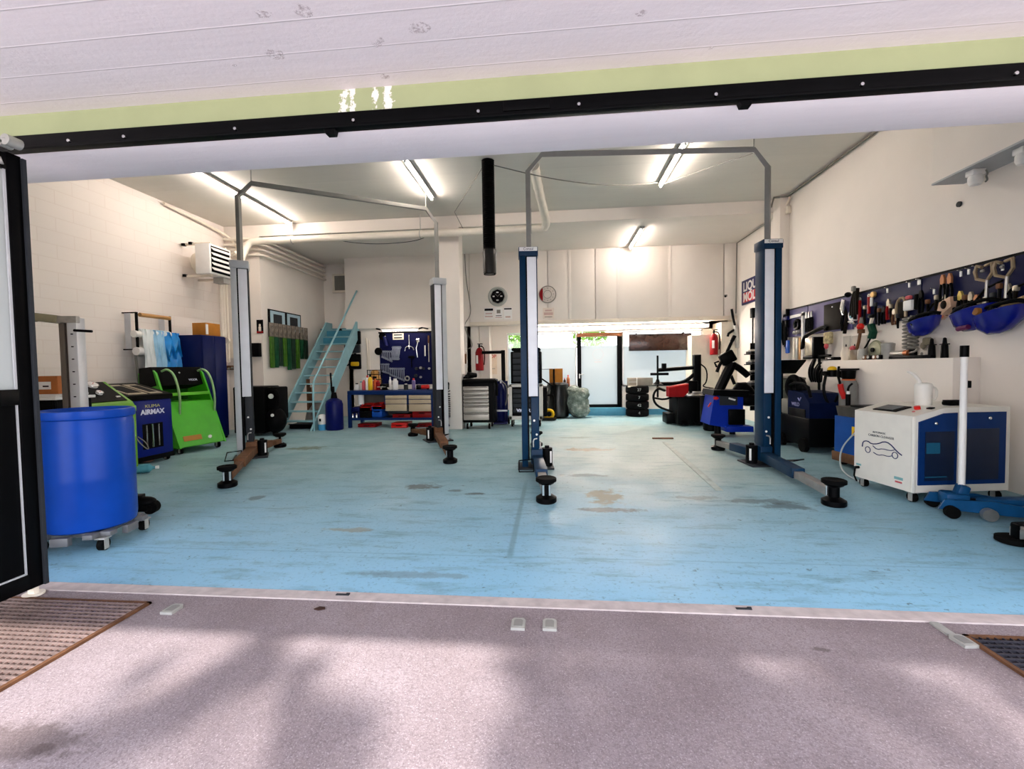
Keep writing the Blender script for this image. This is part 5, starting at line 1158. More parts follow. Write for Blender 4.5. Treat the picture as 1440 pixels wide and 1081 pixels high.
# clocks and posters on the upper wall
def disc(name, lab, px, py, r): p = at_y(UY, px, py); return thing(name, lab, 'clock', (p.x, UY, p.z), 0, 'wheel clocks on the upper wall')
t = disc('wall_clock', 'round wheel shaped wall clock with black face left of the blue lift post', 700, 417, .25)
part('rim', mat('pale_grey_rim', '#b5b7b0', .4, .2), t, lambda m: m.lathe([(.16, -.01), (.19, -.05), (.22, -.06), (.25, -.04), (.255, 0)], (0, 0, 0), 36, 'y'))
part('ring', dgrey, t, lambda m: m.ring((0, -.05, 0), .215, .008, 'y', 36, 6))
part('face', black, t, lambda m: m.lathe([(0, -.062), (.172, -.06), (.178, -.05), (.178, -.02)], (0, 0, 0), 8, 'y'))
for x, z, in ((0, .1), (.1, 0), (0, -.1), (-.1, 0)): part('mark', paper, t, lambda m: m.box((x, -.064, z), (.06 if x == 0 else .05, .006, .03), .003))
part('hand', gc, t, lambda m: m.box((.05, -.066, .04), (.14, .003, .008), 0, (0, -.8, 0)))
part('hand', gc, t, lambda m: m.box((-.03, -.067, .03), (.1, .003, .008), 0, (0, .8, 0)))
t = disc('wall_clock', 'round pale wall clock with numerals and dark red band beside the blue lift post', 770, 414, .22)
part('face', mat('pale_clock_face', '#cfc6bd', .5), t, lambda m: m.lathe([(0, -.03), (.2, -.03), (.215, -.02), (.215, 0)], (0, 0, 0), 32, 'y'))
part('rim', gc, t, lambda m: m.ring((0, -.025, 0), .21, .012, 'y', 32, 6)); part('inner_ring', gc, t, lambda m: m.ring((0, -.03, 0), .1, .006, 'y', 24, 6))
part('red_band', dred, t, lambda m: m.prism([(.205*math.cos(q), .205*math.sin(q)) for q in [PI*.7+.06*PI*k for k in range(11)]], -.036, -.03, 'y'))
for k in range(12): text('numeral', str(k+1), .045, dgrey, t, (.155*math.sin(PI*(k+1)/6), -.034, .155*math.cos(PI*(k+1)/6)))
def poster(px0, px1, py0, py1, lab, lines, m_=paper):
    a, b_ = at_y(UY, px0, py1), at_y(UY, px1, py0); w_, h_ = b_.x-a.x, b_.z-a.z
    t = thing('poster', lab, 'poster', ((a.x+b_.x)/2, UY, (a.z+b_.z)/2), 0, 'posters under the clocks')
    part('sheet', m_, t, lambda m: m.box((0, -.004, 0), (w_, .006, h_)))
    for (x, z, ww_, hh_, mm) in lines: part('print', mm, t, lambda m: m.box((x*w_, -.008, z*h_), (ww_*w_, .002, hh_*h_)))
pk = mat('pinkish_print', '#c9a9a0', .7)
poster(681, 694, 433, 449, 'white poster with a dark car picture under the black faced clock, left of three', [(0, .36, .9, .2, black), (0, 0, .7, .1, pk), (0, -.25, .8, .1, pk)])
poster(695.5, 707, 432, 449, 'white poster with a grey round emblem under the black faced clock, middle of three', [(0, .15, .45, .3, gc), (0, -.2, .7, .06, dgrey), (0, -.35, .8, .06, pk)])
poster(708.5, 720, 432, 449, 'white poster with dark top band under the black faced clock, right of three', [(0, .38, .9, .12, dgrey), (0, .0, .7, .1, paper), (0, -.3, .6, .12, pk)])
poster(763.5, 779, 432.5, 448, 'pale poster with faint red print under the red banded clock', [(0, .25, .6, .15, pk), (0, -.05, .8, .25, pk), (0, -.35, .7, .06, gc)], mat('pale_poster_paper', '#e3d6c9', .7))
# small sensors on the upper wall
p = at_y(UY, 1020, 416); t = thing('motion_sensor', 'small grey sensor on the upper rear wall near the right corner', 'sensor', (p.x, UY, p.z)); part('body', gc, t, lambda m: m.box((0, -.03, 0), (.06, .06, .05), .01)); part('eye', black, t, lambda m: m.ball((-.02, -.06, -.02), .025))
p = at_y(11.75, 659, 470); t = thing('wall_pipe', 'thin grey pipe with fittings on the rear wall right of the pillar', 'pipe', (p.x, 11.76, 0))
part('pipe', gc, t, lambda m: m.cyl((0, 0, .95), (0, 0, 2.4), .018)); part('valve', rust, t, lambda m: m.box((0, -.02, 1.45), (.06, .06, .12), .01)); part('valve', rust, t, lambda m: m.box((.03, -.02, 1.25), (.08, .05, .06), .01))
# ------------------------------------------------------------------ right rear: tyre changer, balancer, wall gear
dk = mat('soot_black_enamel', '#060708', .4, var=.2)
p = at_z(0, 975, 599); y0 = 10.2
def Q(px, py, y=y0): return at_y(y, px, py)
cx = Q(985, 590).x
t = thing('tyre_changer', 'black tyre changing machine with tall column and swing arms right of the rear door', 'tyre changer', (cx, y0, 0))
H = Q(985, 498).z
part('cabinet', dk, t, lambda m: m.span((-.58, -.35, .02), (.25, .4, .62), .03).span((-.75, -.1, .02), (-.5, .3, .25), .02))
part('column', dk, t, lambda m: m.span((-.075, .18, .5), (.075, .34, H), .01).span((-.22, .15, .55), (.0, .36, .95), .02))
za, zb = Q(960, 518).z, Q(960, 537).z
part('upper_arm', dk, t, lambda m: m.tube([(0, .25, za+.02), (-.86, .25, za-.03)], .045, 8).box((-.72, .25, za+.05), (.1, .08, .14), .01))
part('lower_arm', dk, t, lambda m: m.tube([(0, .25, za-.08), (-.22, .25, zb+.02), (-.42, .25, zb-.04), (-.88, .25, zb-.04)], .042, 8, smooth=1))
hd = part('mount_head', dk, t, lambda m: m.cyl((-.86, .25, zb-.35), (-.86, .25, za+.3), .022).lathe([(.0, -.02), (.13, 0), (.05, .06), (.03, .12)], (-.86, .25, zb-.06), 14).box((-.82, .25, za-.12), (.4, .06, .06), .01))
part('duck_head', mat('worn_bronze', '#6e6250', .4, .5), hd, lambda m: m.box((-.78, .25, zb-.16), (.22, .1, .05), .02, (0, .4, 0)))
part('turntable', steel, t, lambda m: m.lathe([(.1, .62), (.3, .64), (.3, .67), (.05, .68)], (-.22, 0, 0), 20))
part('clamp_jaw', steel, t, lambda m: m.box((-.38, -.05, .7), (.24, .06, .05), .01))
part('clamp_jaw', steel, t, lambda m: m.box((-.1, -.1, .7), (.2, .06, .05), .01))
part('air_hose', dk, t, lambda m: m.tube([(-.72, .2, zb-.2), (-.9, .1, .8), (-1.02, .05, .62), (-.95, .0, .4), (-.62, -.1, .28)], .025, smooth=2).tube([(-.6, -.1, .62), (-.8, -.12, .55), (-.98, 0, .58)], .022, smooth=1))
part('foot_pedal', dk, t, lambda m: m.box((-.45, -.42, .08), (.1, .2, .03), .006, (.3, 0, 0))); part('foot_pedal', dk, t, lambda m: m.box((-.2, -.42, .08), (.1, .2, .03), .006, (.3, 0, 0)))
part('hose_loop', dk, t, lambda m: m.tube([(.07, .25, za+.1), (.22, .25, za-.02), (.22, .25, zb-.02), (.1, .25, zb-.12), (.36, .25, zb-.16)], .015, smooth=2))
a, b_ = Q(943, 563, 10.0), Q(965, 545, 10.0)
t = thing('bead_blaster_tank', 'red angular tank standing on the tyre changer below its arms', 'tank', ((a.x+b_.x)/2-.02, 10.02, .622))
part('tank', dred, t, lambda m: m.prism([(-.2, 0), (.1, 0), (.2, .1), (.2, .27), (-.05, .22), (-.2, .2)], -.13, .13)); part('rim', red, t, lambda m: m.prism([(-.2, .19), (.2, .26), (.2, .285), (-.2, .215)], -.135, .135))
# wheel balancer
y1 = 8.35
def B(px, py, y=y1): return at_y(y, px, py)
bx0, bx1 = B(1009, 590).x, B(1045, 590).x
balm = mat('balancer_royal_blue', '#082a98', .35, var=.06)
t = thing('wheel_balancer', 'bright blue wheel balancing machine with black hood and tilted arms by the right lift', 'wheel balancer', ((bx0+bx1)/2, y1, 0))
w_ = bx1-bx0; zt = B(1020, 554).z
part('body', balm, t, lambda m: m.prism([(-w_/2-.14, .22), (w_/2, .12), (w_/2, zt-.02), (-w_/2-.05, zt)], 0, .5))
part('base_step', balm, t, lambda m: m.span((-.1, -.1, .1), (w_/2+.14, .4, .2), .01))
part('weight_tray', dk, t, lambda m: m.prism([(-w_/2-.1, zt-.02), (w_/2+.05, zt-.06), (w_/2+.1, zt+.06), (-w_/2-.08, zt+.08)], -.06, .55)); part('screen', dgrey, t, lambda m: m.span((-w_/2+.03, -.02, zt-.2), (w_/2-.1, .0, zt-.03), .01))
part('label', paper, t, lambda m: m.box((.02, -.025, zt-.09), (.12, .008, .03), 0, (0, .3, 0)))
part('weight_pocket', dk, t, lambda m: m.span((-.04, -.05, .22), (w_/2+.02, .02, .5), .015))
part('wheel_hook', red, t, lambda m: m.tube([(-w_/2-.12, -.02, .62), (-w_/2-.18, -.06, .55)], .014).ball((-w_/2-.03, -.01, .7), (.05, .02, .03)))
def jt(px, py, dy=.2): q = at_y(y1+dy, px, py); return Vector((q.x-(bx0+bx1)/2, dy, q.z))
arm_ = part('hood_arm', dk, t, lambda m: m.tube([jt(1010, 551), jt(1020, 530), jt(1030, 510)], .09, 8).box(jt(1023, 503), (.26, .14, .22), .03, (0, -.5, 0)).tube([jt(1020, 500), jt(1031, 476)], .028).box(jt(1031, 476), (.06, .06, .12), .01, (0, .5, 0)))
part('lever', dk, arm_, lambda m: m.tube([jt(1018, 503), jt(1011, 515), jt(1008, 523)], .03).tube([jt(1011, 508), jt(1005, 510), jt(1008, 516)], .018))
part('side_arm', dk, t, lambda m: m.tube([jt(1030, 512), jt(1040, 518), jt(1052, 528)], .06).tube([jt(1028, 528), jt(1033, 540)], .03))
part('guard_hood', dk, t, lambda m: m.tube([jt(1035, 552, .3), jt(1042, 540, .3), jt(1056, 552, .3), jt(1058, 565, .3)], .09, 10, smooth=1).box(jt(1052, 562, .3), (.28, .3, .22), .06))
part('caster_post', dk, t, lambda m: m.cyl((-w_/2+.02, .05, .0), (-w_/2+.02, .05, .2), .06, .05)); part('foot', dk, t, lambda m: m.cyl((w_/2-.05, .35, 0), (w_/2-.05, .35, .12), .05))
part('rear_pan', dk, t, lambda m: m.span((-w_/2-.12, .5, .2), (w_/2, .62, zt-.05), .02))
p = B(1004, 548, 8.7); t = thing('trash_can', 'slim dark bin with rusty lid standing left of the blue balancer', 'bin', (B(1000, 600, 9.2).x, 9.2, 0)); part('bin', dk, t, lambda m: m.lathe([(.13, 0), (.15, .02), (.16, .74), (.1, .75)], (0, 0, 0), 18)); part('lid', rust, t, lambda m: m.lathe([(.165, .74), (.165, .8), (.05, .83)], (0, 0, 0), 18))
p = at_y(UY-.02, 1002, 500); extinguisher('red fire extinguisher with white labels on the rear pier at the right corner', (at_y(11.69, 1002, 500).x, UY+.1, at_y(11.69, 1002, 499).z), 0, 1.1)
p = at_y(11.55, 1037, 488); t = thing('grease_gun', 'long grey grease gun with black grip hanging in the rear right corner', 'grease gun', (at_y(11.5, 1036, 480).x, 11.5, at_y(11.5, 1036, 489).z))
part('barrel', zinc, t, lambda m: m.cyl((.03, 0, 0), (-.03, 0, .55), .06)); part('grip', dk, t, lambda m: m.tube([(-.03, 0, .5), (-.08, 0, .7), (-.12, 0, .95)], .03)); part('trigger', dk, t, lambda m: m.tube([(-.05, 0, .45), (-.2, -.02, .35), (-.22, -.02, .28)], .03)); part('knob', red, t, lambda m: m.ball((.08, 0, .75), .03))
# shelf unit with parts behind the right lift post
t = thing('parts_shelf', 'dark shelf of trays and brake parts on the right wall behind the blue lift post', 'shelf', (4.2, 9.95, 0), RW)
part('upright', dk, t, lambda m: m.span((-.18, -.02, .3), (-.15, .25, 1.75)))
part('upright', dk, t, lambda m: m.span((.15, -.02, .3), (.18, .25, 1.75)))
for k in range(5): part('shelf_board', dk, t, lambda m: m.span((-.19, -.14, .62+k*.22), (.19, .25, .64+k*.22)))
for k in range(5):
    t3 = thing('part_tray', 'tray of metal parts on the dark shelf behind the lift post, %s from the top' % ORD[4-k], 'tray', (4.2, 9.95, .64+k*.22), RW, 'trays on the dark shelf')
    part('tray', dgrey if k % 2 else dk, t3, lambda m: m.span((-.15, -.12, 0), (.13, .2, .05), .006)); part('parts', steel, t3, lambda m: m.ball((-.05, -.02, .06), (.08, .1, .035)).ball((.06, .05, .07), (.06, .08, .04)))
# oil brand sign
a = at_x(4.43, 1042, 396); b_ = at_x(4.43, 1042, 429.5); SW = 1.3; SHh = a.z-b_.z
t = thing('oil_sign', 'navy and red metal sign on the right rear wall partly behind the blue lift post', 'sign', (XR, a.y-SW/2, (a.z+b_.z)/2), RW)
part('plate', mat('sign_navy', '#141450', .4), t, lambda m: m.box((0, -.012, 0), (SW, .024, SHh), .003))
part('red_field', mat('sign_red', '#c8202a', .4), t, lambda m: m.box((0, -.0245, -SHh*.22), (SW*.88, .002, SHh*.4)))
text('lettering', 'LIQUI', SHh*.5, white, t, (-SW*.43, -.026, SHh*.2), align='LEFT', bold=.008, sx=1.12)
text('lettering', 'MOLY', SHh*.5, white, t, (-SW*.43, -.027, -SHh*.23), align='LEFT', bold=.008, sx=1.12)
q = at_x(4.4, 1056, 440); t = thing('wall_speaker', 'small black box on a rod on the right wall left of the blue lift post', 'box', (4.44, q.y, q.z)); part('box', dk, t, lambda m: m.box((0, 0, 0), (.08, .12, .22), .01)); part('rod', dk, t, lambda m: m.cyl((.0, 0, -.1), (.0, 0, -.85), .014))

# ------------------------------------------------------------------ tool boards on the right wall
def perf(key, c0, c1):
    m, nt, b = nodes_of(key); tt = NT(nt)
    vor = nt.nodes.new('ShaderNodeTexVoronoi'); vor.inputs['Scale'].default_value = 24; vor.inputs['Randomness'].default_value = 0
    nt.links.new(tt.co, vor.inputs['Vector'])
    nt.links.new(tt.mix(tt.ramp(vor.outputs['Distance'], [(.16, 1), (.24, 0)]), lin(c0), lin(c1)), b.inputs['Base Color']); b.inputs['Roughness'].default_value = .5
    b.inputs['Specular IOR Level'].default_value = .2; return m
lav = perf('lavender_perforated_board', '#57527c', '#1a1728'); nvb = perf('blue_perforated_board', '#060f3c', '#02030e')
BT, BB = 2.315, 1.83
for (ya, yb, m_, lab) in ((9.1, 8.42, lav, 'lavender perforated tool board on the right wall, farthest of the row beside the lift post'), (8.4, 7.22, lav, 'lavender perforated tool board on the right wall crossed by the dark apron'), (7.2, 5.95, nvb, 'navy perforated tool board on the right wall where straps and red tools hang'), (5.93, 4.6, nvb, 'navy perforated tool board on the right wall, nearest the entrance, above the blue masks')):
    t = thing('perforated_board', lab, 'tool board', (XR, (ya+yb)/2, 0), RW, 'tool boards on the right wall')
    part('sheet', m_, t, lambda m: m.span((-(ya-yb)/2, -.03, BB if m_ is nvb else 1.8), ((ya-yb)/2, 0, BT)))
    part('top_lip', dk, t, lambda m: m.span((-(ya-yb)/2, -.045, BT-.012), ((ya-yb)/2, 0, BT+.012)))
TX = XR-.035
def RT(px, py): return at_x(TX, px, py)
BIG = ('leather_apron', 'cable_bundle', 'white_bracket_frame', 'work_light', 'welding_mask_strap', 'face_shield', 'picture_card', 'wooden_slat', 'coil_spring')
def hung(name, lab, cat, px, py, grp=None):
    q = RT(px, py); t = thing(name, lab, cat, (TX, q.y, q.z), RW, grp)
    if name not in BIG: t.scale = (.78, .95, .8)
    return t
def size(px0, py0, px1, py1): a, b_ = RT(px0, py0), RT(px1, py1); return abs(a.y-b_.y), abs(RT((px0+px1)/2, py0).z-RT((px0+px1)/2, py1).z)
leather = mat('dark_brown_leather', '#17120d', .6, var=.3, scale=6)
w_, h_ = size(1163, 430, 1188, 462)
t = hung('leather_apron', 'dark brown leather apron hanging flat on the lavender tool board', 'apron', 1175, 428); part('sheet', leather, t, lambda m: m.span((-w_/2, -.05, -h_-.04), (w_/2, -.01, .02), .01)); part('stud', chrome, t, lambda m: m.ball((.02, -.055, -.04), .014)); part('strap', leather, t, lambda m: m.tube([(w_/2, -.03, -.05), (w_/2+.1, -.03, -h_*.6), (w_/2+.05, -.03, -h_-.12)], .025))
t = hung('cable_bundle', 'black and navy bundle of cables hanging at the far end of the tool boards', 'cable bundle', 1108, 442)
part('cables', dk, t, lambda m: [m.tube([(-.08+k*.05, -.04, 0), (-.1+k*.06, -.07-.02*(k % 2), -.3), (-.06+k*.05, -.05, -.62-.05*k), (0, -.05, -.3)], .03, 7, smooth=2) for k in range(4)]); part('blue_sleeve', blue, t, lambda m: m.box((.12, -.06, -.62), (.1, .05, .25), .02)); part('hook', dk, t, lambda m: m.box((.05, -.03, .04), (.04, .06, .12), .005))
t = hung('drill_holder', 'navy cordless drill hanging beside the cable bundle on the lavender board', 'drill', 1111, 444); part('body', navy, t, lambda m: m.box((0, -.07, -.06), (.2, .07, .1), .02)); part('grip', dk, t, lambda m: m.box((.03, -.07, -.18), (.07, .06, .18), .02))
t = hung('white_bracket_frame', 'white angled metal frame hanging on the farthest lavender tool board', 'frame', 1133, 440); z1 = RT(1134, 510).z-RT(1133, 440).z
part('frame', paper, t, lambda m: m.span((-.03, -.06, max(z1, -.85)), (.03, -.03, .02)).span((-.42, -.06, -.05), (.03, -.03, .0)))
t = hung('black_ring_lamp', 'round black inspection lamp hanging inside the white frame', 'lamp', 1125, 456); part('ring', dk, t, lambda m: m.ring((0, -.05, 0), .1, .035, 'y', 20, 8)); part('bulb', steel, t, lambda m: m.ball((-.06, -.06, -.18), .05)); part('bulb', steel, t, lambda m: m.ball((.09, -.06, -.17), .045))
for k, px in enumerate((1137, 1140.5, 1144)):
    t = hung('long_pliers', 'long black pliers on the lavender board, %s of three' % ORD[k], 'pliers', px, 441-k, 'long pliers on the lavender board'); part('handles', dk, t, lambda m: m.tube([(-.02, -.03, -.1), (-.035, -.03, -.25), (-.03, -.03, -.4)], .018).tube([(.02, -.03, -.1), (.03, -.03, -.25), (.02, -.03, -.4)], .018)); part('jaws', steel, t, lambda m: m.prism([(-.02, -.1), (.02, -.1), (.008, .03), (-.008, .03)], -.045, -.02))
t = hung('welding_mask_strap', 'black curved strap bow hanging across the bottom of the lavender board', 'strap', 1150, 466); part('strap', dk, t, lambda m: m.tube([(-.38, -.05, -.28), (-.3, -.06, -.06), (0, -.07, .0), (.3, -.06, .06), (.38, -.06, .02)], .035, smooth=2))
t = hung('work_light', 'clear boxy work light standing under the lavender board with black base', 'work light', 1152, 490); w_, h_ = size(1145, 470, 1160, 502)
part('lens', mat('pearl_lens', '#d9cdb2', .2, var=.3, scale=6), t, lambda m: m.span((-w_*.45, -.16, -h_*.3), (w_*.35, -.02, h_*.5), .02)); part('housing', dk, t, lambda m: m.span((w_*.35, -.18, -h_*.45), (w_*.55, 0, h_*.5), .01).span((-w_*.5, -.18, -h_*.45), (w_*.55, 0, -h_*.3), .01))
for k in range(4):
    px = 1119+k*4.2; t = hung('wooden_slat', 'pale slat leaning below the white frame, %s from the left' % ORD[k], 'slat', px, 479, 'pale slats on the right wall'); part('slat', (cream, zinc, wood, cream)[k], t, lambda m: m.box((0, -.03, -.14), (.07, .02, .4), .004))
t = hung('floral_bag', 'pale patterned pouch hanging below the leather apron', 'pouch', 1170, 468); part('pouch', mat('mottled_pouch', '#b3a67f', .8, var=.5, scale=16), t, lambda m: m.box((0, -.06, -.1), (.22, .08, .24), .03)); part('tail', pinkb, t, lambda m: m.ball((-.04, -.07, -.26), (.05, .03, .06)))
# navy boards
t = hung('tie_down_straps', 'bunch of long dark straps hanging from the top of the navy board', 'straps', 1207, 412)
part('straps', leather, t, lambda m: [m.tube([(.02*k, -.04, .08), (-.05+.05*k, -.07, -.15), (-.09+.06*k, -.06, -.4-.04*(k % 3))], .026, 6, smooth=1) for k in range(4)]); part('buckle', gc, t, lambda m: m.box((.02, -.08, .08), (.08, .05, .1), .02)); part('knot', dk, t, lambda m: m.ball((-.18, -.06, .0), .05))
t = hung('spring_clamp', 'shiny metal spring clamp hanging right beside the leather apron', 'clamp', 1191, 424); part('jaws', chrome, t, lambda m: m.tube([(-.02, -.05, .05), (-.05, -.06, -.12), (.0, -.05, -.26)], .024).tube([(.03, -.05, .03), (.02, -.06, -.12), (.0, -.05, -.24)], .02)); part('leg', dk, t, lambda m: m.tube([(0, -.05, -.2), (-.06, -.05, -.4), (-.02, -.05, -.55)], .024))
t = hung('pressure_gauge', 'round white gauge with teal centre on the navy board', 'gauge', 1203, 443); part('case', paper, t, lambda m: m.lathe([(0, -.06), (.1, -.06), (.115, -.045), (.115, 0)], (0, 0, 0), 24, 'y')); part('dial', teal, t, lambda m: m.lathe([(0, -.066), (.06, -.064), (.06, -.05)], (0, 0, 0), 20, 'y')); part('stem', chrome, t, lambda m: m.ball((-.05, -.05, -.12), .035)); part('stem', chrome, t, lambda m: m.ball((.04, -.05, -.13), .035))
for k, (px, py, L0) in enumerate(((1213, 422, .42), (1226, 417, .3))):
    t = hung('red_strap', 'dark red strap hanging on the navy board, %s of two' % ('left' if k == 0 else 'right'), 'strap', px, py, 'red straps on the navy board'); part('strap', dred, t, lambda m: m.box((0, -.04, -L0/2), (.05, .03, L0), .008)); part('hook', steel, t, lambda m: m.ring((0, -.04, .02), .025, .008, 'y', 14, 6))
t = hung('brass_disc_tool', 'tool with a round brass disc hanging at the top of the navy board', 'tool', 1231, 414); part('disc', mat('brass', '#c8a468', .35, .6), t, lambda m: m.lathe([(0, -.05), (.045, -.05), (.052, -.04), (.052, -.01)], (0, 0, 0), 20, 'y')); part('stem', paper, t, lambda m: m.cyl((0, -.05, -.05), (0, -.05, -.2), .02))
t = hung('red_ball_valve', 'red round valve hanging below the red straps', 'valve', 1216, 459); part('ball', red, t, lambda m: m.ball((0, -.06, 0), (.06, .05, .065))); part('neck', gc, t, lambda m: m.cyl((0, -.05, .06), (.03, -.05, .16), .03)); part('cup', rust, t, lambda m: m.cyl((.02, -.06, -.12), (.02, -.06, -.05), .05))
t = hung('spray_gun', 'dark green spray gun with pale hose hanging below the navy board', 'spray gun', 1232, 455); part('body', mat('dark_green_plastic', '#12402e', .4), t, lambda m: m.tube([(.0, -.07, -.02), (.06, -.07, -.15), (.02, -.07, -.25)], .055, 8)); part('hose', cream, t, lambda m: m.tube([(0, -.05, .12), (-.03, -.06, -.02), (-.06, -.06, -.2)], .024)); part('lance', dk, t, lambda m: m.tube([(.0, -.07, -.24), (-.12, -.06, -.36), (-.24, -.05, -.46)], .014)); part('top', dk, t, lambda m: m.box((0, -.06, .13), (.14, .06, .06), .02))
plm = mat('bright_tool_steel', '#a39c8c', .35, .6, var=.1)
def pliers(px, py, L0, lab, hm=dk, jm=None, tilt=0):
    t = hung('pliers', lab, 'pliers', px, py, 'pliers on the navy boards'); jm = jm or plm
    a_ = part('jaws', jm, t, lambda m: m.prism([(-.03, -L0*.35), (-.035, -L0*.15), (-.012, .0), (.012, .0), (.035, -L0*.15), (.03, -L0*.35)], -.05, -.025))
    for s in (-1, 1): part('handle', hm, t, lambda m: m.tube([(s*.02, -.04, -L0*.33), (s*.045, -.04, -L0*.6), (s*.03, -.04, -L0)], .016, 7, smooth=1))
pliers(1254, 420, .34, 'steel pliers with red handles on the navy board left of the tan ring', dred)
pliers(1247, 430, .3, 'dark pliers hanging by the red tools on the navy board', dk, dk)
pliers(1262, 434, .26, 'small chrome pliers under the tan ring on the navy board', rust)
pliers(1331, 386, .4, 'pliers with orange jaws on the nearest navy board, left of a pair', dk, mat('orange_steel', '#a8714c', .4, .4))
pliers(1341, 384, .42, 'pliers with orange jaws on the nearest navy board, right of a pair', dk, mat('orange_steel', '#a8714c', .4, .4))
pliers(1334, 414, .3, 'tilted dark pliers above the beige pouch', dk)
pliers(1356, 409, .36, 'bulky water pump pliers with yellow jaws above the left blue mask', dk, mat('yellow_steel', '#c9b25e', .4, .4))
pliers(1371, 410, .34, 'pliers with cream jaws hanging left of the right blue mask', dk)
pliers(1379, 414, .28, 'short pliers with pale orange jaws close beside the cream jawed pliers', dk, mat('orange_steel', '#a8714c', .4, .4))
pliers(1391, 417, .32, 'pliers with red and yellow handles above the right blue mask', red)
pliers(1424, 398, .36, 'black handled pliers at the right end of the navy board', dk)
pliers(1300, 408, .34, 'black pliers hanging alone at the middle of the navy boards', dk, dk)
for k, (px, py, L0) in enumerate(((1221, 432, .3), (1236, 428, .34), (1241, 436, .26), (1258, 430, .3), (1268, 444, .2), (1310, 424, .3), (1323, 418, .28), (1348, 420, .34), (1363, 418, .3), (1385, 424, .3), (1403, 415, .34), (1412, 402, .3), (1436, 405, .3))):
    t = hung('hanging_tool', 'dark slim tool among the clutter on the navy boards, %s from the left' % (ORD+['thirteenth'])[k], 'tool', px, py, 'slim dark tools on the navy boards')
    part('shaft', dk if k % 3 else leather, t, lambda m: m.tube([(0, -.04, .02), (.01*(k % 3-1), -.05, -L0*.5), (.03*(k % 2), -.045, -L0)], lambda u: .022-.01*u, 7, smooth=1)); part('head', (plm, dgrey, rust)[k % 3], t, lambda m: m.box((0, -.045, .0), (.06, .04, .07), .012))
t = hung('tan_ring_clamp', 'tan arched clamp ring hanging on the navy board', 'clamp', 1272, 423); part('arch', mat('tan_steel', '#98866c', .45, .3), t, lambda m: m.tube([(-.1, -.04, -.3), (-.11, -.04, -.08), (-.05, -.04, .04), (.05, -.04, .05), (.1, -.04, -.04), (.1, -.04, -.26)], .02, smooth=1)); part('pad', leather, t, lambda m: m.box((0, -.03, -.14), (.14, .03, .26), .03))
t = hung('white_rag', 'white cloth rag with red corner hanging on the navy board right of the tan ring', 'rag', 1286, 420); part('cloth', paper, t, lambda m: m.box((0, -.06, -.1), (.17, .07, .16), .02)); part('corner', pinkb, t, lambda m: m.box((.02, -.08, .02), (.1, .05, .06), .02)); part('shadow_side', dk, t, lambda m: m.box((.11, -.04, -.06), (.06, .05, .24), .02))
t = hung('coil_spring', 'grey bunch of coil springs hanging below the navy board', 'springs', 1289, 443); 
def spr(m):
    for q in (-.04, .05): m.tube([(q+.045*math.cos(a*.6), -.07+.045*math.sin(a*.6), -.01-.0042*a) for a in range(100)], .013, 5)
part('coils', gc, t, spr); part('cup', dk, t, lambda m: m.cyl((.05, -.07, -.5), (.05, -.07, -.42), .04))
for k, (px, py) in enumerate(((1250, 407), (1281, 399), (1295, 395), (1316, 408), (1354, 383), (1365, 380), (1375, 377), (1413, 374))):
    t = hung('label_hook', 'small pale label hook on the navy boards, %s from the left' % ORD[k], 'hook', px, py, 'label hooks on the navy boards'); part('tag', paper, t, lambda m: m.box((0, -.02, -.02), (.035 if k != 2 else .06, .01, .07), .003)); part('peg', chrome, t, lambda m: m.cyl((0, 0, .02), (0, -.06, .03), .006))
tanm = mat('tan_steel', '#98866c', .45, .3)
for k, (px, py, lab) in enumerate(((1391, 377, 'tan six sided C frame press hanging high on the nearest navy board, left of two'), (1419, 371, 'tan six sided C frame press hanging high on the nearest navy board, right of two'))):
    t = hung('frame_press', lab, 'press tool', px, py, 'frame presses on the navy board'); part('frame', tanm, t, lambda m: m.tube([(.02, -.05, .03), (.11, -.05, .05), (.12, -.05, -.07), (.04, -.05, -.17), (-.1, -.05, -.12), (-.13, -.05, -.02), (-.1, -.05, .05), (-.03, -.05, .02)], .02, 6)); part('screw', steel, t, lambda m: m.cyl((.05, -.05, -.15), (.04, -.05, -.42), .018)); part('nut', steel, t, lambda m: m.ball((-.02, -.05, -.03), .022))
t = hung('beige_pouch', 'beige and orange leather pouch hanging at the bottom of the nearest navy board', 'pouch', 1340, 422); part('pouch', mat('beige_leather', '#c8a58c', .6, var=.2), t, lambda m: m.prism([(-.13, -.2), (-.08, -.02), (.1, .04), (.12, -.1), (.02, -.16), (-.1, -.26)], -.1, -.02)); part('dark_pocket', leather, t, lambda m: m.ball((0, -.1, -.06), (.05, .02, .06))); part('flap', mat('orange_leather', '#c46a45', .6), t, lambda m: m.ball((-.08, -.08, -.2), (.05, .03, .05)))
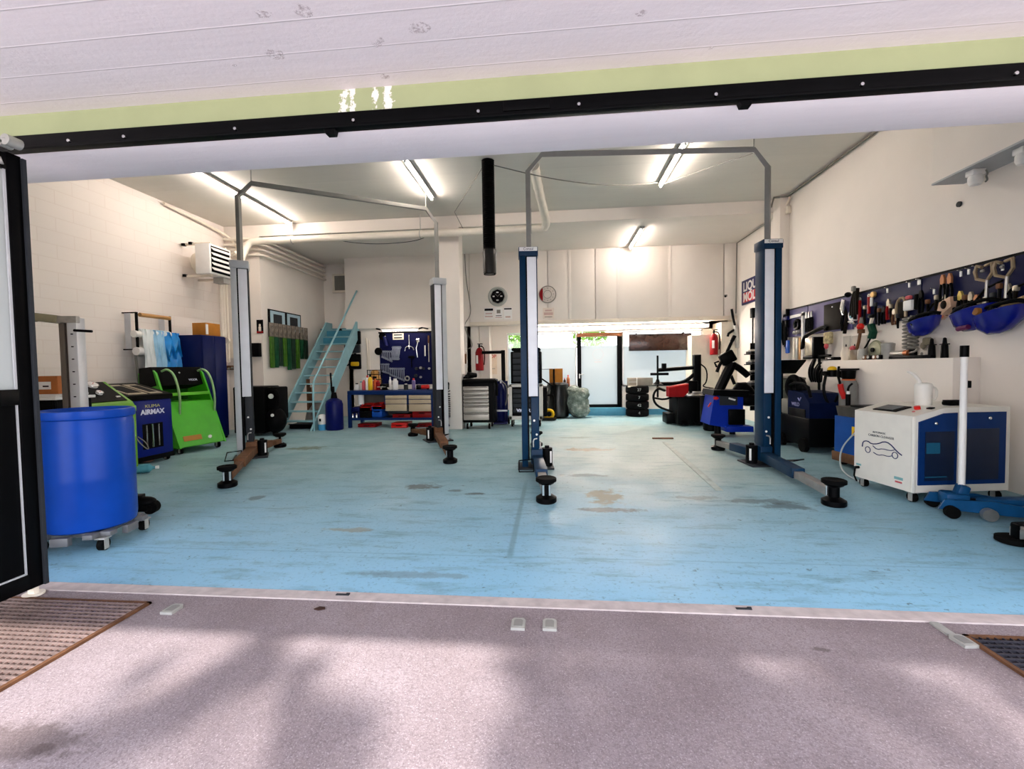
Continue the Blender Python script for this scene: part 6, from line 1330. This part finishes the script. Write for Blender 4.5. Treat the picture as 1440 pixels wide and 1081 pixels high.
def mask(px, py, s, lab, lens=False):
    t = hung('face_shield', lab, 'mask', px, py, 'blue masks on the right wall'); bm_ = mat('glossy_royal_blue', '#06137a', .2, var=.1)
    def bowl(m):
        m.lathe([(0, -.19*s), (.09*s, -.175*s), (.17*s, -.11*s), (.205*s, -.01*s), (.195*s, -.005*s), (.16*s, -.1*s), (.085*s, -.16*s), (0, -.172*s)], (0, 0, 0), 26)
        for v in m.b.verts: v.co.y = v.co.y*.62-.14; v.co.z += .22*v.co.x+.05*s
    part('shell', bm_, t, bowl)
    part('headband', dk, t, lambda m: m.tube([(-.21*s, -.12, 0), (-.17*s, -.18, .06*s), (0, -.2, .1*s), (.17*s, -.18, .12*s), (.21*s, -.12, .1*s)], .02, smooth=1).tube([(-.12*s, -.06, .08*s), (0, -.04, .23*s), (.15*s, -.04, .27*s)], .012))
    part('crown_strap', dk, t, lambda m: m.tube([(-.1*s, -.2, -.02*s), (-.02*s, -.24, .0), (.02*s, -.22, .08*s)], .025))
    if lens: part('visor_hinge', mat('orange_black_disc', '#8a5a2a', .4), t, lambda m: m.lathe([(0, -.02), (.03*s, -.018), (.04*s, .01)], (.12*s, -.235, .02), 16, 'y')); part('trim', mat('plum_trim', '#5a1e4a', .4), t, lambda m: m.tube([(-.06*s, -.235, -.12*s), (.05*s, -.24, -.11*s)], .025))
mask(1317, 455, 1.0, 'blue face shield hanging by itself below the navy board')
mask(1391, 442, 1.15, 'larger blue face shield with orange disc below the nearest navy board', True)
mask(1428, 445, 1.15, 'blue face shield with tan upper part at the right edge of view', False)
t = hung('tan_tool_case', 'tan and white tool body hanging above the rightmost blue mask', 'tool', 1432, 432); part('body', mat('tan_plastic', '#b89a6c', .5), t, lambda m: m.tube([(-.14, -.08, -.03), (.02, -.09, .03), (.2, -.08, .08)], .045, 8)); part('knob', dk, t, lambda m: m.ball((-.06, -.13, -.02), .03))
t = hung('canvas_glove', 'brownish work glove hanging behind the left blue mask', 'glove', 1309, 478); part('glove', mat('grey_brown_cloth', '#7d745f', .8, var=.2), t, lambda m: m.box((0, -.04, -.02), (.14, .05, .12), .03).ball((-.06, -.05, -.08), (.04, .03, .05)))
# picture cards above the ledge
for k, (px, lab) in enumerate(((1188, 'grey card with a dark car picture pinned above the ledge, left of three'), (1200, 'grey card with a dark figure pinned above the ledge, middle of three'), (1211, 'plain grey card pinned above the ledge, right of three'))):
    t = hung('picture_card', lab, 'card', px, 489, 'picture cards over the ledge'); part('sheet', mat('grey_card', '#b6b1a8', .7), t, lambda m: m.box((0, .028, 0), (.17, .008, .36)));
    if k < 2: part('picture', dk, t, lambda m: m.ball((0, .024, -.05+.02*k), (.05, .004, .03)).ball((-.01, .024, .02), (.02, .004, .04)))

# ------------------------------------------------------------------ things on the ledge
LZ = 1.336
def led(name, lab, cat, px, grp='things on the ledge', X=4.33):
    q = at_x(X, px, 505); return thing(name, lab, cat, (X, q.y, LZ), RW, grp)
t = led('dark_plate', 'flat dark plate with pale mark at the far end of the ledge', 'plate', 1172); part('plate', dk, t, lambda m: m.box((0, 0, .03), (.2, .12, .05), .015)); part('mark', paper, t, lambda m: m.box((0, -.062, .035), (.08, .004, .015)))
t = led('white_jug', 'cream jug on the ledge beside the dark plate', 'jug', 1190); part('body', cream, t, lambda m: m.lathe([(.05, 0), (.06, .02), (.07, .1), (.05, .17), (.055, .2)], (0, 0, 0), 18)); part('handle', cream, t, lambda m: m.tube([(.05, 0, .17), (.1, 0, .13), (.06, 0, .05)], .012, smooth=1))
t = led('brush_pot', 'brown pot with a brush handle sticking up on the ledge', 'pot', 1203); part('pot', mat('dirty_glass_jar', '#8a7a66', .3, var=.3), t, lambda m: m.lathe([(.06, 0), (.07, .02), (.07, .14), (.05, .15)], (0, 0, 0), 18)); part('brush', rust, t, lambda m: m.tube([(0, 0, .1), (.03, .02, .25), (.05, .03, .4)], .02)); part('cap', pinkb, t, lambda m: m.ball((-.03, -.02, .17), .04))
t = led('glass_jar', 'small grey glass jar right of the brush pot on the ledge', 'jar', 1212); part('jar', zinc, t, lambda m: m.lathe([(.05, 0), (.055, .02), (.055, .13), (.04, .16)], (0, 0, 0), 16))
for k, px in enumerate((1219, 1225, 1233, 1239)):
    t = led('machine_part', 'dark machined part lying on the ledge by the grey fan disc, %s from the left' % ORD[k], 'machine part', px, 'machined parts on the ledge', 4.27); part('body', dk if k % 2 else rust, t, lambda m: m.box((0, 0, .03), (.09, .08, .06), .015)); part('bore', steel, t, lambda m: m.cyl((0, -.045, .035), (0, -.03, .035), .02))
t = led('fan_disc', 'grey olive pressure plate leaning on the wall on the ledge', 'disc', 1231, X=4.42); part('disc', mat('olive_grey_steel', '#8f8f78', .5, .3), t, lambda m: m.lathe([(.03, -.03), (.12, -.02), (.135, 0), (.13, .015)], (0, 0, .135), 22, 'y')); part('hub', dk, t, lambda m: m.cyl((0, -.05, .135), (0, -.02, .135), .03))
t = led('metal_canister', 'upright grey metal cylinder on the ledge', 'canister', 1248.5); part('body', zinc, t, lambda m: m.lathe([(.065, 0), (.07, .01), (.07, .17), (.075, .18), (.075, .205), (.05, .215)], (0, 0, 0), 20))
t = led('blow_torch', 'copper and silver torch lying on the ledge right of the grey cylinder', 'torch', 1268); part('barrel', steel, t, lambda m: m.cyl((-.16, 0, .07), (.06, 0, .07), .035)); part('copper_end', mat('copper', '#a0603c', .35, .7), t, lambda m: m.cyl((.06, 0, .07), (.12, 0, .07), .04)); part('nozzle', steel, t, lambda m: m.tube([(.12, 0, .07), (.2, 0, .08), (.25, 0, .12)], .012, smooth=1)); part('stand', dk, t, lambda m: m.box((-.02, 0, .018), (.3, .08, .036), .01))
q0, q1 = at_x(4.26, 1258, 506), at_x(4.26, 1312, 505)
t = thing('flat_bar', 'long flat black bar lying along the front of the ledge', 'bar', (4.255, (q0.y+q1.y)/2, LZ), RW); part('bar', dk, t, lambda m: m.box((0, 0, .02), (abs(q0.y-q1.y), .04, .04), .006))
t = led('string_roll', 'small pale roll on the ledge left of the black bottles', 'roll', 1300, X=4.4); part('roll', cream, t, lambda m: m.cyl((0, -.03, .055), (0, .03, .055), .05, n=18)); part('core', gc, t, lambda m: m.cyl((0, -.032, .055), (0, .032, .055), .02))
for px, lab in ((1310, 'black winged plug bottle on the ledge, left of two'), (1328, 'black winged plug bottle on the ledge, right of two')):
    t = led('plug_bottle', lab, 'bottle', px, 'black winged bottles on the ledge', 4.36); part('body', dk, t, lambda m: m.lathe([(.034, 0), (.036, .01), (.032, .14), (.02, .17), (.016, .22), (.006, .23)], (0, 0, 0), 16)); part('wings', dk, t, lambda m: m.box((0, 0, .155), (.12, .02, .012), .003))

# ------------------------------------------------------------------ machines along the right wall
wn = mat('welder_dark_navy', '#0a1638', .4, var=.15)
wx, wy = 3.89, 7.15
t = thing('welding_machine', 'dark navy welding machine on wheels between the right lift post and the ledge', 'welding machine', (wx, wy, 0), RW)
part('body', wn, t, lambda m: m.prism([(-.3, .18), (.3, .18), (.3, .72), (.14, .86), (-.3, .88)], -.24, .24, 'y'))
part('lower_unit', dk, t, lambda m: m.span((-.5, -.26, .08), (.32, .28, .5), .02)); part('front_panel', dk, t, lambda m: m.span((-.26, -.252, .3), (.2, -.238, .62), .01))
text('lettering', 'WELD', .08, mat('pale_lilac_print', '#9f9fce', .6), t, (-.05, -.256, .68))
part('mark', mat('pale_lilac_print', '#9f9fce', .6), t, lambda m: m.tube([(.0, -.245, .78), (.04, -.245, .74), (.08, -.245, .79)], .008))
part('handle', dk, t, lambda m: m.tube([(-.28, -.2, .85), (-.3, -.22, 1.0), (.2, -.22, 1.0), (.26, -.2, .8)], .022, smooth=1))
part('side_box', gc, t, lambda m: m.span((-.52, -.24, .5), (-.32, .1, .74), .02)); part('cable_roll', dk, t, lambda m: m.ring((-.42, -.1, .92), .16, .05, 'y', 22, 8).ring((-.42, -.02, .9), .14, .05, 'y', 22, 8))
for q in (-.4, .22): part('wheel', rubber, t, lambda m: m.cyl((q, -.3, .1), (q, -.24, .1), .1, n=20))
t = thing('welding_gas_bottle', 'grey gas bottle with black collar and orange band behind the navy welder', 'gas bottle', (4.08, at_x(4.08, 1193, 550).y, 0))
zc = at_x(4.08, 1192, 533).z
part('bottle', mat('grey_bottle_paint', '#7c7c78', .45, var=.1), t, lambda m: m.lathe([(.1, 0), (.11, .02), (.11, zc-.08), (.09, zc-.02), (.05, zc)], (0, 0, 0), 22)); part('band', mat('orange_band', '#c8683a', .5), t, lambda m: m.lathe([(.08, zc-.02), (.085, zc-.01), (.06, zc+.015)], (0, 0, 0), 22)); part('collar', dk, t, lambda m: m.lathe([(.07, zc), (.08, zc+.02), (.085, zc+.12), (.12, zc+.13), (.12, zc+.15)], (0, 0, 0), 20))
t = thing('pressure_regulator', 'regulator with yellow cap and black hoses beside the grey gas bottle', 'regulator', (4.0, at_x(4.0, 1170, 525).y, at_x(4.0, 1170, 522).z))
part('cap', yellow, t, lambda m: m.ball((0, 0, .03), (.06, .06, .045))); part('body', dk, t, lambda m: m.cyl((0, 0, -.08), (0, 0, .02), .06).cyl((-.12, -.02, -.03), (.14, .04, -.03), .035)); part('hose', dk, t, lambda m: m.tube([(-.1, -.03, -.04), (-.16, -.06, -.3), (-.04, -.06, -.55), (.06, -.05, -.35)], .02, smooth=2)); part('bracket', dk, t, lambda m: m.cyl((.05, .02, -.03), (.2, .05, -.1), .02))
q = at_x(3.9, 1177, 550); t = thing('welding_torch', 'red torch handle hanging in front of the grey gas bottle', 'torch', (3.96, q.y, q.z)); part('handle', red, t, lambda m: m.tube([(-.02, 0, .1), (0, 0, 0), (.04, 0, -.1)], .035, 8)); part('neck', dk, t, lambda m: m.tube([(-.02, 0, .1), (-.02, .05, .22), (.02, .1, .34)], .016))
q = at_x(3.95, 1186, 570); t = thing('welding_torch', 'black torch grip hanging beside the red handle', 'torch', (3.98, q.y-.05, q.z)); part('grip', dk, t, lambda m: m.cyl((0, 0, -.16), (0, 0, .16), .03)); part('hose', dk, t, lambda m: m.tube([(0, 0, .15), (.02, .04, .25), (.08, .05, .3)], .014, smooth=1));  part('tip', paper, t, lambda m: m.cyl((0, 0, .16), (0, 0, .2), .02))
t = thing('hood_tray', 'big black flared tray on an arm next to the right lift post', 'tray', (3.75, 7.92, 0), RW)
zq = at_y(7.92, 1110, 508).z
part('tray', dk, t, lambda m: m.prism([(-.35, zq-.2), (.1, zq-.2), (.4, zq), (.4, zq+.02), (-.4, zq+.02)], -.2, .2)); part('post', dk, t, lambda m: m.span((-.1, -.05, 0), (0, .05, zq-.2)).span((-.3, -.2, 0), (.2, .2, .04))); part('papers', paper, t, lambda m: m.box((0, 0, zq+.03), (.3, .2, .015), 0, (0, .05, .2))); part('clamp', steel, t, lambda m: m.tube([(-.1, -.2, zq-.15), (-.03, -.22, zq-.05)], .014))
t = thing('grey_wash_bin', 'grey ribbed parts bin standing behind the black tray', 'bin', (4.15, 8.45, 0), RW); zq2 = at_x(4.0, 1130, 535).z
part('bin', mat('grey_green_steel', '#868a7c', .5, .2, var=.15), t, lambda m: m.lathe([(.2, 0), (.24, .02), (.25, zq2-.2), (.26, zq2-.18), (.24, zq2-.16), (.25, zq2)], (0, 0, 0), 24)); part('lid', gc, t, lambda m: m.lathe([(.26, zq2), (.26, zq2+.03), (.05, zq2+.06)], (0, 0, 0), 24))
t = thing('tool_strap_cluster', 'cluster of black hanging hoses and straps beside the ledge end', 'hoses', (4.33, 7.85, 0), RW); zq3 = at_x(4.1, 1150, 500).z
part('hoses', dk, t, lambda m: [m.tube([(-.1+.07*k, -.05*(k % 2), zq3-.05*k), (-.14+.08*k, -.1, zq3-.25), (-.06+.05*k, -.06, zq3-.48), (-.1+.06*k, -.04, zq3-.2)], .024, 6, smooth=2) for k in range(5)]); part('hook_bar', dk, t, lambda m: m.cyl((-.2, .0, zq3), (.3, .0, zq3), .02).cyl((.0, 0, 0.02), (.0, 0, zq3), .02).span((-.1, -.1, 0), (.1, .1, .03)))
t = thing('blue_compressor', 'blue compressor box with a yellow warning sticker left of the white cleaner', 'compressor', (3.86, 5.85, 0), RW+.1); zt = at_x(3.6, 1190, 586).z
part('housing', mat('compressor_blue', '#0d4a9a', .4, var=.15, scale=4), t, lambda m: m.prism([(-.3, .16), (.34, .16), (.34, zt-.1), (.24, zt), (-.3, zt)], -.26, .26)); part('base', rust, t, lambda m: m.span((-.34, -.27, .05), (.36, .27, .17), .01)); part('sticker', yellow, t, lambda m: m.box((.05, -.263, zt-.16), (.11, .004, .11))); part('sticker_sign', mat('orange_print', '#b5651c', .6), t, lambda m: m.prism([(.02, zt-.19), (.08, zt-.19), (.05, zt-.135)], -.267, -.264))
for q in (-.25, .25): part('wheel', rubber, t, lambda m: m.cyl((q, -.2, .06), (q, -.15, .06), .06))
t = thing('drip_pan', 'dark grey sheet metal pan lying on the blue compressor', 'pan', (3.88, 5.85, zt), RW+.1)
part('pan', mat('dark_sheet_steel', '#4c4a44', .5, .3, var=.2), t, lambda m: m.prism([(-.3, 0), (.26, 0), (.42, .12), (-.34, .12)], -.24, .22)); part('lid', dk, t, lambda m: m.box((.1, 0, .135), (.5, .4, .025), .006))
cable('thin white hose looping from the white cleaner over the floor', [at_x(3.3, 1213, 600), at_x(3.42, 1195, 615), at_x(3.5, 1182, 632), at_z(.02, 1181, 655), at_z(.02, 1190, 668), at_z(.02, 1212, 678)], .009, mat('clear_white_hose', '#c9d2d2', .3), 3, 'thin_hose')
tag(MB().span((-.05, -.35, 0), (.05, .35, .32), .03).build('black_storage_box', dk, None, (4.0, 6.45, 0)), 'low black box on the floor before the navy welder', 'box')

# ------------------------------------------------------------------ white and blue cleaner
A, Bc, Cc = at_z(.1, 1213, 676), at_z(.1, 1283, 693), at_z(.1, 1418, 689)
rz = math.atan2(Cc.y-Bc.y, Cc.x-Bc.x); CW = (Cc-Bc).length; CDp = .66
t = thing('engine_carbon_cleaner', 'white wheeled engine cleaning machine with blue side doors and a car drawing', 'cleaning machine', (Bc.x, Bc.y, 0), rz)
clw = mat('cleaner_white_enamel', '#e7e4da', .4, var=.03); clb = mat('cleaner_blue_door', '#0a3068', .35, var=.06)
h0, h1, xs = .80, .875, .30
part('housing', clw, t, lambda m: m.prism([(0, .1), (CW, .1), (CW, h1), (xs, h1), (0, h0)], 0, CDp).span((-.006, -.006, .1), (.03, .02, h0-.01), .01))
mid = CW*.44
d1_ = part('door', clb, t, lambda m: m.prism([(.045, .17), (mid, .17), (mid, h1-.045), (xs-.02, h1-.05), (.045, h0-.05)], -.012, .002))
d2_ = part('door', clb, t, lambda m: m.prism([(mid+.03, .17), (CW-.05, .17), (CW-.05, h1-.045), (mid+.03, h1-.045)], -.012, .002))
mesh_, nt, b = nodes_of('dark_blue_perforated_mesh'); tt = NT(nt)
vor = nt.nodes.new('ShaderNodeTexVoronoi'); vor.inputs['Scale'].default_value = 70; vor.inputs['Randomness'].default_value = 0; nt.links.new(tt.co, vor.inputs['Vector'])
nt.links.new(tt.mix(tt.ramp(vor.outputs['Distance'], [(.2, 1), (.3, 0)]), lin('#081d3c'), lin('#03060e')), b.inputs['Base Color']); b.inputs['Roughness'].default_value = .4
part('vent_mesh', mesh_, d1_, lambda m: m.span((.10, -.016, .21), (mid-.03, -.011, .66)))
part('vent_mesh', mesh_, d2_, lambda m: m.span((mid+.08, -.016, .21), (CW-.12, -.011, .68)))
part('inner_unit', mat('teal_inner_unit', '#1c5a78', .5), d1_, lambda m: m.span((.11, -.018, .46), (.24, -.0155, .56)).span((.1, -.018, .24), (mid-.1, -.0155, .25)))
part('latch', chrome, d1_, lambda m: m.ball((.19, -.02, .735), .016)); part('latch', chrome, d2_, lambda m: m.ball((CW*.76, -.02, .775), .016))
# slanted console
sl = math.atan2(h1-h0, xs)
def con(u, v, s=.0): return (u*math.cos(sl)-s*math.sin(sl), v, h0+u*math.sin(sl)+s*math.cos(sl))
scr = part('screen_frame', dk, t, lambda m: m.box(con(.15, .38, .004), (.17, .26, .012), .003, (0, -sl, 0))); part('screen', mat('grey_screen', '#5d6468', .3), scr, lambda m: m.box(con(.15, .40, .011), (.12, .19, .004), 0, (0, -sl, 0)))
part('stop_button', red, t, lambda m: m.cyl(con(.2, .16, 0), con(.2, .16, .03), .025)); part('toggle', dk, t, lambda m: m.box(con(.25, .08, .005), (.04, .05, .014), .003, (0, -sl, 0)))
part('key_dot', mat('pink_dot', '#c56a6a', .5), t, lambda m: m.cyl(con(.12, .12, 0), con(.12, .12, .008), .012))
# drawing and lettering on the left face (faces -x locally)
lettr = mat('dark_grey_print', '#3a3f4a', .6); lblue = mat('navy_print', '#17265a', .6)
LR = (PI/2, 0, -PI/2)
text('lettering', 'AUTOMATIC', .026, lettr, t, (-.0015, .36, .60), LR, .0008)
text('lettering', 'CARBON CLEANSER', .032, lettr, t, (-.0015, .34, .565), LR, .0008)
def car(m):
    pts = [(.06, .0), (.10, .055), (.2, .06), (.27, .05), (.36, .085), (.46, .09), (.55, .05), (.6, .02), (.62, .0)]
    def F(q): return [(-.002, .66-(.055+u*.8), .44+v) for u, v in q]
    m.tube(F([(.06, -.01), (.07, .045), (.14, .06), (.2, .035), (.3, .05), (.38, .085), (.46, .075), (.56, .01), (.62, -.015)]), .0055, 5, smooth=1)
    m.tube(F([(.22, .02), (.28, -.01), (.36, .01), (.46, .005), (.52, .02)]), .004, 5, smooth=1)
    m.tube(F([(.23, -.045), (.3, -.065), (.36, -.05), (.44, -.055), (.49, -.04)]), .004, 5, smooth=1)
    for u in (.145, .53): m.ring((-.002, .66-(.055+u*.8), .44-.03), .03, .004, 'x', 20, 5)
part('car_drawing', lblue, t, car)
part('info_label', mat('teal_label', '#7fb2b4', .6), t, lambda m: m.box((-.002, .14, .2), (.003, .09, .025))); part('info_label', mat('teal_label', '#7fb2b4', .6), t, lambda m: m.box((-.002, .6, .235), (.003, .06, .02)))
part('small_label', pinkb, t, lambda m: m.box((-.002, .14, .165), (.003, .07, .015))); part('outlet_valve', dk, t, lambda m: m.cyl((-.04, .6, .205), (0, .6, .205), .014).tube([(-.04, .6, .2), (-.05, .6, .12), (-.02, .6, .06)], .008))
for q in ((.06, .06), (CW-.06, .06), (.06, CDp-.06), (CW-.06, CDp-.06)): caster(t, q[0], q[1], .045, .1)
Mz = t.matrix_basis.copy()
def onclean(x, y): q = Mz @ Vector((x, y, 0)); return q.x, q.y
# jug and box on the cleaner
x, y = onclean(CW*.42, .3); t = thing('measuring_jug', 'white plastic jug with curved spout standing on the white cleaner', 'jug', (x, y, h1))
jm_ = mat('milky_plastic', '#e9e6de', .35, var=.02); zj = .26
part('body', jm_, t, lambda m: m.lathe([(.06, 0), (.065, .01), (.07, .19), (.06, .21), (.03, .22)], (0, 0, 0), 20)); part('spout', jm_, t, lambda m: m.tube([(-.03, 0, .2), (-.05, 0, .26), (-.1, 0, .31), (-.15, 0, .33)], lambda u: .02-.01*u, 8, smooth=1)); part('handle', jm_, t, lambda m: m.tube([(.06, .0, .18), (.12, 0, .16), (.12, 0, .06), (.065, 0, .04)], .01, smooth=1))
x, y = onclean(CW*.64, .2); t = thing('black_glasses_case', 'small flat black case lying on the white cleaner', 'case', (x, y, h1), rz); part('case', dk, t, lambda m: m.box((0, 0, .022), (.16, .09, .044), .015)); part('lid', dk, t, lambda m: m.box((0, 0, .046), (.15, .08, .012), .006))
# trolley jack with its white upright handle
q0 = at_z(0, 1330, 716); hp = at_y(4.15, 1349, 690)
jb = mat('jack_blue_paint', '#124a78', .4, var=.2, scale=6)
t = thing('trolley_jack', 'blue trolley jack with tall white upright handle in front of the white cleaner', 'trolley jack', (hp.x, hp.y-.02, 0), -.28)
for s in (-.13, .12): part('side_plate', jb, t, lambda m: m.prism([(-.2, .06), (-.16, .14), (.15, .15), (.5, .1), (.52, .05), (.3, .04)], s, s+.02))
part('front_roller', steel, t, lambda m: m.cyl((.46, -.16, .05), (.46, .16, .05), .045))
part('wheel', rubber, t, lambda m: m.cyl((-.13, -.19, .05), (-.13, -.14, .05), .05, n=18)); part('wheel', rubber, t, lambda m: m.cyl((-.13, .14, .05), (-.13, .19, .05), .05, n=18)); part('wheel', steel, t, lambda m: m.cyl((.1, -.2, .055), (.1, -.15, .055), .05, n=18))
part('lift_arm', jb, t, lambda m: m.box((.28, 0, .13), (.4, .12, .06), .02, (0, -.1, 0)).cyl((.46, 0, .12), (.46, 0, .19), .06))
part('pump_yoke', jb, t, lambda m: m.box((-.05, 0, .13), (.16, .16, .1), .02).box((0, 0, .2), (.08, .1, .1), .02, (0, .3, 0))); part('cylinder', dk, t, lambda m: m.cyl((-.1, 0, .1), (.15, 0, .1), .04))
ztop = at_y(hp.y, 1347, 486).z; zg = at_y(hp.y, 1347, 502).z
part('handle', white, t, lambda m: m.cyl((0, 0, .18), (0, 0, zg+.01), .024, n=14)); part('grip', dk, t, lambda m: m.cyl((0, 0, zg), (0, 0, ztop), .03, n=14)); part('release_clip', dk, t, lambda m: m.box((.035, 0, zg-.23), (.02, .03, .06), .004))
# black machine at the right edge
q0 = at_z(0, 1405, 728); t = thing('battery_trolley', 'black machine with bent tube handle at the right edge of the photo', 'trolley', (3.82, 3.6, 0), .1)
part('box', dk, t, lambda m: m.span((-.12, -.28, .08), (.4, .2, .46), .02)); part('frame', dk, t, lambda m: m.tube([(-.16, -.1, .1), (-.16, -.1, .66), (-.1, -.1, .74), (.3, -.1, .74)], .024, smooth=1).tube([(-.16, .15, .1), (-.16, .15, .66), (-.1, .15, .74), (.3, .15, .74)], .024, smooth=1)); part('skid', dk, t, lambda m: m.tube([(-.15, -.1, .3), (-.34, -.12, .24), (-.42, -.12, .1)], .03, smooth=1).span((-.45, -.2, .03), (-.1, .1, .1), .02))
part('cable', dk, t, lambda m: m.tube([(-.14, -.1, .66), (-.05, -.14, .62), (-.02, -.15, .5)], .012, smooth=2)); part('plug', dk, t, lambda m: m.cyl((-.02, -.15, .46), (-.02, -.15, .53), .035, .02))
for q in (-.05, .3): part('wheel', rubber, t, lambda m: m.cyl((q, -.3, .06), (q, -.26, .06), .06))
q0 = at_z(0, 1438, 768); t = thing('pad_adapter', 'black round rubber pad with steel insert on the floor at the right edge', 'pad', (q0.x, q0.y+.06, 0)); part('pad', rubber, t, lambda m: m.lathe([(.08, 0), (.1, .01), (.1, .04), (.06, .055)], (0, 0, 0), 22)); part('insert', steel, t, lambda m: m.box((.02, -.03, .085), (.09, .08, .07), .006)); part('clip', dk, t, lambda m: m.box((-.03, -.04, .1), (.02, .05, .1), .004))
